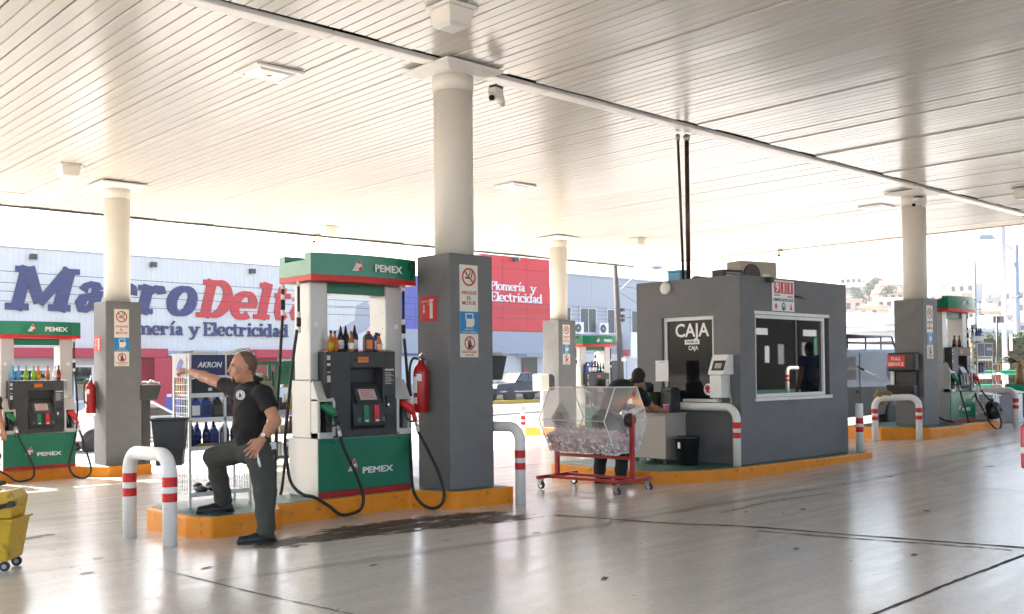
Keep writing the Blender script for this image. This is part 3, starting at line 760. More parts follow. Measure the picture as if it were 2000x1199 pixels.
for i, (x, l) in enumerate(((14.95, 'over the big blue M'), (20.65, 'over the blue letters c and r'), (26.12, 'over the red letters e and l'))):
    t = thing('floodlight', 'small dark wall floodlight high '+l, 'floodlight', (x, FY, 7.0), 0, 'floodlights on the store wall')
    mb = MB(); mb.box(-.14, .14, -.30, -.02, -.13, .13); obj('housing', mb, 'dark', t, .01); mb = MB(); mb.box(-.03, .03, -.02, .03, -.05, .05); obj('arm', mb, 'dark', t)
    mb = MB(); mb.box(-.11, .11, -.27, -.06, -.137, -.131); obj('lens', mb, 'lens', t)
t = thing('floodlight', 'small dark floodlight at the top of the red wall', 'floodlight', (45.4, FY-.25, 8.95), 0, 'floodlights on the store wall')
mb = MB(); mb.box(-.16, .16, -.34, -.02, -.13, .13); obj('housing', mb, 'dark', t, .01); mb = MB(); mb.box(.17, .4, -.2, -.02, -.08, .12); obj('junction_box', mb, 'greyband', t)
# grey office building
of = thing('office_building', 'grey two storey building with upper windows behind the wooden pole', 'building', (56, FY, zb(56)))
T = inv(of); st_keep = st; st = of
for i in range(6):
    a = 50.62+i*2.6
    mb = MB(T); mb.box(a+.006, a+2.594, FY-.12, FY+.1, 2.7, 8.2); obj('wall_panel', mb, 'greyblue', of)
mb = MB(T); mb.box(50.6, 66.2, FY-.2, FY+.2, 8.2, 8.34); obj('coping', mb, 'greyband', of)
mb = MB(T); mb.box(50.62, 66.2, FY-.2, FY-.125, 2.95, 3.75); obj('ledge_band', mb, 'greyband', of)
mb = MB(T); mb.box(50.62, 66.2, FY-.1, FY+.1, zb(56)-.5, 2.7); obj('ground_floor_wall', mb, 'facadelow', of)
mb = MB(T); mb.box(56.2, 66.2, FY-.28, FY-.205, 2.58, 3.02); obj('red_stripe', mb, 'awnred', of)
for a, b in ((49.9, 51.0), (51.84, 53.66), (54.75, 56.45), (57.5, 59.2)):
    far_window(a, b, 4.15, 6.05, 'reflglass', 'facadelow', True, FY-.12, .1)
    mb = MB(T); mb.box(a-.12, b+.12, FY-.26, FY-.121, 4.0, 4.13); obj('sill', mb, 'greyband', of)
mb = MB(T); mb.box(57.0, 60.6, FY-.14, FY-.105, zb(57), 2.5)
for i in range(14): mb.box(57.02, 60.58, FY-.155, FY-.141, zb(57)+.1+i*.18, zb(57)+.24+i*.18)
obj('roller_shutter', mb, 'facadelow', of)
for a, b, c, m_ in ((53.6, 54.6, 2.5, 'wallred'), (51.0, 52.4, 2.3, 'dark'), (52.5, 53.4, 2.1, 'dark'), (55., 56.4, 2.2, 'dark')):
    mb = MB(T); mb.box(a, b, FY-.16, FY-.105, zb(a), c); obj('door', mb, m_, of)
mb = MB(T); mb.box(56.3, 57.0, FY-1.2, FY-1.1, 2.4, 4.3); obj('blank_sign', mb, 'whiteclean', of)
st = st_keep
for x, l in ((51.35, 'left white wall air conditioner on the grey office building'), (54.0, 'right white wall air conditioner on the grey office building')):
    t = thing('air_conditioner', l, 'air conditioner', (x, FY-.2, 4.1), 0, 'air conditioners on the office wall')
    mb = MB(); mb.box(-.48, .48, -.42, -.01, 0, .85); obj('housing', mb, 'white', t, .02)
    mb = MB(); mb.lathe([(.30, -.425), (.30, -.45)], 18, (-.12, 0, .42), 0, 'y'); obj('fan_grille', mb, 'dark', t)
    mb = MB(); mb.lathe([(.08, -.451), (.08, -.46)], 12, (-.12, 0, .42), 0, 'y'); obj('fan_hub', mb, 'greyblue', t)

# ------------------------------------------------------------------ pole, street lamp, wires
t = thing('utility_pole', 'weathered wooden utility pole with street lamp arm beside the kiosk', 'utility pole', (48.2, 41.8, g(48, 41.8)))
mb = MB(); mb.ring([(0, 0, 0), (-.06, 0, 2.5), (-.34, .1, 8.15)], [.21, .20, .15], 12); obj('pole', mb, 'wood', t)
mb = MB(); mb.ring(catmull([(-.2, -.05, 6.5), (.5, -.4, 7.2), (1.2, -.8, 7.9), (1.9, -1.1, 8.1)], 5), .03, 6); obj('lamp_arm', mb, 'galv', t)
mb = MB(); mb.T = Matrix.Translation((2.2, -1.25, 8.1)) @ Matrix.Rotation(-.5, 4, 'Z'); mb.ell((0, 0, 0), (.42, .17, .12)); obj('lamp_head', mb, 'galv', t)
for z in (5.4, 5.0, 4.75):
    mb = MB(); mb.box(.02, .2, -.2, .05, z-.1, z+.1); obj('insulator', mb, 'dark', t)
mb = MB(); mb.lathe([(.215, 4.5), (.215, 4.6)], 12); obj('band', mb, 'steel', t)
mb = MB(); mb.box(-.2, .25, -.26, -.215, 2.1, 2.35); obj('notice', mb, 'white', t)
wires = [((-20, 40, 6.2), (48.2, 41.8, 5.4), 'highest thin wire crossing the top of the blue and red letters'), ((-20, 40, 5.3), (48.2, 41.8, 5.0), 'upper of three close wires crossing the middle of the big letters'), ((-20, 40, 5.0), (48.2, 41.8, 4.75), 'lowest of three close wires crossing the big letters'), ((-20, 40.5, 5.6), (48.2, 41.8, 5.2), 'second wire from the top across the store letters'),
         ((48.2, 41.8, 5.4), (95, 36, 5.9), 'middle wire running right from the wooden pole behind the kiosk'), ((48.2, 41.8, 4.9), (95, 37, 5.5), 'lowest wire running right from the wooden pole behind the kiosk'), ((48.2, 41.8, 6.4), (66, 48.8, 4.8), 'wire dropping from the wooden pole to the grey office wall'), ((48.1, 41.8, 6.8), (95, 38, 6.5), 'highest wire running right from the wooden pole behind the kiosk')]
for i, (a, b, lb) in enumerate(wires):
    a, b = Vector(a), Vector(b); sag = .35+.1*(i % 3)
    mb = MB(); pts = [a.lerp(b, k/20)-Vector((0, 0, 4*sag*(k/20)*(1-k/20))) for k in range(21)]
    mb.ring(pts, .016, 4)
    tag(obj('power_line', mb, 'charcoal'), lb, 'wire', 'wires strung along the street')
# right-hand street furniture
def mast(name, label, cat, x, y, h, r, m, n=10, arm=None):
    z = g(x, y); t = thing(name, label, cat, (x, y, z)); mb = MB(); mb.ring([(0, 0, 0), (0, 0, h)], [r, r*.75], n); obj('pole', mb, m, t)
    mb = MB(); mb.lathe([(r*1.9, 0), (r*1.9, .06), (r*1.1, .12)], n); obj('base_plate', mb, m, t)
    return t
# ------------------------------------------------------------------ right-hand background
t = mast('flag_mast', 'thick blue grey steel mast left of the street lamp on the right', 'mast', 37.55, 14.22, 14.0, .10, 'galv')
mb = MB(); mb.box(-.10, .12, -.22, -.2, 1.75, 2.35); obj('red_white_sign', mb, 'white', t); mb = MB(); mb.box(-.35, -.12, -.2, -.18, 1.1, 1.55); obj('notice', mb, 'ticketpink', t)
t = mast('street_lamp', 'tall street lamp at the far right with arm reaching left', 'street lamp', 47.38, 17.4, 6.6, .16, 'galv')
mb = MB(); mb.ring([(0, 0, 6.3), (-.55, .45, 6.75), (-.85, .68, 6.95)], .035, 6); obj('lamp_arm', mb, 'galv', t)
mb = MB(); mb.T = Matrix.Translation((-1.1, .9, 6.95)) @ Matrix.Rotation(-.68, 4, 'Z'); mb.frustum((-.38, .35, -.16, .16, -.09), (-.3, .3, -.12, .12, .1)); obj('lamp_head', mb, 'steel', t)
mb = MB(); mb.lathe([(.2, 4.2), (.2, 4.4)], 10); mb.box(-.35, -.1, -.05, .05, 5.6, 5.8); obj('bracket', mb, 'steel', t)
t = mast('antenna_mast', 'thin pole with small aerials between pump 7 and the blue mast', 'mast', 61.3, 24.9, 7.4, .13, 'galv')
mb = MB(); mb.box(-.3, .9, -.02, .02, 4.6, 4.65); mb.box(.2, .25, -.02, .02, 4.3, 5.2); mb.box(.7, .74, -.02, .02, 4.4, 5.1); mb.box(-.5, -.1, -.1, .1, 3.4, 3.7); obj('aerial', mb, 'dark', t)
t = mast('sign_post', 'thin dark sign post with camera box in front of the hedge', 'post', 31.16, 12.02, 2.75, .035, 'dark')
mb = MB(); mb.box(-.02, .28, -.1, .1, 2.55, 2.75); obj('camera_box', mb, 'dark', t)
def leaves(mb, n, pick, size, mi=0, flat=.6):
    for _ in range(n):
        p = pick(); s = size*rnd.uniform(.6, 1.3)
        a = Vector((rnd.gauss(0, 1), rnd.gauss(0, 1), rnd.gauss(0, flat))).normalized(); b = a.orthogonal().normalized(); c = a.cross(b)
        r = rnd.random()*6.28; b, c = b*math.cos(r)+c*math.sin(r), c*math.cos(r)-b*math.sin(r)
        p = Vector(p); mb.face([tuple(p-b*s), tuple(p+c*s*.5), tuple(p+b*s), tuple(p-c*s*.5)], mi)
h = thing('hedge', 'clipped green hedge behind the lamp posts at the far right', 'hedge', (41.8, 14.5, g(41, 14)))
dv = Vector((1.9, -1.95, 0)).normalized(); nv = Vector((dv.y, -dv.x, 0))
mb = MB(); T = Matrix.Translation((-3.0, 1.6, 0)) @ Matrix(((dv.x, -nv.x, 0, 0), (dv.y, -nv.y, 0, 0), (0, 0, 1, 0), (0, 0, 0, 1)))
mb.T = T; leaves(mb, 5200, lambda: (rnd.uniform(0, 9), rnd.choice((rnd.uniform(-.45, .45), -.45+abs(rnd.gauss(0, .07)))), min(2.35+rnd.gauss(0, .07), rnd.uniform(.0, 2.5))), .075); obj('foliage', mb, 'leaf', h)
mb = MB(T); mb.box(.1, 8.9, -.33, .33, 0, 2.2); obj('inner_twigs', mb, 'bark', h)

# low shed, white dome, striped wall
def block(name, label, cat, x0, x1, y0, y1, z0, z1, m, roof=None):
    t = thing(name, label, cat, ((x0+x1)/2, (y0+y1)/2, z0)); mb = MB(inv(t)); mb.box(x0, x1, y0, y1, z0, z1); obj('wall', mb, m, t)
    mb = MB(inv(t)); mb.box(x0-.15, x1+.15, y0-.15, y1+.15, z1+.002, z1+.25); obj('roof', mb, roof or 'facadelow', t); return t
t = block('long_shed', 'long low white shed behind pump 7', 'shed', 72, 110, 33, 39, .6, 4.3, 'housegrey')
t = block('low_wall_shop', 'low white shop with grey and green stripe behind pump 7', 'shop', 58, 74, 26.6, 29.5, .6, 3.0, 'housewhite')
mb = MB(inv(t)); mb.box(57.9, 74, 26.5, 26.59, 2.6, 2.95); obj('grey_stripe', mb, 'greyblue', t); mb = MB(inv(t)); mb.box(57.9, 74, 26.5, 26.59, 2.05, 2.55); obj('green_stripe', mb, 'limegreen', t)
t = thing('dome_tank', 'white domed tank building with three dark vents', 'tank', (93, 36.8, .8))
mb = MB(); mb.prism([(-1.9+3.8*0, 0)]+[(-1.9*math.cos(math.pi*i/12), 3.6+1.75*math.sin(math.pi*i/12)) for i in range(13)]+[(1.9, 0)], -1.5, 1.5, 'xz')
mb.v = [tuple(Matrix.Rotation(R_(-43), 4, 'Z') @ Vector(p)) for p in mb.v]; obj('shell', mb, 'housewhite', t)
for i in (-1, 0, 1):
    mb = MB(); mb.lathe([(.2, -1.52), (.2, -1.5)], 10, (i*.9, 0, 4.0), 0, 'y'); mb.v = [tuple(Matrix.Rotation(R_(-43), 4, 'Z') @ Vector(p)) for p in mb.v]; obj('vent', mb, 'greyblue', t)
# pale commercial sheds behind the van
t = block('warehouse', 'pale warehouse wall with red flower emblem behind the van', 'warehouse', 92, 110, 46.0, 62, .6, 5.7, 'housegrey')
mb = MB(inv(t)); mb.T = inv(t) @ frame((92, 49.9, 0), (0, -1, 0), Z_)
for a in (-.5, 0, .5): mb.face([(1.35+.35*math.sin(a)-.12, 4.45, .03), (1.35+.35*math.sin(a)+.12, 4.45, .03), (1.35+.6*math.sin(a), 4.45+.75*math.cos(a), .03)])
rect(mb, 1.0, 1.7, 4.3, 4.42, .03, 0); obj('emblem', mb, 'letterred', t)
text(t, 'lettering', 'ALBANA', .8, inv(t) @ Vector((91.96, 48.55, 3.45)), (0, -1, 0), Z_, 'charcoal', .01, .01, width=2.3)
text(t, 'lettering', 'store', .4, inv(t) @ Vector((91.96, 48.55, 2.85)), (0, -1, 0), Z_, 'charcoal', .01, .01, width=.8)
t = block('warehouse', 'lower white shop wall with a small square window beside the warehouse', 'warehouse', 82, 91, 43.5, 60, .6, 4.5, 'housegrey')
mb = MB(inv(t)); mb.T = inv(t) @ frame((82, 45.5, 0), (0, -1, 0), Z_); rect(mb, -.4, .8, 4.6, 4.62, .02, 0); mb.face([(.2, 3.6, .03), (.6, 3.9, .03), (.75, 3.1, .03)], 1); rect(mb, -.9, 0, 3.55, 3.75, .03, 0); obj('emblem', mb, ['charcoal', 'letterred'], t)
t = block('warehouse', 'small cream shop with dark window behind the van roof rack', 'warehouse', 96, 104, 50.5, 60, 5.0, 7.0, 'housewhite')
mb = MB(inv(t)); mb.box(95.85, 95.99, 53.2, 54.2, 5.6, 6.6); obj('window', mb, 'greyblue', t)
t = block('low_wall_shop', 'low pale shop fronts seen through the van roof rack', 'shop', 70, 80, 36.5, 42, .6, 2.2, 'housegrey')
for i in range(4):
    mb = MB(inv(t)); mb.box(69.9, 69.99, 37+i*1.2, 37.6+i*1.2, 1.1, 1.8); obj('window', mb, 'dark', t)

# ------------------------------------------------------------------ hillside town
_hn = [(rnd.uniform(-1, 1), rnd.uniform(-1, 1), rnd.uniform(0, 6.28)) for _ in range(8)]
def hz(x, y):
    r = math.hypot(x, y); a = min(1, max(0, (r-150)/190)); b = min(1, max(0, (r-340)/330))
    n = sum(math.sin((x*u+y*v)*.045*(1+.3*i)+p)/(1+.5*i) for i, (u, v, p) in enumerate(_hn))
    th_ = math.degrees(math.atan2(y, x)); left = min(1, max(0, (th_-21.0)/5))
    return .5+(a*a*(3-2*a))*(19+4.5*left)+b*12+n*.9*min(1, a*1.5)
xs, ys = [], []
mb = MB(); NR, NA = 46, 40
for i in range(NR+1):
    r = 135+(i/NR)**1.3*900
    for j in range(NA+1):
        a = R_(-2+62*j/NA); x, y = r*math.cos(a), r*math.sin(a); mb.v.append((x, y, hz(x, y) if i else -2))
mb.f = [[i*(NA+1)+j, (i+1)*(NA+1)+j, (i+1)*(NA+1)+j+1, i*(NA+1)+j+1] for i in range(NR) for j in range(NA)]; mb.m = [0]*len(mb.f); mb.s = [True]*len(mb.f)
o = obj('hill', mb, 'hill'); o['kind'] = 'structure'
def house(label, x, y, w, d, hh, rz, m, flat=True, nw=3, floors=1, z=None, group='houses on the hillside'):
    z = (hz(x, y) if z is None else z)-.4
    t = thing('house', label, 'house', (x, y, z), rz, group)
    mb = MB(); mb.box(-w/2, w/2, -d/2, d/2, -2, hh); obj('wall', mb, m, t)
    mb = MB()
    if flat: mb.box(-w/2-.2, w/2+.2, -d/2-.2, d/2+.2, hh+.002, hh+.35)
    else: mb.prism([(-d/2-.4, hh), (d/2+.4, hh), (0, hh+d*.28)], -w/2-.4, w/2+.4, 'yz')
    obj('roof', mb, m if flat else 'roofred', t)
    for fl in range(floors):
        for i in range(nw):
            mb = MB(); xx = -w/2+w*(i+.5)/nw; mb.box(xx-.45, xx+.45, -d/2-.06, -d/2-.005, 1+fl*2.8, 2.2+fl*2.8); obj('window', mb, 'dark', t)
    return t
face = lambda x, y: math.atan2(y, x)+math.pi/2-math.pi   # front turned towards the station
def fz(x, y): return math.atan2(y, x)-math.pi/2
t = house('flat roofed white villa with one long window band on the hillside', 244.8, 127.4, 3.0, 4, 4.3, fz(245, 127), 'housewhite', True, 2, 1, 15.0)
mb = MB(); mb.box(-1.2, 1.2, -2.08, -2.01, 2.6, 3.3); obj('window', mb, 'greyblue', t)
t = house('white villa with arched gable and three dark windows on the hillside', 247.7, 124.6, 3.0, 4, 3.2, fz(247, 125), 'housewhite', True, 2, 1, 15.0)
mb = MB(); mb.prism([(-1.5, 3.2), (1.5, 3.2), (1.3, 3.9), (.6, 4.1), (0, 5.0), (-.6, 4.1), (-1.3, 3.9)], -2.06, -1.8, 'xz'); obj('gable', mb, 'housewhite', t)
for i in (-1, 0, 1):
    mb = MB(); mb.box(i*.9-.22, i*.9+.22, -2.12, -2.07, 2.2, 3.3+(.6 if i == 0 else 0)); obj('window', mb, 'greyblue', t)
t = thing('retaining_wall', 'long pale retaining wall below the two white villas', 'wall', (243, 126, hz(243, 126)-1))
mb = MB(); mb.T = Matrix.Rotation(fz(243, 126), 4, 'Z'); mb.box(-8, 9, -4.2, -3.8, -4, 1.6); obj('wall', mb, 'housepink', t); mb = MB(mb.T); mb.box(-8, 9, -4.3, -3.7, 1.601, 1.85); obj('coping', mb, 'housewhite', t)
tints = ['housewhite', 'housetan', 'housepink', 'housegrey', 'housewhite']
names = {'housewhite': 'white', 'housetan': 'tan', 'housepink': 'pinkish', 'housegrey': 'grey'}
placed = []; used_l = {}
def where(x, y):
    a = math.degrees(math.atan2(y, x)); r = math.hypot(x, y)
    row = 'lower slope' if r < 270 else ('middle slope' if r < 350 else ('upper slope' if r < 440 else 'far crest'))
    if a > 27.4: return row, 'just right of the kiosk'
    if a > 25.5: return row, 'left of the right-hand column'
    if a > 22.6: return row, 'above pump 7'
    if a > 21.2: return row, 'around the antenna mast'
    return row, 'between blue mast and street lamp' if a > 20.3 else 'at the far right edge'
zone = [(26.1, 28.5)]*3+[(19.75, 23.7)]*7
for i in range(900):
    if len(placed) >= 80: break
    a = R_(rnd.uniform(*rnd.choice(zone))); r = rnd.uniform(205, 560); x, y = r*math.cos(a), r*math.sin(a)
    if any((x-p)**2+(y-q)**2 < 90 for p, q in placed) or (x-246)**2+(y-126)**2 < 150: continue
    placed.append((x, y)); m_ = rnd.choice(tints); fl = rnd.random() < .8; nf = rnd.choice((1, 1, 2)); row, wh = where(x, y); nw_ = rnd.choice((2, 3, 4))
    lb = '%s %s %s house on the %s %s' % ('two storey' if nf == 2 else 'low', names[m_], 'flat roofed' if fl else 'red roofed', row, wh)
    house(lb, x, y, rnd.uniform(4.5, 8), rnd.uniform(5, 7), 2.5*nf+.3, fz(x, y)+rnd.uniform(-.5, .5), m_, fl, nw_, nf, group='hill houses, '+lb)
def tree(label, x, y, z, hgt, rad, n, group, m='leaf', size=.3):
    t = thing('tree', label, 'tree', (x, y, z), rnd.random()*6, group)
    mb = MB(); mb.ring([(0, 0, -.5), (.05*hgt*.2, 0, hgt*.3), (0, .03*hgt, hgt*.7)], [hgt*.028, hgt*.022, hgt*.010], 7)
    for k in range(4):
        a = k*1.6+.3; mb.ring([(0, 0, hgt*.32+k*.04*hgt), (math.cos(a)*rad*.45, math.sin(a)*rad*.45, hgt*.58+k*.03*hgt)], [hgt*.012, hgt*.005], 5)
    obj('trunk', mb, 'bark', t)
    cl = [(rnd.uniform(-.6, .6)*rad, rnd.uniform(-.6, .6)*rad, hgt*rnd.uniform(.5, .92), rad*rnd.uniform(.3, .5)) for _ in range(9)]
    def pick():
        c = rnd.choice(cl); d = Vector((rnd.gauss(0, 1), rnd.gauss(0, 1), rnd.gauss(0, .8))).normalized()*c[3]*rnd.uniform(.6, 1); return (c[0]+d.x, c[1]+d.y, c[2]+d.z)
    mb = MB(); leaves(mb, n, pick, size); obj('crown', mb, m, t); return t
t1 = tree('dark tree standing on the hill crest behind the villas', 282, 144, hz(282, 144)-.4, 5.6, 2.5, 700, 'trees on the hill', size=.30)
tree_spots = [(286.5, 138.6), (291, 136), (300, 158), (303, 154), (236, 122), (232, 124), (228, 121), (350, 135), (372, 150), (395, 150), (420, 155), (330, 128), (440, 182), (222, 117), (226, 112), (318, 156), (270, 134), (262, 131)]
for i, (x, y) in enumerate(tree_spots):
    s = rnd.uniform(.5, 1.0); row, wh = where(x, y)
    c = dup(t1, (x, y, hz(x, y)-.4), rnd.random()*6, '%s hazy tree on the %s %s' % ('small' if s < .75 else 'tall', row, wh), 'trees on the hill, %s %s' % (row, wh), (s, s, s))
# the pale air over the town
mb = MB(); mb.box(-320, 1120, -320, 1120, -6, 66)
hm = bpy.data.materials.new('haze_air'); hm.use_nodes = True; hn = hm.node_tree; hn.nodes.remove(hn.nodes['Principled BSDF'])
pv_ = hn.nodes.new('ShaderNodeVolumePrincipled'); pv_.inputs['Color'].default_value = (.90, .93, 1, 1); pv_.inputs['Density'].default_value = .00045; pv_.inputs['Anisotropy'].default_value = .2
hn.links.new(pv_.outputs[0], hn.nodes['Material Output'].inputs['Volume']); M['haze_air'] = hm
o = obj('haze', mb, 'haze_air'); o['kind'] = 'stuff'
# ------------------------------------------------------------------ fuel pumps
def emblem(mb, s, k=(0, 1, 2, 3)):
    """eagle head in a red drop; k = white, red, pale, ink"""
    W_, RD, PK, IK = k
    drop = [(0, 1.0)]+[(.42*math.sin(a)*1.0, .05+.45*math.cos(a)) for a in [1.05+i*(2*math.pi-2.1)/18 for i in range(19)]]
    P = lambda pts, z: [(x*s, y*s, z) for x, y in pts]
    mb.face(P([(x*1.14, .05+(y-.05)*1.10) for x, y in drop], .0015), W_)
    mb.face(P(drop, .003), RD)
    mb.face(P([(-1.0, -.50), (-.1, -.50), (-.06, -.2), (.10, .02), (.30, .05), (.34, .2), (.2, .36), (-.1, .42), (-.38, .40), (-.46, .52), (-.52, .30)], .0045), W_)
    for i in range(4):
        y = .22-i*.17; mb.face(P([(-.55-.11*i, y), (-.12, y+.01), (-.12, y+.045), (-.53-.11*i, y+.04)], .006), RD)
    mb.face(P([(.30*math.cos(a)*.75+.12, -.27+.22*math.sin(a)) for a in [i*2*math.pi/14 for i in range(14)]], .006), RD)
    mb.face(P([(.0, .25), (.16, .2), (.12, .15), (0, .2)], .006), IK)
def curve_y(x): t = (x+.085)/1.345; return -.02-.10*(1-(2*t-1)**2)
def hose(parent, pts, r=.017, sub=7): mb = MB(); mb.ring(catmull(pts, sub), r, 9); return obj('hose', mb, 'rubber', parent)
def pump(label, x, y, z, num, side=None, sgn=1):
    t = thing('fuel_pump', label, 'fuel pump', (x, y, z), 0, 'fuel pumps')
    mb = MB(); mb.box(.004, 1.176, .012, .60, 0, .615); obj('cabinet', mb, 'silver', t, .01)
    mb = MB(); mb.box(0, 1.18, -.006, .012, .066, .608); fp = obj('front_panel', mb, 'pumpgreen', t, .004)
    mb = MB(); mb.box(0, 1.18, -.007, .012, .004, .063); obj('red_stripe', mb, 'redframe', t)
    mb = MB(frame((.435, -.007, .30), X_, Z_)); emblem(mb, .085); obj('emblem', mb, ['whiteclean', 'red', 'ticketpink', 'ink'], fp)
    text(fp, 'lettering', 'PEMEX', .09, (.735, -.008, .225), X_, Z_, 'whiteclean', .028, width=.40)
    for xx in (.18, 1.02):
        mb = MB(); mb.cyl((xx, -.0105, .575), (xx, -.005, .575), .012, n=10); obj('lock', mb, 'ink', fp)
    # dark cabinet with recessed screen
    mb = MB(); B = mb.box
    B(.10, .405, 0, .5, .62, 1.52); B(.82, .985, 0, .5, .62, 1.52); B(.405, .82, 0, .5, 1.35, 1.52); B(.405, .82, 0, .5, .62, .70); B(.405, .82, .16, .5, .70, 1.35)
    cb = obj('dark_cabinet', mb, 'charcoal', t, .006)
    mb = MB(); mb.prism([(-.03, .70), (-.055, .735), (-.03, .97), (.10, 1.19), (.158, 1.19), (.158, .70)], .408, .817, 'yz'); sc = obj('keypad_console', mb, 'black', t, .008)
    sl_ = Vector((0, .13, .22)).normalized()
    mb = MB(frame((.61, -.006, 1.035), X_, sl_)); mb.box(-.15, .15, -.085, .115, -.001, .008); obj('screen_frame', mb, 'charcoal', sc, .003)
    mb = MB(frame((.61, -.006, 1.045), X_, sl_)); mb.box(-.105, .105, -.05, .08, .0085, .0095); s2 = obj('screen', mb, 'lcd', sc)
    mb = MB(frame((.61, -.006, 1.045), X_, sl_))
    for i in range(5): rect(mb, -.08, .08-.03*(i % 2), .055-i*.022, .062-i*.022, .0105, 0)
    obj('screen_text', mb, 'inkred', sc)
    dn = Vector((0, .025, .235)).normalized()
    for xx, m_ in ((.565, 'greenplas'), (.70, 'redplas')):
        mb = MB(frame((xx, -.046, .85), X_, dn)); mb.box(-.032, .032, -.02, .10, 0, .010); mb.box(-.036, .036, -.085, -.025, 0, .008); bt = obj('grade_button', mb, m_, sc, .003)
        mb = MB(frame((xx, -.046, .85), X_, dn)); rect(mb, -.02, .02, -.075, -.06, .0095, 0); obj('button_label', mb, 'whiteclean', sc)
    for xx in (.475, .785):
        mb = MB(frame((xx, -.046, .85), X_, dn)); mb.box(-.022, .022, -.08, -.03, 0, .004); obj('grade_plate', mb, 'islegreen', sc)
    mb = MB(); mb.box(.495, .63, -.004, -.0005, 1.405, 1.465); obj('sticker', mb, 'orange', cb); mb = MB(); mb.box(.44, .49, -.004, -.0005, 1.415, 1.455); obj('sticker', mb, 'ink', cb)
    text(cb, 'lettering', 'SIN PLOMO', .02, (.5625, -.0045, 1.428), X_, Z_, 'inkred', width=.11)
    mb = MB(); F_ = frame((.83, -.001, 1.10), X_, Z_); mb.T = F_
    rect(mb, .015, .135, .215, .235, .001, 0)
    for i in range(8): rect(mb, .015, .09+.04*(i*7 % 3)/2, .19-i*.017, .196-i*.017, .001, 0)
    obj('card_label', mb, 'facadelow', cb)
    mb = MB(); mb.box(.85, .95, -.02, -.0005, .985, 1.05); obj('card_reader', mb, 'black', cb, .004); mb = MB(); mb.box(.845, .965, -.012, -.0005, .74, .84); obj('receipt_slot', mb, 'black', cb, .004)
    mb = MB(); mb.ell((.875, -.02, .945), (.02, .014, .03), 10); obj('keyhole_cover', mb, 'chrome', cb)
    mb = MB(); mb.box(.105, .155, -.004, -.0005, .98, 1.5)
    for i, (a, b) in enumerate(((1.43, 1.48), (1.37, 1.40), (1.3, 1.31), (1.2, 1.27))): mb.box(.11, .15, -.006, -.0045, a, b, 1)
    obj('price_strip', mb, ['ink', 'facadelow'], cb)
    # silver sides with nozzle boots
    for s0 in (0, 1):
        X = (lambda v: v) if s0 == 0 else (lambda v: 1.18-v)
        def bx(m, a, b, *r): m.box(min(X(a), X(b)), max(X(a), X(b)), *r)
        mb = MB(); bx(mb, 0, .098, .14, .52, .617, 1.22); bx(mb, 0, .03, .0, .139, .617, 1.03); bx(mb, .165, .195, -.03, .0, .64, 1.0); bx(mb, 0, .165, -.03, .139, .617, .68)
        mb.prism([(-.02, 1.0), (.139, 1.0), (.139, 1.18), (.10, 1.22)], X(.0) if s0 == 0 else X(.195), X(.195) if s0 == 0 else X(.0), 'yz')
        bo = obj('nozzle_boot', mb, 'silver', t, .006)
        mb = MB(); bx(mb, .031, .164, .10, .138, .681, .999); obj('boot_recess', mb, 'black', bo)
        pl = [(X(a), b) for a, b in ((0, 1.222), (.098, 1.222), (.098, 1.522), (.215, 1.54), (.215, 2.243), (0, 2.243))]
        mb = MB(); mb.prism(pl if s0 == 0 else pl[::-1], .14, .46, 'xz'); cl = obj('upright', mb, 'silver', t, .012)
        mb = MB(); bx(mb, .05, .10, .136, .1395, 1.78, 1.83); obj('sticker', mb, 'paper', cl)
        for zz in (1.6, 1.78, 1.95): mb = MB(); bx(mb, .2155, .218, .2, .21, zz, zz+.01); obj('bolt', mb, 'ink', cl)
        # nozzle
        m_ = 'greenplas' if s0 == 0 else 'redplas'; xx = X(.085); d = 1
        mb = MB(); mb.ring([(xx-.035, .05, .965), (xx, .0, .95), (xx+.045, -.05, .90), (xx+.075, -.075, .845)], [.028, .045, .048, .036], 12); nz = obj('nozzle', mb, m_, t)
        mb = MB(); mb.ring([(xx-.04, .06, .94), (xx-.03, .08, .86), (xx-.01, .08, .76)], [.014, .013, .012], 10); obj('spout', mb, 'steel', nz)
        mb = MB(); mb.ring(catmull([(xx+.01, -.02, .91), (xx+.0, -.03, .84), (xx+.02, -.05, .775), (xx+.06, -.08, .75), (xx+.08, -.09, .79)], 4), .011, 7); obj('trigger_guard', mb, 'black', nz)
        mb = MB(); mb.ring([(xx+.075, -.075, .845), (xx+.085, -.10, .76)], .024, 10); obj('grip', mb, 'black' if s0 == 0 else 'redplas', nz)
        mb = MB(); mb.ring([(xx+.085, -.10, .76), (xx+.095, -.115, .70)], [.016, .02], 10); obj('swivel', mb, 'steel', nz)
        mb = MB(); mb.ring([(xx+.095, -.115, .70), (xx+.105, -.12, .64)], .019, 10); obj('hose_collar', mb, 'white', nz)
    hose(t, [(.19, -.12, .64), (.24, -.13, .49), (.36, -.15, .24), (.44, -.16, .02), (.42, -.16, -.12), (.30, -.16, -.165), (.16, -.16, -.16), (.03, -.15, -.06), (-.10, -.08, .035), (-.16, .05, .06), (-.20, .2, .17), (-.225, .24, .39), (-.245, .24, .60), (-.205, .24, .97), (-.145, .24, 1.45), (-.095, .24, 1.75)])
    hose(t, [(1.20, -.12, .64), (1.22, -.20, .52), (1.215, -.34, .36), (1.24, -.44, .18), (1.27, -.48, -.01), (1.235, -.48, -.125), (1.126, -.47, -.165), (1.0, -.44, -.11), (.95, -.36, .02), (1.0, -.26, .20), (1.16, -.03, .5), (1.255, .12, .95), (1.24, .14, 1.4), (1.205, .14, 1.75)])
    hose(t, [(-.02, .66, 1.95), (-.05, .68, 1.4), (-.09, .7, .6), (-.10, .70, .02), (-.06, .72, -.05), (.0, .74, .05), (.05, .72, .5)])
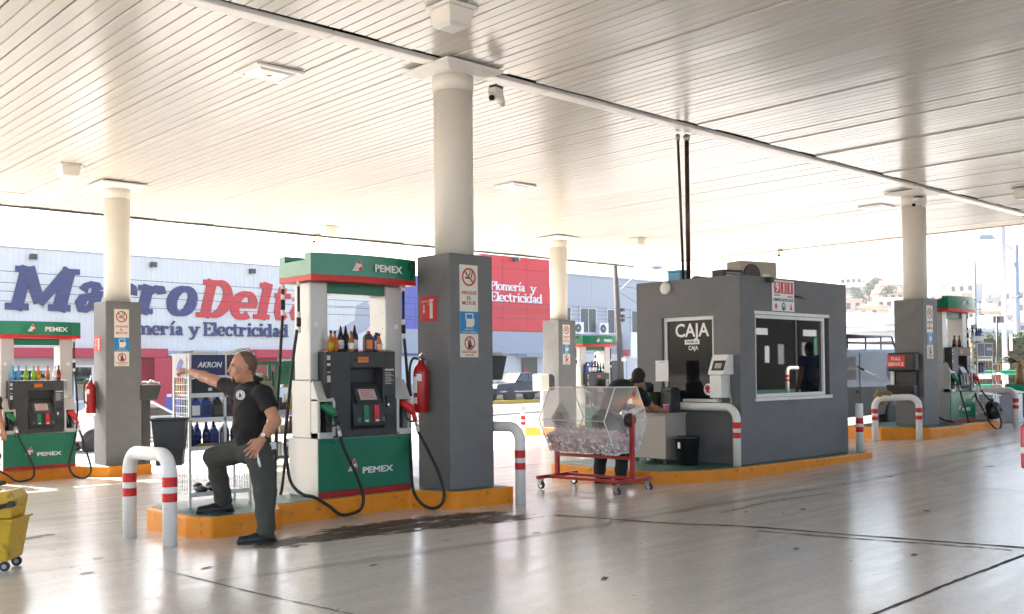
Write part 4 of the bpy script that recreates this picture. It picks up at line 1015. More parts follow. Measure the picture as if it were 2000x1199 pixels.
    hose(t, [(1.15, .66, 1.9), (1.2, .7, 1.0), (1.24, .72, .1), (1.2, .74, .04), (1.1, .7, .5)])
    for px, py, a, b in ((-.075, .24, 1.75, 2.245), (-.02, .66, 1.95, 2.245), (1.205, .14, 1.70, 2.245), (1.15, .66, 1.9, 2.245)):
        mb = MB(); mb.cyl((px, py, a), (px, py, b), .015, n=9); q = obj('hose_whip', mb, 'rubber', t)
        for zz in (a, a+.16): mb = MB(); mb.cyl((px, py, zz-.03), (px, py, zz+.03), .022, n=9); obj('breakaway', mb, 'whiteclean', q)
        mb = MB(); mb.cyl((px, py, a+.035), (px, py, a+.125), .025, n=9); obj('coupling', mb, 'rubber', q)
        mb = MB(); mb.cyl((px, py, b-.05), (px, py, b), .021, n=9); obj('collar', mb, 'whiteclean', q)
    # top sign
    N = 16; mb = MB(); xs = [-.085+1.345*i/N for i in range(N+1)]
    v = []
    for x_ in xs: v += [(x_, curve_y(x_), 2.302), (x_, curve_y(x_), 2.53), (x_, .10, 2.53), (x_, .10, 2.302)]
    fs = []
    for i in range(N):
        for k in range(4): fs.append((4*i+k, 4*i+(k+1) % 4, 4*i+4+(k+1) % 4, 4*i+4+k)[::-1])
    fs += [(0, 1, 2, 3), (4*N+3, 4*N+2, 4*N+1, 4*N)]; mb.add(v, fs); sg = obj('sign_face', mb, 'signgreen', t)
    mb = MB(); v = []
    for x_ in xs: v += [(x_, curve_y(x_)-.004, 2.246), (x_, curve_y(x_)-.004, 2.30), (x_, .62, 2.30), (x_, .62, 2.246)]
    mb.add(v, fs); obj('red_band', mb, 'red', t)
    mb = MB(); mb.box(-.085, 1.26, .1005, .5, 2.302, 2.46); mb.box(-.085, 1.26, .5005, .62, 2.302, 2.53); obj('sign_back', mb, 'signgreen', t)
    mb = MB(); mb.box(.216, .964, .18, .44, 2.13, 2.2445); obj('sign_soffit', mb, 'pumpgreen', t)
    sl2 = lambda x_: Vector((1, .4*(2*((x_+.085)/1.345)-1)/1.345, 0))
    mb = MB(frame((.44, curve_y(.44)-.004, 2.40), sl2(.44), Z_)); emblem(mb, .085); obj('emblem', mb, ['whiteclean', 'red', 'ticketpink', 'ink'], sg)
    text(sg, 'lettering', 'PEMEX', .105, (.82, curve_y(.82)-.010, 2.365), sl2(.82), Z_, 'whiteclean', .03, width=.39)
    text(sg, 'number', num, .27, ((1.185 if len(num) < 2 else 1.14), curve_y(1.185)-.008, 2.325), sl2(1.175), Z_, 'ink', .008, width=None if len(num) < 2 else .19)
    if side:
        for i, s_ in enumerate(side): text(sg, 'number', s_, .19, (-.0905, .42-.30*i, 2.345), (0, -1, 0), Z_, 'ink', .008)
    return t
def ptop(x, y): return g(x, y)+.204
P9 = pump('nearest fuel pump numbered 9 with green and red nozzles', 5.47, 8.86, .204, '9')
ga = g(6.5, 18.1)+.204
P15 = pump('fuel pump numbered 15 at the left edge', 5.03, 18.02, ga, '15')
gc = g(18.5, 18)+.204-.15
P13 = pump('far fuel pump with 14 and 13 on its end, behind raffle drum', 19.4, 18.1, gc, '13', ('14', '13'))
gd = g(19, 8.5)+.204
P7 = pump('fuel pump on the right island beside the tall rack', 19.95, 8.62, gd, '7', ('8', '7'))

# ------------------------------------------------------------------ bottles for sale
def bottle(label, x, y, z, kind, col, cap='ink', lab='paper', s=1., group='bottles on the pumps', rz=0.):
    t = thing('bottle', label, 'bottle', (x, y, z), rz, group); t.scale = (s, s, s)
    if kind == 'neck':
        mb = MB(); mb.lathe([(.0, 0), (.032, .001), (.034, .012), (.034, .10), (.026, .135), (.013, .165), (.012, .195), (.0, .195)], 12); obj('body', mb, col, t)
        mb = MB(); mb.lathe([(.015, .192), (.015, .222), (0, .222)], 10); obj('cap', mb, cap, t)
        mb = MB(); mb.lathe([(.0348, .025), (.0348, .092)], 12); obj('label', mb, lab, t)
    elif kind == 'cone':
        mb = MB(); mb.lathe([(.0, 0), (.036, .001), (.038, .012), (.038, .15), (.03, .185), (0, .19)], 12); obj('body', mb, col, t)
        mb = MB(); mb.lathe([(.024, .188), (.02, .205), (.007, .275), (.0, .278)], 10); obj('cap', mb, cap, t)
        mb = MB(); mb.lathe([(.0388, .03), (.0388, .125)], 12); obj('label', mb, lab, t)
    else:   # jug
        mb = MB(); mb.prism([(-.055, 0), (.055, 0), (.055, .145), (.03, .195), (-.012, .20), (-.05, .16)], -.03, .03, 'xz'); obj('body', mb, col, t, .010)
        mb = MB(); mb.lathe([(.02, .198), (.02, .224), (0, .224)], 12, (.01, 0, 0)); obj('cap', mb, cap, t)
        mb = MB(); mb.box(-.04, .042, -.0325, -.0305, .03, .13); obj('label', mb, lab, t)
    return t
z9 = .204+1.522; bx_ = 5.47; by_ = 8.86
for a in ((.20, .06, 'neck', 'amber', 'ink', 'yellow', 1., 'leftmost amber bottle with yellow label on pump 9'),
          (.275, .10, 'neck', 'orange', 'ink', 'orange', 1., 'slim orange bottle second from left on pump 9'),
          (.385, .16, 'cone', 'black', 'ink', 'paper', 1., 'left cone spout bottle with pale label on pump 9'),
          (.44, .04, 'neck', 'amber', 'amber', 'paper', 1., 'amber bottle with white label in front on pump 9'),
          (.475, .20, 'cone', 'black', 'ink', 'navy', 1.02, 'middle dark cone spout bottle at the back on pump 9'),
          (.55, .14, 'cone', 'navy', 'ink', 'paper', 1.04, 'navy cone spout bottle right of the front amber one'),
          (.695, .10, 'jug', 'charcoal', 'red', 'orange', 1.0, 'charcoal oil jug with red cap on pump 9'),
          (.835, .15, 'jug', 'oilblue', 'ink', 'paper', .95, 'blue oil jug with black cap at right on pump 9'),
          (.80, .04, 'neck', 'orange', 'ink', 'ticketpink', .9, 'rightmost small orange bottle in front on pump 9')):
    bottle(a[7], bx_+a[0], by_+a[1], z9, a[2], a[3], a[4], a[5], a[6])
z15 = ga+1.522
for a in ((.18, 'skyblue', 'skyblue', 'leftmost sky blue bottle on pump 15'), (.27, 'skyblue', 'skyblue', 'second sky blue bottle on pump 15'), (.39, 'limegreen', 'limegreen', 'tall left lime green bottle on pump 15'), (.51, 'limegreen', 'limegreen', 'right lime green bottle on pump 15'), (.585, 'orange', 'yellow', 'yellow orange bottle beside green one on pump 15'), (.74, 'orange', 'amber', 'amber orange bottle standing alone on pump 15'), (.86, 'paper', 'whiteclean', 'white bottle near the right upright of pump 15'), (.92, 'darkbrown', 'lampred', 'dark red bottle rightmost on pump 15')):
    bottle(a[3], 5.03+a[0], 18.02+.08, z15, 'neck', a[1], a[1], a[2], 1.15)
z13 = gc+1.522
for i, (k, c, l, w_) in enumerate((('jug', 'oilblue', 'oilblue', 'left plain blue jug on pump 13'), ('jug', 'oilblue', 'paper', 'second blue jug with white label on pump 13'), ('cone', 'navy', 'paper', 'first navy cone bottle on pump 13'), ('cone', 'black', 'paper', 'black cone bottle in the middle on pump 13'), ('cone', 'navy', 'skyblue', 'navy cone bottle with blue label on pump 13'), ('neck', 'darkbrown', 'darkbrown', 'dark brown bottle on pump 13'), ('neck', 'darkbrown', 'paper', 'brown bottle with pale label rightmost on pump 13'))):
    bottle(w_, 19.4+.16+i*.115, 18.1+.1, z13, k, c, 'ink', l, 1.2)
z7 = gd+1.522
for x_, y_, k, c, l in ((.2, .3, 'jug', 'lampred', 'red jug at the left on pump 7'), (.45, .1, 'neck', 'darkbrown', 'dark bottle in the middle on pump 7'), (.6, .15, 'neck', 'orange', 'orange bottle on pump 7'), (.75, .12, 'neck', 'darkbrown', 'dark bottle beside the orange one on pump 7')):
    bottle(l, 19.95+x_, 8.62+y_, z7, k, c, 'ink', c, 1.1)
# ------------------------------------------------------------------ hoop and post bollards
def hoop(label, a, b, h=.79, r=.062, z=None, cat='bollard'):
    za, zb_ = (g(*a), g(*b)) if z is None else (z, z)
    t = thing('hoop_bollard', label, cat, (*a, za), 0, 'white pipe bollards with red bands')
    d = Vector((b[0]-a[0], b[1]-a[1], zb_-za)); L = d.length; u = d/L; R = .17
    pts = [Vector((0, 0, -.02)), Vector((0, 0, h-R))]
    for i in range(1, 9):
        w_ = R_(90*i/8); pts.append(Vector((0, 0, h-R))+u*R*(1-math.cos(w_))+Vector((0, 0, R*math.sin(w_))))
    e = d+Vector((0, 0, h-R))
    for i in range(0, 9):
        w_ = R_(90*i/8); pts.append(e-u*R*(1-math.sin(w_))+Vector((0, 0, R*math.cos(w_))))
    pts.append(d+Vector((0, 0, -.02)))
    mb = MB(); mb.ring(pts, r, 20); obj('pipe', mb, 'white', t)
    for o in (Vector((0, 0, 0)), d):
        for z0, z1 in ((.385, .46), (.515, .60)):
            mb = MB(); mb.ring([o+Vector((0, 0, z0)), o+Vector((0, 0, z1))], r+.0025, 20, cap=False); obj('red_band', mb, 'red', t)
    return t
hoop('white hoop bollard with red bands in front of the display rack', (3.655, 9.2), (3.675, 8.37))
hoop('white hoop bollard at the right end of pump 9\'s island', (7.60, 8.09), (7.62, 9.6), .86, .058)
hoop('white hoop bollard against the kiosk beside the black bin', (11.36, 7.80), (11.36, 9.3), .80, .055, .178)
hoop('white hoop bollard with yellow gloves draped over it', (17.60, 9.02), (17.95, 8.34), .80, .058)
hoop('white hoop bollard at the far right beside the black bags', (21.70, 8.02), (21.75, 9.1), .78, .058)
hoop('bright white hoop bollard in the sun beyond the raffle drum', (16.36, 17.3), (16.5, 19.0), .82, .06)
hoop('white hoop bollard in the sun behind the palm planter', (27.2, 10.3), (27.4, 11.6), 1.0, .07)
t = thing('post_bollard', 'single white post bollard at the kiosk\'s right corner', 'bollard', (14.62, 7.75, .178), 0, 'white pipe bollards with red bands')
mb = MB(); mb.lathe([(.058, 0), (.058, .74), (.05, .755), (0, .757)], 20); obj('pipe', mb, 'white', t)
for z0, z1 in ((.31, .39), (.44, .53)): mb = MB(); mb.lathe([(.0605, z0), (.0605, z1)], 20); obj('red_band', mb, 'red', t)
for nm, dx, rz_, l in (('glove', 0, .3, 'yellowed work glove draped over the hoop, right one'), ('glove', -.13, -.5, 'yellowed work glove lying on the hoop, left one')):
    t = thing('glove', l, 'glove', (17.70+dx*.4, 8.84-dx, .805+g(17.7, 8.8)), rz_)
    mb = MB(); mb.ring([(0, -.09, .05), (0, 0, .085), (0, .06, .03), (.01, .075, -.14 if dx == 0 else -.05)], [.05, .055, .05, .045], 9); b = obj('palm', mb, 'gloveyellow', t)
    for k in range(4): mb = MB(); mb.ring([(-.03+.02*k, .07, -.10 if dx == 0 else -.03), (-.035+.024*k, .075, -.22 if dx == 0 else -.12)], [.013, .010], 6); obj('finger', mb, 'gloveyellow', t)

# ------------------------------------------------------------------ notices and extinguishers on the column bases
def safety_sign(label, x, y):
    """white / blue / white column notice facing -Y"""
    t = thing('safety_sign', label, 'safety sign', (x-.04, y, 1.66), 0, 'safety notices on the columns')
    mb = MB(); mb.box(-.132, .132, -.006, -.001, 0, 1.02); obj('board', mb, 'cream', t)
    mb = MB(); mb.box(-.1325, .1325, -.0075, -.0062, .262, .51); obj('blue_field', mb, 'bluesign', t)
    F = frame((0, -.0065, 0), X_, Z_)
    def ban(cx, cz, r):
        mb = MB(F); disc(mb, (cx, cz), r, .002, 0, 26, r*.80)
        c, s = math.cos(.78), math.sin(.78); w_ = r*.10
        mb.face([(cx-c*r*.82-s*w_, cz+s*r*.82-c*w_, .003), (cx+c*r*.82-s*w_, cz-s*r*.82-c*w_, .003), (cx+c*r*.82+s*w_, cz-s*r*.82+c*w_, .003), (cx-c*r*.82+s*w_, cz+s*r*.82+c*w_, .003)], 0)
        return mb
    mb = ban(0, .885, .102); rect(mb, -.055, .01, .865, .885, .0015, 1); mb.face([(.03, .88, .0015), (.045, .88, .0015), (.06, .95, .0015), (.045, .955, .0015)], 1); mb.face([(.0, .90, .0015), (.012, .90, .0015), (.03, .96, .0015), (.015, .955, .0015)], 1)
    obj('no_smoking_mark', mb, ['inkred', 'ink'], t)
    mb = ban(.005, .158, .078); rect(mb, -.02, .03, .10, .17, .0015, 1); rect(mb, .0, .018, .17, .215, .0015, 1); obj('no_phone_mark', mb, ['inkred', 'ink'], t)
    for i, s_ in enumerate(('APAGUE', 'EL', 'MOTOR')): text(t, 'lettering', s_, .058, (0, -.0078, .69-i*.058), X_, Z_, 'inkred', .006, width=(.22, .062, .20)[i])
    mb = MB(F); rect(mb, -.045, .05, .335, .43, .003, 0); mb.face([(.05, .34, .003), (.075, .37, .003), (.075, .43, .003), (.05, .43, .003)], 0)
    for a, b, c, d in ((-.055, -.04, .42, .49), (-.04, .06, .478, .49), (.045, .06, .43, .478)): rect(mb, a, b, c, d, .0035, 0)
    obj('can_mark', mb, 'cream', t)
    text(t, 'lettering', 'DEPOSITE', .024, (0, -.0096, .302), X_, Z_, 'cream', .01, width=.13)
    text(t, 'lettering', 'SOLO EN TANQUE', .02, (0, -.0096, .274), X_, Z_, 'cream', .01, width=.21)
    text(t, 'lettering', 'APAGUE SU EQUIPO', .02, (0, -.0078, .048), X_, Z_, 'inkred', .006, width=.21)
    text(t, 'lettering', 'CELULAR', .022, (0, -.0078, .018), X_, Z_, 'inkred', .006, width=.13)
    mb = MB(F); rect(mb, -.12, .12, .068, .073, .002, 0); obj('line', mb, 'inkred', t)
cols = [(7.203, 8.73), (6.953, 18.03), (18.373, 18.03), (19.153, 8.93)]
for (x, y), l in zip(cols, ('tall safety notice strip on the nearest column base', 'tall safety notice strip on the column behind pump 15', 'tall safety notice strip on the far column behind the drum', 'tall safety notice strip on the right-hand column base')): safety_sign(l, x, y-.29)
def ext_sign(label, x, y, z):
    t = thing('extinguisher_sign', label, 'sign', (x, y, z), 0, 'red extinguisher signs')
    mb = MB(); mb.box(-.006, -.001, -.15, .15, 0, .27); obj('board', mb, 'red', t)
    mb = MB(frame((-.006, 0, 0), (0, -1, 0), Z_))
    rect(mb, .03, .085, .03, .19, .002, 0); mb.face([(.03, .19, .002), (.085, .19, .002), (.07, .21, .002), (.045, .21, .002)], 0); rect(mb, .02, .10, .212, .235, .002, 0); mb.face([(.02, .212, .002), (.03, .212, .002), (.012, .17, .002), (.004, .175, .002)], 0)
    obj('extinguisher_mark', mb, 'cream', t); mb = MB(frame((-.006, 0, 0), (0, -1, 0), Z_)); rect(mb, -.085, -.065, .12, .18, .002, 0); mb.face([(-.10, .12, .002), (-.075, .085, .002), (-.05, .12, .002)], 0); obj('arrow_mark', mb, 'cream', t)
    text(t, 'lettering', 'EXTINTOR', .028, (-.0085, .06, .205), (0, -1, 0), Z_, 'cream', .008, width=.11)
def extinguisher(label, x, y, z):
    t = thing('fire_extinguisher', label, 'fire extinguisher', (x, y, z), 0, 'red fire extinguishers')
    mb = MB(); mb.lathe([(0, 0), (.08, .0), (.086, .012), (.086, .45), (.075, .50), (.04, .545), (.03, .57), (0, .572)], 20); obj('cylinder', mb, 'extred', t)
    mb = MB(); mb.lathe([(.026, .57), (.03, .60), (.02, .62), (0, .622)], 12); v = obj('valve', mb, 'chrome', t)
    mb = MB(); mb.ring([(0, .02, .63), (-.02, -.06, .66), (-.03, -.11, .65)], .012, 7); obj('lever', mb, 'chrome', v)
    mb = MB(); mb.ring([(0, .02, .615), (-.02, -.05, .60), (-.03, -.10, .585)], .010, 7); obj('handle', mb, 'ink', v)
    mb = MB(); mb.ring(catmull([(-.02, .03, .60), (-.05, .08, .60), (-.075, .105, .50), (-.08, .10, .3), (-.07, .09, .18)], 5), .014, 8); obj('hose', mb, 'rubber', t)
    for z0, z1, m_ in ((.22, .40, 'paper'), (.10, .17, 'cream'), (.405, .43, 'redplas')):
        mb = MB(); mb.ring([(0, 0, z0), (0, 0, z1)], .0868, 20, cap=False)
        keep = [i for i, f in enumerate(mb.f)]; mb2 = MB(); n = 7
        v_ = [(-.0872*math.cos(R_(-62+i*14)), .0872*math.sin(R_(-62+i*14))*-1, zz) for zz in (z0, z1) for i in range(n)]
        mb2.add(v_, [(i, i+1, n+i+1, n+i) for i in range(n-1)]); obj('label', mb2, m_, t)
    mb = MB(); v_ = [(-.0872*math.cos(R_(15+i*14)), -.0872*math.sin(R_(15+i*14)), zz) for zz in (.35, .43) for i in range(4)]
    mb.add(v_, [(i, i+1, 4+i+1, 4+i) for i in range(3)]); obj('label', mb, 'paper', t)
    mb = MB(); mb.box(.06, .10, -.02, .02, .1, .58); obj('wall_bracket', mb, 'steel', t)
ext_sign('red extinguisher sign on the nearest column base', 7.203-.318, 8.81, 2.07)
extinguisher('red extinguisher on the nearest column base beside pump 9', 7.203-.318-.10, 8.83, 1.05)
ext_sign('red extinguisher sign on the column behind pump 15', 6.953-.318, 18.12, 1.93)
extinguisher('red extinguisher on the column behind pump 15', 6.953-.318-.10, 18.2, .82)
mb = MB()
# windscreen wash stations
def wash(label, x, y, z, full=False):
    t = thing('wash_station', label, 'wash station', (x, y, z), 0, 'windscreen wash boxes on the columns')
    mb = MB(); mb.box(-.01, .16, -.11, .11, -1.44, -.05); obj('post', mb, 'charcoal' if not full else 'black', t, .01)
    mb = MB(); mb.prism([(-.05, -.06), (.26, -.06), (.34, .22), (-.05, .22)], -.19, .19, 'xz'); mb.v = mb.v; obj('bucket', mb, 'charcoal', t, .015)
    mb = MB(); mb.box(-.03, .30, -.16, .16, .2205, .2255); obj('opening', mb, 'ink', t)
    mb = MB(); mb.ring([(.10, -.05, .2), (.20, -.02, .30), (.30, .05, .27)], .018, 7); mb.ring([(.0, .05, .2), (.1, .08, .27), (.33, -.1, .25)], .02, 7); obj('squeegee', mb, 'paper', t)
    return t
wash('dark wash box behind the nearest column base', 7.56, 8.80, 1.46)
wash('dark wash box behind the column next to pump 15', 7.30, 17.9, 1.10)
t = thing('towel_dispenser', 'cream paper towel dispenser on a post left of the raffle drum', 'towel dispenser', (17.55, 17.85, -.1))
mb = MB(); mb.box(-.03, .03, -.03, .03, 0, 1.1); obj('post', mb, 'white', t)
mb = MB(); mb.box(-.17, .1, -.17, .17, 1.1, 1.52); obj('box', mb, 'cream', t, .03); mb = MB(); mb.prism([(.1005, 1.1), (.30, 1.1), (.30, 1.45), (.2, 1.52), (.1005, 1.52)], -.17, .17, 'xz'); obj('dark_side', mb, 'charcoal', t, .02)
mb = MB(); mb.box(-.176, -.171, -.04, .04, 1.28, 1.36); obj('lock', mb, 'steel', t)
dx = 19.153-.318; t = thing('wash_station', 'black wash box with red FULL SERVICE plate on the right-hand column', 'wash station', (dx, 9.0, g(19, 9)), 0, 'windscreen wash boxes on the columns')
zz = 1.78-g(19, 9)
mb = MB(); mb.box(-.24, -.01, -.30, .27, zz-.36, zz); obj('towel_box', mb, 'black', t, .04, seg=3)
mb = MB(); mb.box(-.247, -.2405, -.10, .25, zz-.28, zz-.05); pl = obj('plate', mb, 'redplas', t)
text(pl, 'lettering', 'FULL', .085, (-.2485, .075, zz-.145), (0, -1, 0), Z_, 'whiteclean', .012, width=.19); text(pl, 'lettering', 'SERVICE', .085, (-.2485, .075, zz-.25), (0, -1, 0), Z_, 'whiteclean', .012, width=.31)
mb = MB(); mb.box(-.10, -.01, -.26, .24, zz-.66, zz-.362); obj('back_plate', mb, 'black', t, .01)
mb = MB(); mb.prism([(-.02, zz-.88), (-.22, zz-.88), (-.30, zz-.62), (-.02, zz-.62)], -.28, .27, 'xz'); obj('bucket', mb, 'black', t, .03)
mb = MB(); mb.box(-.15, -.11, .17, .24, zz-.63, zz-.363); obj('white_strip', mb, 'white', t)
mb = MB(); mb.ring([(-.15, .25, zz-.58), (-.2, .78, zz-.32)], .012, 7); q = obj('squeegee_stick', mb, 'white', t); mb = MB(); mb.ring([(-.2, .76, zz-.33), (-.21, .90, zz-.26)], .022, 7); obj('grip', mb, 'ink', q)

# ------------------------------------------------------------------ display rack on pump 9's island
def wire_rack(label, loc, rz, W, D, Hh, shelves, header, group='white display racks'):
    t = thing('display_rack', label, 'display rack', loc, rz, group)
    for x in (0, W):
        for y in (0, D):
            mb = MB(); mb.box(x-.012, x+.012, y-.012, y+.012, 0, Hh); obj('post', mb, 'wire', t)
    for z in shelves:
        mb = MB(); mb.box(.012, W-.012, .012, D-.012, z-.018, z); mb.box(0, W, -.014, -.002, z-.03, z+.012); obj('shelf', mb, 'wire', t)
    for x in (0, W):
        mb = MB(); y = 0
        for i in range(7): yy = .012+(D-.024)*i/6; mb.box(x-.003, x+.003, yy-.003, yy+.003, .12, Hh)
        for i in range(20): z = .14+(Hh-.16)*i/19; mb.box(x-.0055, x-.0028, .012, D-.012, z-.003, z+.003)
        o = obj('side_mesh', mb, 'wire', t); o['kind'] = 'stuff'
    mb = MB()
    for i in range(9): xx = W*i/8; mb.box(xx-.002, xx+.002, D-.002, D+.002, .12, shelves[-1])
    for i in range(14): z = .14+(shelves[-1]-.14)*i/13; mb.box(0, W, D+.002, D+.005, z-.002, z+.002)
    o = obj('back_mesh', mb, 'wire', t); o['kind'] = 'stuff'
    mb = MB(); mb.box(-.01, W+.01, -.016, .004, header[0], header[1]); obj('header_frame', mb, 'white', t)
    return t
rk = wire_rack('white wire rack of oil jugs with AKRON header behind the man', (4.25, 9.22, .204), 0, .64, .34, 1.50, (.13, .58, .86, 1.10), (1.27, 1.50))
mb = MB(); mb.box(.015, .365, -.022, -.0165, 1.285, 1.488); hd = obj('header_panel', mb, 'navy', rk)
mb = MB(frame((.19, -.0222, 1.385), X_, Z_)); mb.face([(-.16, -.08, .001), (.05, -.09, .001), (.15, .04, .001), (.02, .09, .001), (-.1, .02, .001)]); obj('blue_glow', mb, 'letterblue', hd)
text(hd, 'lettering', 'AKRON', .075, (.20, -.0245, 1.365), X_, Z_, 'whiteclean', .022, width=.26, shear=.25)
mb = MB(); mb.box(.385, .625, -.022, -.0165, 1.285, 1.488); hp = obj('header_panel', mb, 'darkbrown', rk)
mb = MB(frame((.51, -.0222, 1.36), X_, Z_)); mb.face([(.11*math.cos(i*.42), -.04+.09*math.sin(i*.42), .001) for i in range(15)]); obj('picture', mb, 'orange', hp)
mb = MB(); mb.box(-.020, -.014, .02, .32, 1.27, 1.5); sp = obj('side_panel', mb, 'facadelow', rk)
mb = MB(frame((-.0205, .17, 1.39), (0, -1, 0), Z_)); mb.face([(-.08, -.05, .001), (.03, -.07, .001), (.09, .03, .001), (.02, .07, .001), (-.04, .02, .001)]); obj('picture', mb, 'wallblue', sp)
mb = MB(); mb.box(.36, .38, -.014, .01, .58, 1.27); obj('divider', mb, 'wire', rk)
for x_, m_, l in ((.05, 'dark', 'black folded tray lying flat on the rack top'), (.42, 'dark', 'tilted black tray on the right of the rack top')):
    t = thing('tray', l, 'tray', (4.25+x_+.12, 9.35, 1.71), 0); mb = MB(); mb.T = Matrix.Rotation(0 if x_ < .1 else -.28, 4, 'Y'); mb.box(-.13, .13, -.1, .1, 0, .022); obj('tray_panel', mb, 'dark', t); mb = MB(mb.T); mb.box(-.12, .12, -.105, -.1005, .004, .018); obj('rim', mb, 'whiteclean', t)
def jug(label, x, y, z, m_, kind='jug', s=1.5, lab='paper', grp='oil containers on the rack', rz=0): return bottle(label, x, y, z, kind, m_, 'ink', lab, s, grp, rz)
rx, ry, rzz = 4.25, 9.22, .204
t = thing('car_battery', 'black car battery on the rack\'s top shelf', 'car battery', (rx+.20, ry+.13, rzz+1.102)); mb = MB(); mb.box(-.16, .16, -.1, .1, 0, .15); obj('case', mb, 'black', t, .01)
for s_ in (-.1, .1): mb = MB(); mb.cyl((s_, -.05, .15), (s_, -.05, .165), .012, n=8); obj('terminal', mb, 'chrome', t)
mb = MB(); mb.box(.01, .05, -.1015, -.1002, .03, .06); obj('label', mb, 'paper', t)
jug('blue oil jug with white ring print on the middle shelf', rx+.10, ry+.10, rzz+.862, 'oilblue', s=.98, lab='whiteclean')
jug('plain blue oil jug second on the middle shelf', rx+.22, ry+.12, rzz+.862, 'oilblue', s=.96, lab='navy')
jug('dark oil jug right of the blue jugs on the middle shelf', rx+.34, ry+.12, rzz+.862, 'black', s=.96, lab='olive')
jug('dark olive jug behind the man on the middle shelf', rx+.46, ry+.14, rzz+.862, 'olive', s=.96, lab='dark')
for i, (dx_, m_, k, l) in enumerate(((.06, 'navy', 'cone', 'leftmost navy cone bottle on the lower shelf'), (.14, 'oilblue', 'cone', 'second blue cone bottle on the lower shelf'), (.22, 'navy', 'cone', 'third navy cone bottle on the lower shelf'), (.31, 'oilblue', 'jug', 'tall blue jug right of the cone bottles on the lower shelf'), (.43, 'oilblue', 'cone', 'blue cone bottle right of the tall blue jug'), (.53, 'navy', 'cone', 'rightmost navy cone bottle on the lower shelf'))):
    bottle(l, rx+dx_, ry+.10+.03*(i % 2), rzz+.582, k, m_, m_, 'letterblue' if i % 2 else 'navy', .9, 'oil containers on the rack')
for dx_, m_, k, l, z_, lb_ in ((.08, 'navy', 'cone', 'back row navy bottle leftmost on the lower shelf', .582, 'paper'), (.18, 'oilblue', 'jug', 'back row blue jug behind the left cone bottles', .582, 'paper'), (.37, 'oilblue', 'cone', 'back row blue bottle behind the tall blue jug', .582, 'navy'), (.48, 'navy', 'jug', 'back row navy jug at right on the lower shelf', .582, 'paper'),
                               (.16, 'oilblue', 'jug', 'back row blue jug at left on the middle shelf', .862, 'paper'), (.29, 'navy', 'jug', 'back row navy jug on the middle shelf', .862, 'skyblue'), (.56, 'darkbrown', 'jug', 'brown jug at the right end of the middle shelf', .862, 'redplas')):
    bottle(l, rx+dx_, ry+.25, rzz+z_, k, m_, 'ink', lb_, .92, 'oil containers on the rack')
t = thing('cloth', 'olive yellow cloth folded on the rack\'s lower shelf', 'cloth', (rx+.2, ry+.03, rzz+.583)); mb = MB(); mb.box(-.13, .13, -.025, .02, 0, .018); obj('fold', mb, 'olive', t, .006); mb = MB(); mb.box(-.10, .09, -.022, .018, .0185, .03); obj('fold', mb, 'yellow', t, .005)
t = thing('shoe_pair', 'dark shoes lying on the bottom shelf of the rack', 'shoes', (rx+.22, ry+.1, rzz+.132))
for s_ in (-.06, .07): mb = MB(); mb.ell((s_, 0, .03), (.055, .12, .035)); mb.ell((s_, .06, .055), (.045, .06, .035)); obj('shoe', mb, 'shoe', t)
# black bin hung on the rack
t = thing('trash_bin', 'black tapered bin hung on the rack\'s left side', 'bin', (3.98, 9.05, .65), -.55); t.scale = (.92, .92, .92)
mb = MB(); W1, D1, W0, D0, hh = .165, .13, .125, .10, .46
v = []
for (w_, d_, z_) in ((W0, D0, 0), (W1, D1, hh), (W1+.012, D1+.012, hh), (W1+.012, D1+.012, hh+.02), (W1-.012, D1-.012, hh+.02), (W0-.01, D0-.01, .02)):
    v += [(-w_, -d_, z_), (w_, -d_, z_), (w_, d_, z_), (-w_, d_, z_)]
fs = [(3, 2, 1, 0)]
for k in range(5): fs += [(4*k+i, 4*k+(i+1) % 4, 4*k+4+(i+1) % 4, 4*k+4+i) for i in range(4)]
fs += [(20, 21, 22, 23)]; mb.add(v, fs); obj('tub', mb, 'black', t, .012)
mb = MB(); mb.ring(catmull([(.10, .145, .42), (.16, .17, .44), (.2, .2, .43)], 4), .008, 6); obj('hook', mb, 'chrome', t)
mb = MB(); mb.box(.09, .14, .142, .150, .36, .42); obj('clip', mb, 'white', t)

# ------------------------------------------------------------------ green goods cage behind the rack
ca = (9.75, 17.4); cz = g(*ca)
t = thing('goods_cage', 'green rolling mesh cage of goods behind the man', 'cage', (*ca, cz+.12), -.35)
W, D, Hh = 1.0, .8, 1.9
for x in (-W/2, -.02, W/2):
    for y in (-D/2, D/2): mb = MB(); mb.box(x-.03, x+.03, y-.03, y+.03, 0, Hh); obj('post', mb, 'cagegreen', t)
for z in (.05, Hh-.04):
    for y in (-D/2, D/2): mb = MB(); mb.box(-W/2+.03, W/2-.03, y-.028, y+.028, z-.03, z+.03); obj('rail', mb, 'cagegreen', t)
mb = MB(); mb.box(.01, W/2-.03, -D/2-.01, -D/2+.01, 1.45, Hh-.07); obj('solid_panel', mb, 'cagegreen', t)
mb = MB()
for i in range(26): x = -W/2+.03+i*.018; mb.box(x-.002, x+.002, -D/2-.004, -D/2, .08, Hh-.07)
for i in range(64): z = .09+i*.027; mb.box(-W/2+.03, -.05, -D/2-.007, -D/2-.003, z-.002, z+.002)
o = obj('front_mesh', mb, 'cagegreen', t); o['kind'] = 'stuff'
for z in (.5, .95, 1.4): mb = MB(); mb.box(-W/2+.03, W/2-.03, -D/2+.05, D/2-.03, z-.015, z); obj('shelf', mb, 'steel', t)
for x in (-W/2, W/2):
    for y in (-D/2, D/2): mb = MB(); mb.lathe([(.055, -.025), (.055, .025)], 12, (x, y, -.06), 0, 'x'); obj('caster', mb, 'rubber', t)
cols_ = [['paper', 'cream', 'skyblue'], ['yellow', 'paper', 'redplas'], ['greyblue', 'cream', 'orange'], ['paper', 'darkbrown', 'limegreen']]
mb = MB()
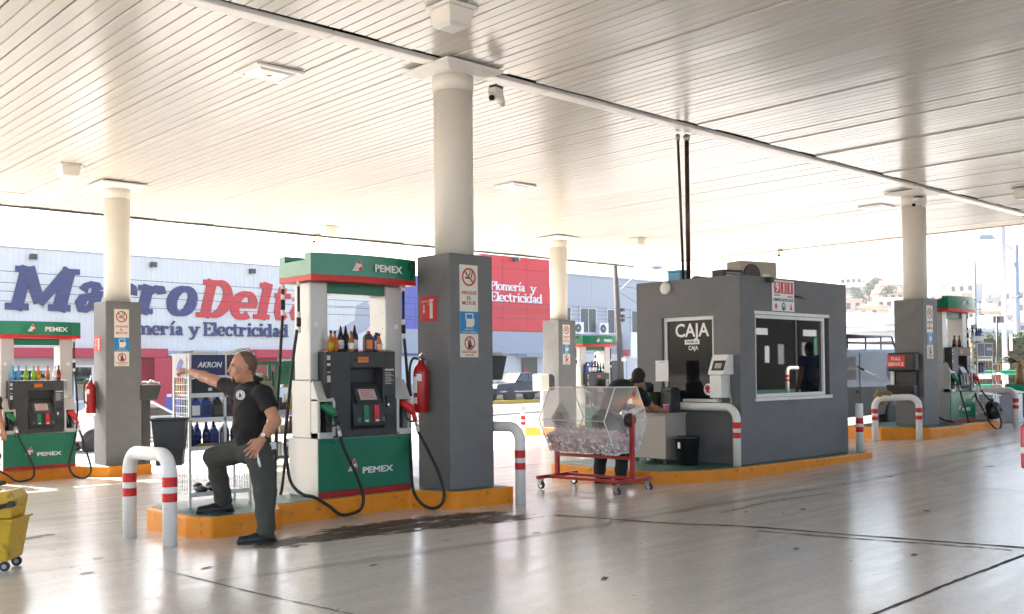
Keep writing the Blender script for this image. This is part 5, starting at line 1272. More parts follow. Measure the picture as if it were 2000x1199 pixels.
for z in (.05, .5, .95, 1.4):
    for i in range(22):
        x, y = rnd.uniform(-.42, .42), rnd.uniform(-.3, .25); w_, h_ = rnd.uniform(.03, .07), rnd.uniform(.1, .34); mb.box(x-w_, x+w_, y-w_*.8, y+w_*.8, z+rnd.uniform(.002, .006), z+h_, rnd.randrange(6))
o = obj('goods', mb, ['paper', 'cream', 'beige', 'greyblue', 'darkbrown', 'yellow'], t); o['kind'] = 'stuff'

# ------------------------------------------------------------------ raffle drum
rf = thing('raffle_drum', 'clear hexagonal raffle drum full of pink tickets on red trolley', 'raffle drum', (9.19, 8.44, 0.005), .10)
def bar(a, b, w_=.02, m_='redframe', name='frame_bar'):
    a, b = Vector(a), Vector(b); d = (b-a).normalized(); s = d.cross(Z_) if abs(d.z) < .9 else Vector((1, 0, 0)); s.normalize(); u = s.cross(d)
    mb = MB(); v = [tuple(p+s*w_*i+u*w_*j) for p in (a, b) for i, j in ((-1, -1), (1, -1), (1, 1), (-1, 1))]
    mb.add(v, [(0, 1, 2, 3)[::-1], (4, 5, 6, 7)]+[(i, (i+1) % 4, 4+(i+1) % 4, 4+i) for i in range(4)]); return obj(name, mb, m_, rf)
for s_ in (-1, 1):
    bar((-.40, .585*s_, .15), (.40, .585*s_, .15), .022, name='foot'); bar((0, .585*s_, .172), (0, .585*s_, .97), .024, name='upright')
for x in (-.20, .20): bar((x, -.563, .15), (x, .563, .15), .018, name='base_rail')
bar((0, -.561, .42), (0, .561, .42), .02, name='cross_bar')
for x in (-.34, .34):
    for y in (-.585, .585):
        mb = MB(); mb.lathe([(.048, -.016), (.05, -.01), (.05, .01), (.048, .016)], 16, (x, y-.01, .05), 0, 'x'); w_ = obj('caster_wheel', mb, 'rubber', rf); mb = MB(); mb.lathe([(.03, -.0175), (.03, .0175)], 14, (x, y-.01, .05), 0, 'x'); obj('hub', mb, 'chrome', w_)
        mb = MB(); mb.box(x-.028, x-.020, y-.03, y+.03, .05, .128); mb.box(x+.020, x+.028, y-.03, y+.03, .05, .128); mb.box(x-.028, x+.028, y-.03, y+.03, .128, .136); obj('caster_fork', mb, 'steel', rf)
RC, RR, RL = .885, .455, .505
hx = [(RR*math.cos(R_(60*i)), RC+RR*math.sin(R_(60*i))) for i in range(6)]
for i in range(6):
    a, b = Vector((hx[i][0], 0, hx[i][1])), Vector((hx[(i+1) % 6][0], 0, hx[(i+1) % 6][1])); nn = ((a+b)/2-Vector((0, 0, RC))).normalized()*.006
    mb = MB(); q = [a, b, b+nn, a+nn]; mb.add([(p.x, -RL+.007, p.z) for p in q]+[(p.x, RL-.007, p.z) for p in q], [(0, 1, 2, 3), (7, 6, 5, 4)]+[(k, 4+k, 4+(k+1) % 4, (k+1) % 4) for k in range(4)]); obj('side_panel', mb, 'acrylic', rf)
    for s_ in (-1, 1):
        mb = MB(); mb.ring([(a.x*1.012, RL*s_, RC+(a.z-RC)*1.012), (b.x*1.012, RL*s_, RC+(b.z-RC)*1.012)], .008, 6); obj('edge_strip', mb, 'white', rf)
    mb = MB(); mb.ring([(a.x*1.012, -RL, RC+(a.z-RC)*1.012), (a.x*1.012, RL, RC+(a.z-RC)*1.012)], .005, 6); obj('edge_strip', mb, 'facadelow', rf)
for s_ in (-1, 1):
    mb = MB(); mb.prism(hx if s_ > 0 else hx, s_*RL-.004, s_*RL+.004, 'xz'); obj('end_panel', mb, 'acrylic', rf)
    mb = MB(); mb.prism([(-.19, RC), (0, RC-.21), (.19, RC), (0, RC+.21)], s_*(RL+.0125)-.008, s_*(RL+.0125)+.008, 'xz'); obj('bearing_plate', mb, 'acrylicdark', rf)
    mb = MB(); mb.lathe([(.0, -.03), (.085, -.03), (.085, .03), (0, .03)], 16, (0, s_*(RL+.052), RC), 0, 'y'); obj('hub', mb, 'ink', rf)
mb = MB(); mb.cyl((.0, -RL-.085, RC+.10), (.25, -RL-.085, RC+.14), .022, n=10); mb.cyl((-.02, -RL-.085, RC+.09), (.1, -RL-.085, RC+.12), .04, n=10); obj('crank', mb, 'white', rf)
# tickets: a loose heap
mb = MB(); top = lambda x, y: .665+.05*math.sin(2.1*y+.4)+.03*math.sin(9*x+3*y)
def inside(x, z): 
    zz_ = z-RC; return abs(zz_) < RR*.866-.012 and abs(x) < RR-abs(zz_)/1.732-.016
def ticket(p, nrm, mi):
    a = Vector(nrm).normalized(); b = a.orthogonal().normalized(); c = a.cross(b); r = rnd.random()*6.28; b, c = b*math.cos(r)+c*math.sin(r), c*math.cos(r)-b*math.sin(r)
    p = Vector(p); L_, W_ = .044, .030; o = a*.0006
    mb.face([tuple(p+b*L_*i+c*W_*j) for i, j in ((-1, -1), (1, -1), (1, 1), (-1, 1))], mi)
    for e in (1, -1) if rnd.random() < .4 else (): mb.face([tuple(p+o*e+b*.017*math.cos(k*1.047*e)+c*.017*math.sin(k*1.047*e)) for k in range(6)], 2 if mi == 0 else 1)
cnt = 0
while cnt < 2200:
    y = rnd.uniform(-RL+.015, RL-.015); x = rnd.uniform(-.44, .44); z = rnd.uniform(.50, .75)
    if z > top(x, y) or not inside(x, z): continue
    edge = z > top(x, y)-.035 or not inside(x*1.10, z) or not inside(x, z-.03) or abs(y) > RL-.05
    if not edge: continue
    ticket((x, y, z), (rnd.gauss(0, 1), rnd.gauss(0, 1), rnd.gauss(0, 1.2)), 0 if rnd.random() < .70 else 1); cnt += 1
o = obj('tickets', mb, ['ticketwhite', 'ticketrose', 'greyband'], rf); o['kind'] = 'stuff'
mb = MB(); cp = [(-.20, .505), (.20, .505), (.30, .655), (-.30, .655)]; mb.prism(cp, -RL+.04, RL-.04, 'xz'); obj('ticket_heap', mb, 'ticketrose', rf)
mb = MB(); mb.face([(.12, -RL-.006, 1.18), (.18, -RL-.006, 1.16), (.20, -RL-.006, 1.23), (.15, -RL-.006, 1.25)]); obj('stuck_ticket', mb, 'redplas', rf)

# ------------------------------------------------------------------ mop bucket
t = thing('mop_bucket', 'grubby yellow mop bucket with wringer at the left edge', 'mop bucket', (2.27, 8.38, .011), R_(-38)); t.scale = (.86, .86, .84)
mb = MB(); mb.frustum((-.20, .19, -.17, .17, .09), (-.255, .245, -.21, .21, .47)); obj('tub', mb, 'yellow', t, .02)
mb = MB(); mb.box(-.27, .26, -.225, .225, .455, .478); obj('rim', mb, 'yellow', t, .008)
mb = MB(); mb.prism([(-.24, .479), (.215, .479), (.245, .66), (.20, .735), (-.16, .66), (-.24, .66)], -.16, .16, 'xz'); obj('wringer', mb, 'yellow', t, .015)
mb = MB(); mb.prism([(-.20, .665), (.03, .705), (.03, .735), (-.20, .70)], -.12, .12, 'xz'); obj('press_plate', mb, 'yellow', t, .01)
mb = MB(); mb.ring([(-.30, -.185, .50), (-.05, -.185, .545), (.225, -.185, .615)], [.022, .02, .02], 8); mb.cyl((.225, -.205, .615), (.225, -.12, .615), .03, n=12); obj('wringer_handle', mb, 'ink', t)
mb = MB(); mb.ring([(-.12, -.222, .29), (-.03, -.235, .45)], .006, 6); obj('bail_wire', mb, 'steel', t)
mb = MB(); mb.prism([(-.05, .12), (-.02, .12), (-.02, .33), (-.05, .33)], -.215, -.19, 'xz'); obj('rib', mb, 'darkbrown', t)
F = frame((.08, -.2005, .35), X_, Vector((0, -.105, 1)))
mb = MB(F); 
for i in range(4): rect(mb, -.055, .055, -.04+i*.026, -.022+i*.026, .003, 0)
mb.face([(-.055, .066, .003), (.055, .066, .003), (.04, .082, .003), (-.04, .082, .003)], 0); obj('red_logo', mb, 'redplas', t)
mb = MB(F); T3 = [(0, -.085), (-.045, -.165), (.045, -.165)]
mb.face([(x, y, .003) for x, y in T3], 1); mb.face([(x*.72, -.138+(y+.138)*.72, .0045) for x, y in T3], 0); mb.face([(-.012, -.155, .006), (.012, -.155, .006), (.016, -.135, .006), (.002, -.115, .006), (-.004, -.14, .006)], 1); obj('slip_mark', mb, ['yellow', 'ink'], t)
for x in (-.16, .15):
    for y in (-.13, .13):
        mb = MB(); mb.lathe([(.044, -.014), (.046, 0), (.044, .014)], 14, (x, y, .046), 0, 'y'); w_ = obj('caster_wheel', mb, 'rubber', t); mb = MB(); mb.lathe([(.022, -.016), (.022, .016)], 12, (x, y, .046), 0, 'y'); obj('hub', mb, 'greyband', w_)
        mb = MB(); mb.box(x-.02, x+.02, y-.02, y+.02, .0925, .10); mb.box(x-.012, x+.012, y+.0165, y+.022, .04, .092); obj('caster_fork', mb, 'steel', t)
# ------------------------------------------------------------------ cashier kiosk
KX0, KX1, KY0, KY1, KZ0, KZ1 = 11.586, 14.50, 7.881, 9.72, .179, 2.79
ks = thing('cashier_kiosk', 'small grey cashier kiosk with CAJA window and large dark window', 'kiosk', ((KX0+KX1)/2, (KY0+KY1)/2, KZ0))
T = inv(ks); w_ = .16
FW0, FW1, FZ0, FZ1 = 11.955, 13.965, 1.09, 2.265      # front window
CY0_, CY1_, CZ0_, CZ1_ = 8.325, 9.245, .96, 2.262    # CAJA window
mb = MB(T); mb.box(KX0, FW0, KY0, KY0+w_, KZ0, KZ1); mb.box(FW1, KX1, KY0, KY0+w_, KZ0, KZ1); mb.box(FW0, FW1, KY0, KY0+w_, KZ0, FZ0); mb.box(FW0, FW1, KY0, KY0+w_, FZ1, KZ1)
a0 = KY0+w_
mb.box(KX0, KX0+w_, a0, CY0_, KZ0, KZ1); mb.box(KX0, KX0+w_, CY1_, KY1, KZ0, KZ1); mb.box(KX0, KX0+w_, CY0_, CY1_, KZ0, CZ0_); mb.box(KX0, KX0+w_, CY0_, CY1_, CZ1_, KZ1)
mb.box(KX0+w_, KX1, KY1-w_, KY1, KZ0, KZ1); mb.box(KX1-w_, KX1, a0, KY1-w_, KZ0, KZ1); obj('wall', mb, 'kioskwall', ks)
mb = MB(T); mb.box(KX0+w_, KX1-w_, a0, KY1-w_, 2.52, 2.66); obj('roof', mb, 'plinth', ks); mb = MB(T); mb.box(KX0+w_, KX1-w_, a0, KY1-w_, KZ0, KZ0+.02); obj('floor', mb, 'dark', ks)
mb = MB(T); mb.box(KX0+w_, KX1-w_, KY1-w_-.02, KY1-w_-.005, .21, 2.5); mb.box(KX1-w_-.02, KX1-w_-.005, a0, KY1-w_-.021, .21, 2.5); obj('dark_lining', mb, 'dark', ks)
def wframe(kx, a, b, z0, z1, plane, d0, d1, t_):
    mb = MB(T)
    q = (lambda u0, u1, v0, v1: mb.box(u0, u1, d0, d1, v0, v1)) if plane == 'x' else (lambda u0, u1, v0, v1: mb.box(d0, d1, u0, u1, v0, v1))
    q(a, b, z1-t_, z1); q(a, b, z0, z0+t_); q(a, a+t_, z0+t_, z1-t_); q(b-t_, b, z0+t_, z1-t_); return mb
fr = obj('window', wframe(0, FW0, FW1-.10, FZ0, FZ1, 'x', KY0+.02, KY0+.10, .05), 'whiteclean', ks, .004)
mb = MB(T); mb.box(FW0+.05, FW1-.15, KY0+.055, KY0+.065, FZ0+.05, FZ1-.05); obj('pane', mb, 'windowglass', fr)
mb = MB(T); mb.box(FW1-.23, FW1-.175, KY0+.066, KY0+.09, FZ0+.05, FZ1-.05); obj('blind_rail', mb, 'housetan', fr)
mb = MB(T); mb.box(FW0-.04, FW1+.03, KY0-.03, KY0+.018, FZ0-.05, FZ0-.002); obj('sill', mb, 'white', fr, .006)
mb = MB(T); mb.box(FW0-.02, FW1+.0, KY0-.012, KY0+.018, FZ1+.002, FZ1+.05); obj('lintel_strip', mb, 'white', fr, .006)
cf = obj('window', wframe(0, CY0_, CY1_, CZ0_, CZ1_, 'y', KX0+.05, KX0+.11, .055), 'whiteclean', ks, .004)
mb = MB(T); mb.box(KX0+.075, KX0+.085, CY0_+.055, CY1_-.055, CZ0_+.055, CZ1_-.055); obj('pane', mb, 'tintedglass', cf)
L = lambda p: T @ Vector(p)
text(cf, 'lettering', 'CAJA', .27, L((KX0+.072, 8.755, 1.975)), (0, -1, 0), Z_, 'whiteclean', .018, width=.60)
mb = MB(T); mb.box(KX0+.071, KX0+.074, 8.62, 8.88, 1.86, 1.93); pl = obj('price_plate', mb, 'whiteclean', cf)
text(pl, 'lettering', 'PASE A', .045, L((KX0+.069, 8.75, 1.88)), (0, -1, 0), Z_, 'ink', .02, width=.2)
text(cf, 'lettering', 'CAJA', .085, L((KX0+.072, 8.73, 1.78)), (0, -1, 0), Z_, 'whiteclean', .02, width=.17)
mb = MB(frame(L((KX0+.0735, 8.47, 1.21)), (0, -1, 0), Z_)); disc(mb, (0, 0), .085, 0, 0, 20); disc(mb, (-.02, .02), .045, .0015, 1, 16); rect(mb, -.04, .05, -.045, -.025, .0015, 2); obj('round_sticker', mb, ['whiteclean', 'lampred', 'ink'], cf)
mb = MB(T); mb.box(KX0-.10, KX0+.049, 8.20, 8.80, 1.035, 1.075); obj('sill', mb, 'white', cf, .005)
mb = MB(T); mb.box(KX0-.03, KX0-.002, 8.62, 8.80, .93, 1.03); obj('cable_box', mb, 'ink', ks)
t = thing('wall_speaker', 'round white speaker high on the kiosk\'s left wall', 'speaker', (KX0, 9.15, 2.68)); mb = MB(); mb.lathe([(0, -.05), (.075, -.05), (.09, -.035), (.09, -.002)], 22, (0, 0, 0), 0, 'x'); obj('dish', mb, 'white', t); mb = MB(); mb.box(-.056, -.051, -.035, .035, -.035, .035); obj('centre_plate', mb, 'cream', t)
t = thing('wall_phone', 'white pay terminal box with slanted hood on the kiosk corner', 'terminal', (KX0, 8.08, 1.10))
mb = MB(); mb.prism([(-.002, .32), (-.24, .32), (-.24, .36), (-.13, .60), (-.002, .60)], -.09, .17, 'xz'); obj('hood', mb, 'white', t, .008)
mb = MB(frame((-.192, .02, .46), (0, -1, 0), Vector((.11, 0, .24)))); mb.box(-.10, .10, -.09, .06, .001, .006); obj('screen', mb, 'ink', t); mb = MB(frame((-.192, .02, .46), (0, -1, 0), Vector((.11, 0, .24)))); mb.box(-.06, .05, -.06, .02, .0065, .008); obj('keys', mb, 'beige', t)
mb = MB(); mb.box(-.22, -.002, -.03, .16, 0, .316); obj('box', mb, 'white', t, .008)
mb = MB(); mb.ring(catmull([(-.2, -.08, .33), (-.15, -.1, .2), (-.06, -.06, .1), (-.01, -.05, -.1)], 5), .008, 6); obj('cable', mb, 'facadelow', t)
# 911 notice
t = thing('emergency_sign', 'white 911 emergency sign above the kiosk\'s big window', 'sign', (12.675, KY0, 2.33))
mb = MB(); mb.box(-.29, .29, -.012, -.002, 0, .43); obj('board', mb, 'whiteclean', t)
for i, c in enumerate('911'):
    x = -.165+i*.172; mb = MB(); mb.box(x-.078, x+.078, -.0145, -.0125, .24, .41); p_ = obj('red_square', mb, 'redplas', t); text(p_, 'number', c, .19, (x, -.016, .262), X_, Z_, 'whiteclean', .02)
mb = MB(); mb.box(-.25, -.09, -.014, -.0125, .205, .222); obj('green_bar', mb, 'pumpgreen', t); mb = MB(); mb.box(.10, .25, -.014, -.0125, .19, .208); obj('red_bar', mb, 'redplas', t)
text(t, 'lettering', 'EMERGENCIAS', .062, (0, -.0135, .128), X_, Z_, 'ink', .006, width=.52)
mb = MB(frame((0, -.0125, .06), X_, Z_)); rect(mb, -.215, -.185, -.04, .04, .001, 0); rect(mb, -.24, -.16, -.015, .015, .0016, 0); mb.face([(.2, .045, .001), (.165, -.04, .001), (.235, -.04, .001)], 0); disc(mb, (0, 0), .05, .001, 1, 18); disc(mb, (0, .005), .028, .002, 2, 12); mb.face([(-.02, -.035, .003), (.02, -.035, .003), (0, .02, .003)], 1); obj('symbols', mb, ['redplas', 'ink', 'whiteclean'], t)
mb = MB(); mb.cyl((.30, -.02, .215), (.60, -.02, .20), .012, n=8); mb.v = mb.v; obj('rod', mb, 'ink', t)
t = thing('security_camera', 'small dark camera at the kiosk roof edge left of the 911 sign', 'security camera', (12.28, KY0, 2.77)); mb = MB(); mb.cyl((0, .05, 0), (-.02, -.10, -.03), .04, n=12); obj('camera_head', mb, 'charcoal', t); mb = MB(); mb.box(-.03, .03, -.002+.004, .06, -.05, .05); obj('bracket', mb, 'cream', t); mb = MB(); mb.cyl((-.021, -.101, -.03), (-.0215, -.104, -.03), .03, n=12); obj('lens', mb, 'gloss', t)
# roof machinery
t = thing('air_conditioner', 'beige air conditioner on the kiosk roof behind the 911 sign', 'air conditioner', (12.75, 8.45, 2.662), R_(-14))
mb = MB(); mb.box(-.36, .36, -.15, .15, .03, .42); obj('housing', mb, 'beige', t, .015); mb = MB(); mb.lathe([(.15, -.02), (.16, 0), (.16, .02)], 18, (-.14, -.155, .22), 0, 'y'); obj('fan_grille', mb, 'darkbrown', t)
mb = MB(); mb.box(.361, .375, -.08, -.02, .28, .36); mb.v = mb.v; obj('handle_recess', mb, 'ink', t); mb = MB(); mb.box(.361, .39, -.05, .05, .06, .16); obj('valve_cover', mb, 'cream', t); mb = MB(); mb.box(.08, .22, -.154, -.1505, .2, .24); obj('badge', mb, 'cream', t)
for x in (-.25, .25): mb = MB(); mb.box(x-.04, x+.04, -.14, .14, 0, .028); obj('foot', mb, 'ink', t)
t = thing('air_conditioner', 'dark fan unit left of the beige one on the kiosk roof', 'air conditioner', (12.2, 8.5, 2.662), R_(-10)); mb = MB(); mb.box(-.2, .2, -.12, .12, 0, .27); obj('housing', mb, 'charcoal', t, .01)
mb = MB()
for i in range(6): mb.box(-.15, .15, -.128, -.1205, .04+i*.035, .055+i*.035)
o = obj('louvre', mb, 'steel', t); o['kind'] = 'stuff'
t = thing('blue_crate', 'light blue plastic crate left of the conduits on the kiosk roof', 'crate', (12.15, 9.35, 2.662)); mb = MB(); mb.box(-.12, .12, -.12, .12, 0, .30); obj('body', mb, 'skyblue', t, .01); mb = MB(); mb.box(-.13, .13, -.13, .13, .301, .33); obj('rim', mb, 'skyblue', t)
t = thing('roof_motor', 'small black motor right of the conduits on the kiosk roof', 'motor', (12.2, 8.98, 2.662)); mb = MB(); mb.cyl((-.14, 0, .13), (.14, 0, .13), .09, n=14); obj('drum', mb, 'dark', t); mb = MB(); mb.box(-.16, .16, -.08, .08, 0, .045); obj('base', mb, 'darkbrown', t); mb = MB(); mb.cyl((-.18, 0, .13), (-.141, 0, .13), .05, n=10); obj('shaft_end', mb, 'steel', t)
# counter and things on it
ct = thing('service_counter', 'beige counter block on casters in front of the CAJA window', 'counter', (11.19, 8.97, .179))
mb = MB(); mb.prism([(-.27, -.30), (.19, -.30), (.27, -.22), (.27, .31), (-.27, .31)], .075, .685, 'xy'); obj('body', mb, 'counter', ct, .006)
mb = MB(); mb.prism([(-.285, -.315), (.20, -.315), (.285, -.23), (.285, .325), (-.285, .325)], .687, .71, 'xy'); obj('top', mb, 'counter', ct, .004)
for x in (-.22, .2):
    for y in (-.25, .26): mb = MB(); mb.lathe([(.035, -.012), (.035, .012)], 12, (x, y, .036), 0, 'x'); obj('caster', mb, 'ink', ct)
zt = .179+.711
t = thing('cash_register', 'black cash register at the right end of the counter', 'cash register', (11.20, 8.80, zt)); mb = MB(); mb.box(-.11, .11, -.10, .10, 0, .31); obj('body', mb, 'black', t, .012); mb = MB(); mb.frustum((-.10, .10, -.09, .09, .312), (-.09, .07, -.08, .08, .36)); obj('screen_hood', mb, 'gloss', t); mb = MB(); mb.box(-.116, -.111, -.07, .07, .06, .11); obj('drawer', mb, 'charcoal', t)
t = thing('plastic_crate', 'olive green crate behind the bending man\'s arm on the counter', 'crate', (11.10, 9.12, zt)); mb = MB(); mb.frustum((-.15, .15, -.15, .15, 0), (-.18, .18, -.17, .17, .27)); obj('tub', mb, 'olive', t, .01); mb = MB(); mb.box(-.19, .19, -.18, .18, .271, .29); obj('lid', mb, 'black', t)
t = thing('receipt_printer', 'black receipt printer standing on the olive crate', 'printer', (11.08, 9.16, zt+.292)); mb = MB(); mb.box(-.09, .09, -.10, .10, 0, .12); obj('body', mb, 'black', t, .02); mb = MB(); mb.box(-.08, .05, -.08, .08, .1205, .14); obj('lid', mb, 'gloss', t, .006)
t = thing('cup', 'pink plastic cup on the counter edge beside the hand', 'cup', (10.985, 8.70, zt)); mb = MB(); mb.lathe([(0, 0), (.032, 0), (.043, .12), (.040, .12), (.030, .008), (0, .008)], 16); obj('cup_body', mb, 'cushionpink', t); mb = MB(); mb.lathe([(.0435, .114), (.046, .12), (.0435, .124)], 16); obj('rim', mb, 'ticketpink', t)
t = thing('notice_board', 'blank white notice hanging at the CAJA window\'s left', 'notice', (11.30, 9.02, 1.33)); mb = MB(); mb.box(-.006, .006, -.115, .115, 0, .30); obj('sheet', mb, 'paper', t); mb = MB(); mb.box(-.010, -.0065, -.06, .06, .272, .28); obj('clip', mb, 'greyband', t); mb = MB(); mb.box(.0065, .012, -.012, .012, -.08, .3); obj('stand', mb, 'ink', t)
t = thing('trash_bin', 'round black bin on the green floor by the counter', 'bin', (11.08, 8.42, .180)); mb = MB(); mb.lathe([(0, 0), (.135, 0), (.175, .37), (.182, .37), (.182, .395), (.168, .395), (.13, .02), (0, .02)], 22); obj('tub', mb, 'black', t); mb = MB(); mb.box(-.19, -.165, -.02, .02, .24, .32); obj('badge', mb, 'steel', t)

# ------------------------------------------------------------------ right island: rack, bags, cabinets, palm
r2 = wire_rack('tall white wire rack with blue header beside pump 7', (21.22, 8.60, .395), -.1, .62, .42, 1.60, (.12, .55, .95, 1.25), (1.30, 1.60))
mb = MB(); mb.box(.015, .26, -.022, -.0165, 1.32, 1.585); obj('header_panel', mb, 'navy', r2); mb = MB(); mb.box(.30, .61, -.022, -.0165, 1.32, 1.585); q = obj('header_panel', mb, 'letterblue', r2)
text(q, 'lettering', 'AKRON', .08, (.455, -.0245, 1.44), X_, Z_, 'whiteclean', .02, width=.25, shear=.25)
for i, (dx_, m_, l) in enumerate(((.08, 'paper', 'white jug on the right rack'), (.20, 'navy', 'dark navy jug second on the right rack'), (.36, 'black', 'black jug third on the right rack'), (.50, 'oilblue', 'blue jug at the end of the right rack'))): bottle(l, 21.22+dx_, 8.70, .395+.955, 'jug', m_, 'ink', m_, 1.0, 'oil containers on the right rack')
for i, (dx_, m_, l) in enumerate(((.1, 'steel', 'grey cone bottle on top of the right rack'), (.3, 'oilblue', 'left blue cone bottle on top of the right rack'), (.42, 'oilblue', 'right blue cone bottle on top of the right rack'), (.52, 'facadelow', 'pale cone bottle on top of the right rack'))): bottle(l, 21.22+dx_, 8.72, .395+1.60, 'cone', m_, 'ink', 'paper', 1.2, 'oil containers on the right rack')
t = thing('snack_stand', 'small wire stand of orange snack bags right of the rack', 'snack stand', (22.05, 8.55, .25)); mb = MB(); mb.box(-.01, .01, -.01, .01, 0, 1.45); obj('post', mb, 'wire', t)
for i in range(3):
    mb = MB(); mb.box(-.2, .2, -.014, -.010, .85+i*.22, .86+i*.22); obj('wire_arm', mb, 'wire', t)
    for k in range(3):
        if i == 2 and k == 0: continue
        mb = MB(); mb.T = Matrix.Translation((-.14+k*.14, -.035, .78+i*.22)) @ Matrix.Rotation(rnd.uniform(-.2, .2), 4, 'Y'); mb.box(-.05, .05, -.016, .016, -.075, .07); obj('snack_bag', mb, rnd.choice(['orange', 'yellow', 'redplas', 'orange']), t, .014)
def bag(label, x, y, s, sq=1.):
    t = thing('garbage_bag', label, 'garbage bag', (x, y, .39), rnd.random()*3, 'black bags on the right island')
    mb = MB(); n = 18; k = 11; v = []
    for i in range(k+1):
        ph = math.pi*i/k
        for j in range(n):
            a = 2*math.pi*j/n; r = s*(1+.12*math.sin(5*a+i)+.08*math.sin(9*a-2*i)); v.append((r*math.sin(ph)**.7*math.cos(a)*.8, r*math.sin(ph)**.7*math.sin(a)*.8, sq*s*(1-math.cos(ph))*.95))
    mb.add(v, [(i*n+j, i*n+(j+1) % n, (i+1)*n+(j+1) % n, (i+1)*n+j) for i in range(k) for j in range(n)], 0, True); obj('sack', mb, 'gloss', t)
    mb = MB(); mb.ring([(0, 0, sq*s*1.88), (.02, 0, sq*s*2.02), (.05, .02, sq*s*2.1)], [.03, .05, .02], 8); obj('knot', mb, 'gloss', t)
bag('larger black garbage bag beside the right rack', 21.38, 8.36, .20, 1.0)
bag('smaller shiny black garbage bag near the far right hoop', 21.60, 8.42, .17, .95)
for (x, y, l, h_) in ((22.3, 8.85, 'grey electrical cabinet with blue notice behind the bags', .62), (23.2, 8.70, 'grey cabinet beside the green planter', .66)):
    t = thing('utility_cabinet', l, 'cabinet', (x, y, g(x, y)), 0, 'grey cabinets at the far right'); mb = MB(); mb.box(-.2, .2, -.2, .25, 0, h_); obj('cabinet_body', mb, 'galv', t, .02); mb = MB(); mb.prism([(-.22, h_+.002), (.27, h_+.002), (.27, h_+.03), (.02, h_+.07), (-.22, h_+.03)], -.22, .22, 'yz'); obj('lid', mb, 'galv', t); mb = MB(); mb.box(-.15, .12, -.207, -.2015, h_*.35, h_*.8); obj('notice', mb, 'skyblue' if x < 23 else 'galv', t)
t = thing('palm_planter', 'green box planter with a small palm at the far right', 'planter', (25.55, 9.15, g(25.5, 9))); mb = MB(); mb.frustum((-.35, .35, -.35, .35, 0), (-.4, .4, -.4, .4, .78)); obj('planter_box', mb, 'signgreen', t, .01)
mb = MB(); mb.box(-.37, .37, -.37, .37, .7805, .80); obj('soil', mb, 'bark', t)
t = thing('palm', 'short young palm with reddish stem growing in the green planter', 'palm', (25.36, 9.28, g(25.5, 9)+.79))
mb = MB(); mb.ring([(0, 0, 0), (.02, 0, .25), (0, 0, .5)], [.11, .09, .06], 9); obj('trunk', mb, 'leafdry', t)
for k in range(13):
    a = k*2.4; el = .35+.9*((k*7) % 13)/13; mb = MB(); P_ = []
    for i in range(9): s_ = i/8; P_.append(Vector((math.cos(a)*.62*s_*math.cos(el*.6), math.sin(a)*.62*s_*math.cos(el*.6), .48+.55*s_*math.sin(el)-.35*s_*s_)))
    mb.ring(P_, [.010]*8+[.004], 5); sd_ = Vector((-math.sin(a), math.cos(a), 0))
    for i in range(1, 9):
        for s_ in (-1, 1):
            p, q = P_[i], P_[i]+sd_*s_*.17*(1-.5*i/9)+Vector((math.cos(a)*.10, math.sin(a)*.10, -.03)); w2 = (P_[i]-P_[i-1])*.55
            mb.face([tuple(p-w2), tuple(q), tuple(p+w2)])
    obj('frond', mb, 'leafpale' if k % 4 else 'leafdry', t)
t = thing('green_rail', 'green tubular rails behind the palm planter', 'railing', (29.5, 10.9, g(29.5, 11)))
for z in (.65, 1.05): mb = MB(); mb.cyl((-1.4, 1.5, z), (3.5, -3.6, z), .07, n=10); obj('rail', mb, 'signgreen', t)
for k in range(4): x, y = -1.2+k*1.5, 1.3-k*1.56; mb = MB(); mb.cyl((x, y, -.1), (x, y, 1.05), .05, n=10); obj('post', mb, 'signgreen', t)
# ------------------------------------------------------------------ vehicles
def wheel(t, x, y, r, w_, s, rim='carsilver'):
    mb = MB(); mb.lathe([(r*.62, -w_/2), (r*.94, -w_/2), (r, -w_*.3), (r, w_*.3), (r*.94, w_/2), (r*.62, w_/2)], 24, (x, y, r), 0, 'y'); wh = obj('wheel', mb, 'rubber', t)
    mb = MB(); mb.lathe([(0, -w_*.35), (r*.63, -w_*.35), (r*.63, w_*.35), (0, w_*.35)], 20, (x, y, r), 0, 'y')
    f = s*w_*.40
    for k in range(6):
        a = k*math.pi/3; c, d = math.cos(a), math.sin(a); q = .07*r
        mb.add([(x+c*.1*r-d*q, y+f, r+d*.1*r+c*q), (x+c*.58*r-d*q*1.6, y+f, r+d*.58*r+c*q*1.6), (x+c*.58*r+d*q*1.6, y+f, r+d*.58*r-c*q*1.6), (x+c*.1*r+d*q, y+f, r+d*.1*r-c*q)], [(0, 1, 2, 3)])
    mb.lathe([(0, f*1.05), (r*.16, f*1.05)], 10, (x, y, r), 0, 'y'); obj('rim', mb, rim, wh)
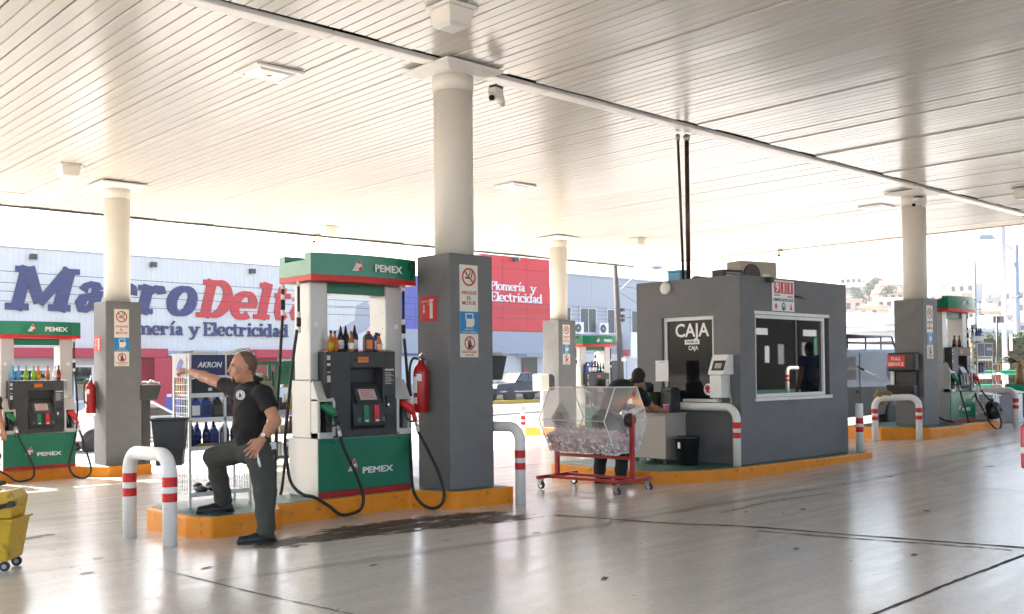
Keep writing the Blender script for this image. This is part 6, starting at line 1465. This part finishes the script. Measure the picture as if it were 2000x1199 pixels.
def vehicle(name, label, cat, loc, rz, body, prof, cabin, W, wheels, r, win, lights, group=None):
    t = thing(name, label, cat, loc, rz, group); h = W/2
    mb = MB(); n = len(prof); v = []
    for y, ins in ((-h, .045), (-h+.09, 0.), (h-.09, 0.), (h, .045)):
        cx = sum(p[0] for p in prof)/n; cz_ = sum(p[1] for p in prof)/n
        v += [(p[0]+(cx-p[0])*ins*.5, y, p[1]+(cz_-p[1])*ins) for p in prof]
    fs = [tuple(range(n)), tuple(range(4*n-1, 3*n-1, -1))]
    for k in range(3): fs += [(k*n+i, (k+1)*n+i, (k+1)*n+(i+1) % n, k*n+(i+1) % n) for i in range(n)]
    mb.add(v, fs); obj('body', mb, body, t, .035, seg=3)
    if cabin:
        m_ = len(cabin); mb = MB(); top = max(p[1] for p in cabin); bot = min(p[1] for p in cabin)
        ys = lambda z: h-.06-.16*(z-bot)/(top-bot)
        v = [(p[0], -ys(p[1]), p[1]) for p in cabin]+[(p[0], ys(p[1]), p[1]) for p in cabin]
        mb.add(v, [tuple(range(m_)), tuple(range(2*m_-1, m_-1, -1))]+[(i, m_+i, m_+(i+1) % m_, (i+1) % m_) for i in range(m_)]); obj('cabin', mb, body, t, .05, seg=3)
        def side(poly, s): return [(x, s*(ys(z)+.006), z) for x, z in poly]
    else:
        def side(poly, s): return [(x, s*(h+.004), z) for x, z in poly]
    for poly in win:
        for s in (-1, 1):
            q = side(poly, s); mb = MB(); q2 = [(x, y-s*.012, z) for x, y, z in q]; m_ = len(q)
            mb.add(q+q2, [tuple(range(m_)), tuple(range(2*m_-1, m_-1, -1))]+[(i, (i+1) % m_, m_+(i+1) % m_, m_+i) for i in range(m_)]); obj('window', mb, 'carglass', t)
    for x in wheels:
        for s in (-1, 1):
            mb = MB(); mb.lathe([(0, s*(h-.16)), (r*1.17, s*(h-.16)), (r*1.17, s*(h+.003)), (0, s*(h+.003))], 24, (x, 0, r*1.02), 0, 'y'); obj('wheel_arch', mb, 'ink', t)
            wheel(t, x, s*(h-.075), r, .20, s)
    for nm, x0, x1, y0, y1, z0, z1, m_ in lights:
        for s in (-1, 1):
            mb = MB(); a, b = sorted((s*y0, s*y1)); mb.box(x0, x1, a, b, z0, z1); obj(nm, mb, m_, t, .02)
    return t
sedan = [(-2.15, .30), (-2.2, .55), (-2.12, .80), (-1.1, .92), (1.35, .95), (2.1, .92), (2.2, .62), (2.15, .30)]
sedcab = [(-1.25, .90), (-.45, 1.38), (.65, 1.40), (1.55, .93)]
sedwin = [[(-.98, .96), (-.42, 1.30), (.05, 1.33), (.05, .96)], [(.12, .96), (.12, 1.33), (.62, 1.33), (1.22, .97)]]
t = vehicle('parked_car', 'silver sedan parked on the street behind pump 15', 'car', (11.55, 29.0, g(11, 29)+.01), math.pi, 'carsilver', sedan, sedcab, 1.7, (-1.35, 1.35), .30, sedwin, [('taillight', 2.12, 2.21, .55, .84, .66, .86, 'lampred'), ('headlight', -2.2, -2.08, .5, .84, .58, .74, 'lens')])
for x in (-.05, .95):
    for s in (-1, 1): mb = MB(); mb.box(x-.08, x+.08, s*.852-.012, s*.852+.012, .78, .81); obj('handle', mb, 'ink', t)
t2 = vehicle('parked_car', 'white car at the right edge with red tail light', 'car', (9.0, 1.585, g(9, 1.6)), math.pi, 'carwhite', [(-2.15, .30), (-2.2, .55), (-2.12, .80), (-1.1, .95), (1.35, 1.02), (2.08, 1.02), (2.26, .72), (2.2, .30)], [(-1.25, .92), (-.45, 1.42), (.65, 1.45), (1.6, 1.0)], 1.76, (-1.35, 1.35), .32, sedwin, [('taillight', 1.98, 2.245, .50, .895, .70, .99, 'lampred'), ('headlight', -2.2, -2.08, .5, .84, .58, .74, 'lens')])
for s in (-1, 1): mb = MB(); mb.box(2.1, 2.25, min(s*.6, s*.89), max(s*.6, s*.89), .80, .845); obj('taillight_lens', mb, 'lens', t2, .01)
pk = vehicle('pickup_truck', 'dark blue green pickup parked beyond the road', 'pickup', (38.75, 41.2, g(38.7, 41)), 0, 'pickup', [(-2.5, .42), (-2.55, .9), (-2.4, 1.0), (-1.0, 1.08), (2.45, 1.10), (2.5, .5)], [(-1.15, 1.06), (-.55, 1.60), (.45, 1.63), (.75, 1.06)], 1.75, (-1.55, 1.45), .37, [[(-.88, 1.12), (-.5, 1.53), (-.05, 1.55), (-.05, 1.12)], [(.03, 1.12), (.03, 1.55), (.42, 1.55), (.58, 1.12)]], [('headlight', -2.56, -2.45, .5, .84, .74, .9, 'lens'), ('taillight', 2.42, 2.52, .6, .86, .75, 1.0, 'lampred')])
mb = MB(); mb.box(-2.3, 2.3, -.888, -.882, .55, .60); obj('side_moulding', mb, 'carsilver', pk); mb = MB(); mb.box(-.9, -.72, -1.02, -.86, 1.1, 1.22); obj('mirror', mb, 'pickup', pk, .02)
mb = MB(); mb.box(34.5, 42.5, 39.3, 39.5, g(38, 39)-.1, g(38, 39)+.14); o = obj('parking_kerb', mb, 'yellow'); o['kind'] = 'structure'
vx, vy = 20.05, 11.5
vn = vehicle('cargo_van', 'pale blue cargo van with roof rack behind the kiosk', 'van', (vx, vy, g(vx, vy)), 0, 'vanblue', [(-2.3, .32), (-2.38, .62), (-2.2, .95), (-1.4, 1.10), (-.72, 1.72), (-.45, 1.80), (2.1, 1.82), (2.25, 1.72), (2.38, .95), (2.34, .35)], None, 1.8, (-1.45, 1.42), .33, [[(-1.1, 1.14), (-.62, 1.62), (-.18, 1.64), (-.18, 1.14)]], [('headlight', -2.38, -2.24, .5, .86, .68, .86, 'lens'), ('taillight', 2.26, 2.37, .7, .9, .9, 1.4, 'lampred')])
for s in (-1, 1):
    mb = MB(); mb.box(-2.1, 2.2, min(s*.9005, s*.905), max(s*.9005, s*.905), .36, .98); obj('lower_panel', mb, 'plinth', vn)
    mb = MB(); mb.box(-.02, .0, min(s*.9052, s*.909), max(s*.9052, s*.909), .5, 1.7); obj('door_seam', mb, 'ink', vn)
    mb = MB(); mb.box(-.17, -.05, min(s*.906, s*.93), max(s*.906, s*.93), .86, .91); obj('door_handle', mb, 'ink', vn)
    mb = MB(); mb.lathe([(.17, s*.9058), (.24, s*.9058), (.24, s*.908)], 24, (1.45, 0, 1.36), 0, 'y'); mb.lathe([(0, s*.9062), (.10, s*.9062)], 3, (1.45, 0, 1.36), 0, 'y'); obj('round_logo', mb, 'wallblue', vn)
rackt = thing('roof_rack', 'dark pipe roof rack mounted on the pale blue van', 'roof rack', (vx, vy, g(vx, vy)+1.84))
for s in (-1, 1):
    for z, x0, x1 in ((.10, -1.3, 2.0), (.26, -1.2, 1.7)): mb = MB(); mb.cyl((x0, .78*s, z), (x1, .78*s, z), .022, n=8); obj('rail', mb, 'darkbrown', rackt)
    for x in (-1.1, -.3, .5, 1.2): mb = MB(); mb.cyl((x, .78*s, -.03), (x, .78*s, .26), .018, n=8); obj('upright', mb, 'darkbrown', rackt)
    mb = MB(); mb.cyl((1.7, .78*s, .26), (2.33, .86*s, -.9), .02, n=8); obj('ladder_rail', mb, 'darkbrown', rackt)
for x in (-1.2, -.4, .4, 1.2, 1.7): mb = MB(); mb.cyl((x, -.76, .262), (x, .76, .262), .016, n=8); obj('cross_bar', mb, 'darkbrown', rackt)
for k in range(4): u = k/4+.1; x = 1.7+.63*u; z = .26-1.16*u; mb = MB(); mb.cyl((x, -.8, z), (x, .8, z), .014, n=8); obj('rung', mb, 'darkbrown', rackt)

# ------------------------------------------------------------------ the station shop behind the viewer (seen in the kiosk glass)
sh = thing('station_shop', 'dark fronted station shop with posters mirrored in the kiosk window', 'shop', (30, -7, g(28, -5)))
T = inv(sh); zs = g(28, -5)
mb = MB(T); mb.box(20, 38, -8.5, -5, zs-.3, zs+3.4); obj('wall', mb, 'matteblack', sh)
for i in range(5):
    x = 20.3+i*3.5; mb = MB(T); mb.box(x, x+.12, -4.998, -4.92, zs, zs+3); obj('door_frame', mb, 'charcoal', sh)
    mb = MB(T); mb.box(x+.3, x+3.2, -4.997, -4.96, zs+.3, zs+2.9); w_ = obj('window', mb, 'matteblack', sh)
    for k in range(3):
        a = x+.5+k*.9; z = zs+rnd.uniform(1.0, 1.6); hgt = rnd.uniform(.3, .9); mb = MB(T); mb.box(a, a+rnd.uniform(.22, .4), -4.955, -4.94, z, z+hgt); obj('poster', mb, rnd.choice(['greyband', 'greyblue', 'islegreen', 'greyband', 'plinth']), w_)
    mb = MB(T); mb.box(x+.6, x+1.6, -4.955, -4.94, zs+2.2, zs+2.45); obj('notice', mb, 'greyband', w_)
island('pump_island', 'yellow kerbed walkway in front of the mirrored station shop', [(21, -4.9), (21, -1.2), (37, -1.2), (37, -4.9)], g(27, -2)+.2, g(27, -2), 'kerbed concrete islands')
hoop('white hoop bollard mirrored in the kiosk window', (28.3, -1.6), (29.6, -1.6), .82, .06, g(27, -2)+.2)
# ------------------------------------------------------------------ people: bodies grown as smooth distance fields
def surface_nets(F, o, h):
    s = F < 0
    c = [(i, j, k) for i in (0, 1) for j in (0, 1) for k in (0, 1)]
    nx, ny, nz = F.shape
    sub = lambda A, q: A[q[0]:nx-1+q[0], q[1]:ny-1+q[1], q[2]:nz-1+q[2]]
    cnt = sum(sub(s, q).astype(np.int8) for q in c)
    I = np.argwhere((cnt > 0) & (cnt < 8)); idx = -np.ones((nx-1, ny-1, nz-1), np.int64); idx[I[:, 0], I[:, 1], I[:, 2]] = np.arange(len(I))
    val = {q: F[I[:, 0]+q[0], I[:, 1]+q[1], I[:, 2]+q[2]] for q in c}
    acc = np.zeros((len(I), 3)); n = np.zeros(len(I))
    for a in c:
        for ax in range(3):
            if a[ax]: continue
            b = list(a); b[ax] = 1; b = tuple(b); fa, fb = val[a], val[b]; m = (fa < 0) != (fb < 0)
            t = np.where(m, fa/np.where(fa == fb, 1, fa-fb), 0)
            p = np.tile(np.array(a, float), (len(I), 1)); p[:, ax] = t; acc[m] += p[m]; n[m] += 1
    V = (I+acc/n[:, None])*h+o
    Q = []
    for ax in range(3):
        u, v = (ax+1) % 3, (ax+2) % 3
        sl = [slice(1, -1)]*3; sl[ax] = slice(0, -1); a = s[tuple(sl)]; sl2 = list(sl); sl2[ax] = slice(1, None); b = s[tuple(sl2)]
        E = np.argwhere(a != b); base = np.ones(3, int); base[ax] = 0; P = E+base; fl = a[E[:, 0], E[:, 1], E[:, 2]]
        def at(du, dv): q = P.copy(); q[:, u] += du; q[:, v] += dv; return idx[q[:, 0], q[:, 1], q[:, 2]]
        q = np.stack([at(-1, -1), at(0, -1), at(0, 0), at(-1, 0)], 1); q[~fl] = q[~fl][:, ::-1]; Q.append(q)
    Q = np.concatenate(Q); Q = Q[(Q >= 0).all(1)]
    return V, Q
def sdf_mesh(name, prims, h, mats, parent, k=.03, fold=0., clip=None):
    """prims: ('c', a, b, ra, rb[, k]) tapered limb, ('e', centre, radii, 3x3[, k]) ellipsoid, ('-', ...) carve"""
    lo = np.full(3, 1e9); hi = -lo
    for p in prims:
        if p[0] == 'c': pts = np.array([p[1], p[2]]); r = max(p[3], p[4])
        else: pts = np.array([p[1]]); r = max(p[2])
        lo = np.minimum(lo, pts.min(0)-r); hi = np.maximum(hi, pts.max(0)+r)
    lo -= 4*h; hi += 4*h; n = np.ceil((hi-lo)/h).astype(int)+1; F = np.full(n, .3, np.float32)
    ax = [lo[i]+h*np.arange(n[i]) for i in range(3)]
    for p in prims:
        if p[0] == 'c': pts = np.array([p[1], p[2]], float); r = max(p[3], p[4]); kk = p[5] if len(p) > 5 else k
        else: pts = np.array([p[1]], float); r = max(p[2]); kk = p[4] if len(p) > 4 else k
        pad = r+kk*1.5+3*h; i0 = np.maximum(((pts.min(0)-pad-lo)/h).astype(int), 0); i1 = np.minimum(((pts.max(0)+pad-lo)/h).astype(int)+1, n)
        X, Y, Zz = np.meshgrid(*[ax[i][i0[i]:i1[i]] for i in range(3)], indexing='ij'); G = np.stack([X, Y, Zz], -1)
        if p[0] == 'c':
            a, b = pts; d = b-a; t = np.clip(((G-a)@d)/max(1e-9, d@d), 0, 1); D = np.linalg.norm(G-a-t[..., None]*d, axis=-1)-(p[3]+(p[4]-p[3])*t)
        else:
            q = (G-pts[0])@np.array(p[3] if p[3] is not None else np.eye(3)).T; rr = np.array(p[2]); k0 = np.linalg.norm(q/rr, axis=-1); k1 = np.linalg.norm(q/rr**2, axis=-1); D = k0*(k0-1)/np.maximum(k1, 1e-6)
        S = tuple(slice(i0[i], i1[i]) for i in range(3)); A = F[S]
        if p[0] == '-': kk = max(kk, 1e-4); hh = np.clip(.5-.5*(-D-A)/-kk*-1, 0, 1); F[S] = np.maximum(A, -D)
        else: hh = np.clip(.5+.5*(A-D)/kk, 0, 1); F[S] = A*(1-hh)+D*hh-kk*hh*(1-hh)
    if fold:
        X, Y, Zz = np.meshgrid(*ax, indexing='ij')
        F += fold*(np.sin(31*X+9*np.sin(7*Zz)+14*Zz)*.5+np.sin(27*Y-22*Zz+5*np.sin(9*X))*.5+.6*np.sin(13*(X+Y)+41*Zz+3*np.sin(11*Y))).astype(np.float32)
    if clip is not None:
        X, Y, Zz = np.meshgrid(*ax, indexing='ij'); F = np.maximum(F, clip(X, Y, Zz).astype(np.float32))
    V, Q = surface_nets(F, lo, h)
    me = bpy.data.meshes.new(name); me.from_pydata(V.tolist(), [], Q.tolist()); me.materials.append(M[mats])
    me.polygons.foreach_set('use_smooth', [True]*len(me.polygons)); me.update()
    return obj(name, me, None, parent)
def V3(*a): return np.array(a, float)
def head_prims(c, f, s, tilt=0.):
    """c centre of the skull, f facing (unit, 3d)"""
    f = f/np.linalg.norm(f); lf = np.cross(V3(0, 0, 1), f); lf /= np.linalg.norm(lf); u = np.cross(f, lf); R = np.array([f, lf, u])
    W_ = lambda x, y, z: c+s*(f*x+lf*y+u*z)
    P = [('e', W_(-.012, 0, .035), (.100*s, .078*s, .097*s), R), ('e', W_(.035, 0, -.035), (.066*s, .060*s, .080*s), R), ('e', W_(.050, 0, -.085), (.042*s, .040*s, .034*s), R),
         ('c', W_(.082, -.034, .030), W_(.082, .034, .030), .014*s, .014*s, .02*s), ('c', W_(.092, 0, .018), W_(.112, 0, -.022), .010*s, .015*s, .012*s), ('c', W_(.098, -.014, -.030), W_(.098, .014, -.030), .010*s, .010*s, .008*s),
         ('c', W_(.086, -.020, -.060), W_(.086, .020, -.060), .010*s, .010*s, .008*s), ('c', W_(.082, -.018, -.074), W_(.082, .018, -.074), .010*s, .010*s, .006*s), ('e', W_(.078, 0, -.104), (.022*s, .026*s, .020*s), R, .015*s),
         ('c', W_(.055, -.048, -.020), W_(.055, .048, -.020), .022*s, .022*s, .02*s)]
    for y in (-1, 1): P.append(('e', W_(-.012, y*.079, -.006), (.022*s, .010*s, .033*s), R, .008*s))
    return P, W_, R
def hand_prims(w, d, nrm, s, curl=.5, spread=.10, thumb=1., left=1):
    """w wrist, d pointing to the knuckles, nrm out of the back of the hand"""
    d = d/np.linalg.norm(d); nrm = nrm-d*(nrm@d); nrm /= np.linalg.norm(nrm); sd = np.cross(nrm, d)*left
    W_ = lambda x, y, z: w+s*(d*x+sd*y+nrm*z)
    P = [('c', W_(0, 0, 0), W_(.035, 0, 0), .026*s, .030*s), ('c', W_(.035, -.020, 0), W_(.085, -.030, .0), .018*s, .015*s), ('c', W_(.035, .0, 0), W_(.090, .0, .003), .020*s, .015*s), ('c', W_(.035, .018, 0), W_(.085, .028, 0), .018*s, .014*s)]
    for y, L_, a in ((-.031, .070, -1.), (-.011, .080, -.3), (.010, .075, .35), (.029, .058, 1.)):
        p = W_(.085, y, .002); dd = d*math.cos(a*spread)+sd*math.sin(a*spread); ang = 0.; fr = (.45, .32, .23)
        for k in range(3):
            ang += curl*(.8 if k == 0 else 1.); q = p+s*L_*fr[k]*(dd*math.cos(ang)-nrm*math.sin(ang)); P.append(('c', p, q, (.0105-.001*k)*s, (.0098-.001*k)*s, .004*s)); p = q
    p = W_(.025, -.028, -.004); q = p+s*.040*(d*.75-sd*.62*thumb-nrm*.2); P.append(('c', p, q, .014*s, .012*s, .008*s)); P.append(('c', q, q+s*.036*(d*.95-sd*.15-nrm*(.2+curl*.3)), .0115*s, .009*s, .004*s))
    return P
def person(label, root, J, s, face, skin, top, pants, hair='hair', rel=None, bald=False, hands=None, hem=None, group=None):
    t = thing('person', label, 'person', root, 0, group); r0_ = np.array(root, float)
    J = {k: np.array(v, float)-r0_ for k, v in J.items()}; f = np.array(face, float)
    P, HW, R = head_prims(J['head'], f, s*.95)
    P.append(('c', J['neck'], J['head']+np.array([0, 0, -.05*s]), .056*s, .054*s, .03)); P.append(('c', J['neck'], J['pelv'], .07*s, .09*s)); P.append(('c', J['shL'], J['shR'], .05*s, .05*s))
    for S_ in 'LR':
        P += [('c', J['sh'+S_], J['el'+S_], .052*s, .045*s), ('c', J['el'+S_], J['el'+S_]*.6+J['wr'+S_]*.4, .044*s, .043*s), ('c', J['el'+S_]*.6+J['wr'+S_]*.4, J['wr'+S_], .043*s, .026*s, .02)]
        P += [('c', J['hip'+S_], J['kn'+S_], .07*s, .05*s), ('c', J['kn'+S_], J['an'+S_], .05*s, .035*s)]
        hd = (hands or {}).get(S_, {}); P += hand_prims(J['wr'+S_], J['hand'+S_]-J['wr'+S_], np.array(hd.get('n', (0, 0, 1)), float), s, hd.get('curl', .4), hd.get('spread', .1), hd.get('thumb', 1.), 1 if S_ == 'L' else -1)
    P += [('-', HW(.096, y*.033, .006), (.013*s, .014*s, .0085*s), R) for y in (-1, 1)]
    sdf_mesh('body', P, .0062, skin, t, .02)
    hs = s*.95
    for y in (-1, 1):
        mb = MB(); mb.ell(tuple(HW(.078, y*.033, .006)), (.011*hs, .011*hs, .010*hs), 10); e = obj('eye', mb, 'housetan', t); mb = MB(); mb.ell(tuple(HW(.0855, y*.033, .006)), (.0045*hs, .005*hs, .005*hs), 8); obj('iris', mb, 'ink', e)
        mb = MB(); mb.ring([tuple(HW(.093, y*.018, .026)), tuple(HW(.095, y*.034, .031)), tuple(HW(.082, y*.052, .024))], [.0045*hs, .005*hs, .003*hs], 6); obj('eyebrow', mb, 'hair', t)
    cut = HW(.115, 0, -.035) if not bald else HW(.135, 0, -.01); rr = .118*hs if not bald else .168*hs
    sdf_mesh('hair', [('e', HW(-.014, 0, .037), ((.1008 if bald else .108)*hs, (.0788 if bald else .085)*hs, (.0977 if bald else .108)*hs), R), ('c', HW(-.075, 0, -.01), HW(-.06, 0, -.05), .028*hs, .03*hs, .02)], .007, hair, t, .02,
             clip=lambda X, Y, Zz: np.maximum(rr-np.sqrt((X-cut[0])**2+(Y-cut[1])**2+(Zz-cut[2])**2), -(Zz-J['head'][2]+.085*hs)))
    if bald: sdf_mesh('goatee', [('e', HW(.074, 0, -.100), (.028*hs, .028*hs, .026*hs), R), ('c', HW(.082, -.026, -.07), HW(.074, -.022, -.1), .009*hs, .012*hs), ('c', HW(.082, .026, -.07), HW(.074, .022, -.1), .009*hs, .012*hs)], .005, 'hair', t, .012)
    # shirt
    fx = f/np.linalg.norm(f); ch = J['chest']; bl = J['belly']; pv = J['pelv']; lat = J['shL']-J['shR']; lat /= np.linalg.norm(lat); upv = J['neck']-pv; upv /= np.linalg.norm(upv); fr = np.cross(lat, upv); fr /= np.linalg.norm(fr); lat2 = np.cross(upv, fr); RB = np.array([fr, lat2, upv])
    S_ = [('e', ch, (.118*s, .158*s, .17*s), RB), ('e', bl, (.120*s, .140*s, .19*s), RB), ('e', pv+upv*.02, (.116*s, .144*s, .13*s), RB), ('c', J['shL']-upv*.01, J['shR']-upv*.01, .07*s, .07*s, .06), ('c', J['neck']-upv*.05*s, J['neck']+upv*.012*s, .085*s, .066*s, .04)]
    for a in 'LR': e = J['sh'+a]*.40+J['el'+a]*.60; S_ += [('c', J['sh'+a], e, .066*s, .066*s, .04)]
    hz_ = (hem if hem is not None else root[2]+J['pelv'][2]-.05)-r0_[2]
    ends = [(J['sh'+a]*.42+J['el'+a]*.58, (J['el'+a]-J['sh'+a])/np.linalg.norm(J['el'+a]-J['sh'+a])) for a in 'LR']
    def clipf(X, Y, Zz):
        d = (hz_-Zz)+.012*np.sin(18*X+15*Y)
        for e, q in ends:
            dist = (X-e[0])*q[0]+(Y-e[1])*q[1]+(Zz-e[2])*q[2]; near = np.sqrt((X-e[0])**2+(Y-e[1])**2+(Zz-e[2])**2)
            d = np.where(near < .125*s, np.maximum(d, dist), d)
        return d
    sh_ = sdf_mesh('shirt', S_, .009, top, t, .05, .0055, clipf)
    mb = MB(); nk = J['neck']+upv*.02*s; pts = [tuple(nk+lat2*.068*s*math.cos(a)+fr*.066*s*math.sin(a)+upv*(-.018 if math.sin(a) > 0.3 else .012)*s) for a in [i*2*math.pi/20 for i in range(20)]]; mb.ring(pts, .017*s, 8, closed=True)
    if 'drum' not in label: obj('collar', mb, top, sh_)
    # trousers
    Q = [('e', pv-upv*.03, (.130*s, .160*s, .12*s), RB)]
    for a in 'LR': Q += [('c', J['hip'+a], J['kn'+a], .108*s, .080*s, .05), ('c', J['kn'+a], J['an'+a], .078*s, .066*s, .04)]
    sdf_mesh('trousers', Q, .009, pants, t, .05, .0065, lambda X, Y, Zz: np.minimum(np.linalg.norm(np.stack([X, Y, Zz], -1)-J['anL'], axis=-1), np.linalg.norm(np.stack([X, Y, Zz], -1)-J['anR'], axis=-1))*0-1 if False else -np.ones_like(X))
    for a in 'LR':
        an, to = J['an'+a], J['toe'+a]; d = to-an; d[2] = 0; d /= np.linalg.norm(d); z0 = J['sole'+a][2] if 'sole'+a in J else to[2]-.03
        h0 = V3(an[0], an[1], z0+.032)-d*.03
        sdf_mesh('shoe', [('c', h0, h0+d*.10*s, .042*s, .044*s), ('c', h0+d*.10*s, h0+d*.21*s-V3(0, 0, .004), .044*s, .036*s), ('c', an-d*.01, h0, .045*s, .042*s)], .007, 'shoe', t, .03, 0, lambda X, Y, Zz: z0-Zz)
        mb = MB(); c = h0+d*.09*s
        sl_ = [(V3(*c)+d*(.15*s*math.cos(q))+np.cross(V3(0, 0, 1), d)*(.050*s*math.sin(q))) for q in [i*2*math.pi/18 for i in range(18)]]
        mb.prism([(p[0], p[1]) for p in sl_], z0-.002, z0+.018, 'xy'); obj('sole', mb, 'ink', t)
    return t, J, HW, (fr, lat2, upv)
JM = dict(head=(4.332, 8.282, 1.557), neck=(4.415, 8.275, 1.405), shL=(4.41, 8.055, 1.325), shR=(4.387, 8.49, 1.345), elR=(4.318, 8.86, 1.445), wrR=(4.262, 9.25, 1.535), handR=(4.235, 9.42, 1.555),
          elL=(4.452, 7.925, 1.075), wrL=(4.315, 7.905, .922), handL=(4.225, 7.925, .815), chest=(4.395, 8.26, 1.21), belly=(4.365, 8.24, 1.03), pelv=(4.405, 8.225, .84),
          hipL=(4.40, 8.12, .80), knL=(4.375, 7.965, .42), anL=(4.335, 7.89, .105), toeL=(4.157, 7.93, .035), soleL=(4.2, 7.9, .022), hipR=(4.39, 8.34, .815), knR=(4.215, 8.62, .735), anR=(4.345, 8.70, .31), toeR=(4.18, 8.74, .24), soleR=(4.2, 8.7, .206))
mt, J1, HW1, fr1 = person('man in black polo with one foot on the island, arm on the rack', (4.33, 8.2, 0.022), JM, 1.18, (-.93, .37, -.04), 'skin', 'polo', 'trousers', 'stubble', bald=True,
    hands={'R': dict(n=(-.2, .1, 1), curl=.75, spread=.06), 'L': dict(n=(-.35, -1, .1), curl=.12, spread=.22)}, hem=.80)
fr_, la_, up_ = [Vector(v) for v in fr1]
# badge on the chest, watch, hem tag
c = Vector(J1['chest'])+up_*.09+fr_*.135*1.18*.93+la_*.085
nrm = (fr_+la_*.55).normalized(); rgt = up_.cross(nrm).normalized()
mb = MB(frame(c+nrm*.012, rgt, nrm.cross(rgt))); disc(mb, (0, 0), .042, .004, 0, 22); disc(mb, (0, 0), .042, -.012, 0, 22); disc(mb, (0, 0), .034, .0048, 1, 22, .029); mb.face([(-.016, -.02, .005), (.014, -.02, .005), (.018, .0, .005), (.0, .024, .005), (-.012, .012, .005)], 1); obj('badge', mb, ['paper', 'charcoal'], mt)
w_ = Vector(J1['wrL']); d = (Vector(J1['wrL'])-Vector(J1['elL'])).normalized(); q = w_-d*.022
mb = MB(); a_ = d.orthogonal().normalized(); b_ = d.cross(a_); mb.ring([tuple(q+(a_*math.cos(i*.314)+b_*math.sin(i*.314))*.036) for i in range(20)], .010, 8, closed=True); wt = obj('watch_strap', mb, 'ink', mt)
nn = Vector((-.75, -.65, .15)); nn = (nn-d*nn.dot(d)).normalized(); mb = MB(); mb.cyl(q+nn*.036, q+nn*.050, .023, n=16); wc = obj('watch_case', mb, 'chrome', wt); mb = MB(); mb.cyl(q+nn*.0501, q+nn*.052, .019, n=16); obj('watch_face', mb, 'whiteclean', wc)
hp = Vector((4.465, 8.10, .845))-Vector((4.33, 8.2, .022)); nrm = Vector((.25, -1, .05)).normalized(); rgt = Vector((0, 0, 1)).cross(nrm).normalized(); mb = MB(frame(hp+nrm*.085, rgt, nrm.cross(rgt))); mb.box(-.032, .032, -.03, .03, -.03, .004); obj('hem_tag', mb, 'paper', mt)
ck = thing('cloth_tip', 'pale rag corner held between the man\'s lowered fingers', 'rag', tuple(Vector(J1['handL'])+Vector((4.33, 8.2, .022))+Vector((.05, -.03, -.09)))); mb = MB(); mb.ring([(-.008, 0, .045), (0, 0, .0), (.012, 0, -.04)], [.008, .013, .009], 8); obj('fold', mb, 'paper', ck); mb = MB(); mb.ring([(-.012, .004, .04), (-.006, .006, .075)], [.007, .006], 6); obj('end', mb, 'paper', ck)
# man bending over the counter
J2 = dict(head=(10.28, 8.61, 1.37), neck=(10.14, 8.64, 1.295), shR=(10.09, 8.44, 1.19), shL=(10.09, 8.88, 1.235), elR=(10.42, 8.49, .985), wrR=(10.73, 8.57, .935), handR=(10.90, 8.63, .925), elL=(10.42, 8.98, 1.0), wrL=(10.72, 8.93, .945), handL=(10.88, 8.92, .93),
          chest=(9.95, 8.66, 1.22), belly=(9.82, 8.65, 1.08), pelv=(9.68, 8.64, .88), hipL=(9.69, 8.76, .83), knL=(9.76, 8.83, .42), anL=(9.76, 8.87, .10), toeL=(9.96, 8.89, .03), soleL=(9.8, 8.8, .012), hipR=(9.69, 8.53, .83), knR=(9.84, 8.52, .42), anR=(9.80, 8.53, .10), toeR=(10.0, 8.55, .03), soleR=(9.8, 8.5, .012))
person('man in black shirt bending over the beige counter behind the drum', (9.8, 8.65, .012), J2, 1.14, (.80, .42, -.45), 'skin2', 'polo', 'darkcloth', 'hair', hands={'R': dict(n=(.1, 0, 1), curl=.15), 'L': dict(n=(.1, 0, 1), curl=.2)}, hem=.74)
def stander(label, x, y, z, s, face, top, pants, k=1.):
    f = V3(*face, 0); f /= np.linalg.norm(f); l = np.cross(V3(0, 0, 1), f); o = V3(x, y, z); Wd = lambda a, b, c: tuple(o+s*(f*a+l*b+V3(0, 0, c)))
    J = dict(head=Wd(.02, 0, 1.58), neck=Wd(-.01, 0, 1.44), shL=Wd(0, .19, 1.38), shR=Wd(0, -.19, 1.38), elL=Wd(-.03, .25, 1.10), elR=Wd(-.03, -.25, 1.10), wrL=Wd(.08, .25, .86), wrR=Wd(.06, -.26, .86), handL=Wd(.12, .24, .76), handR=Wd(.10, -.25, .76), chest=Wd(.01, 0, 1.25), belly=Wd(.02, 0, 1.08), pelv=Wd(0, 0, .93),
             hipL=Wd(0, .09, .88), hipR=Wd(0, -.09, .88), knL=Wd(.02, .12, .48), knR=Wd(.02, -.14, .48), anL=Wd(-.02, .14, .10), anR=Wd(-.02, -.17, .10), toeL=Wd(.15, .17, .03), toeR=Wd(.15, -.2, .03), soleL=Wd(0, .1, 0), soleR=Wd(0, -.1, 0))
    return person(label, (x, y, z), J, s, (f[0], f[1], -.05), 'skin2', top, pants, 'hair', hem=z+.86*s)
stander('person in dark clothes cut off by the left edge at pump 15', 4.72, 17.83, g(4.9, 17.7), 1.02, (.6, .5), 'polo', 'trousers')
stander('person in dark blue shirt mirrored in the kiosk window', 18.9, 4.75, g(18.9, 4.75), 1.06, (.3, -.9), 'blueshirt', 'darkcloth')
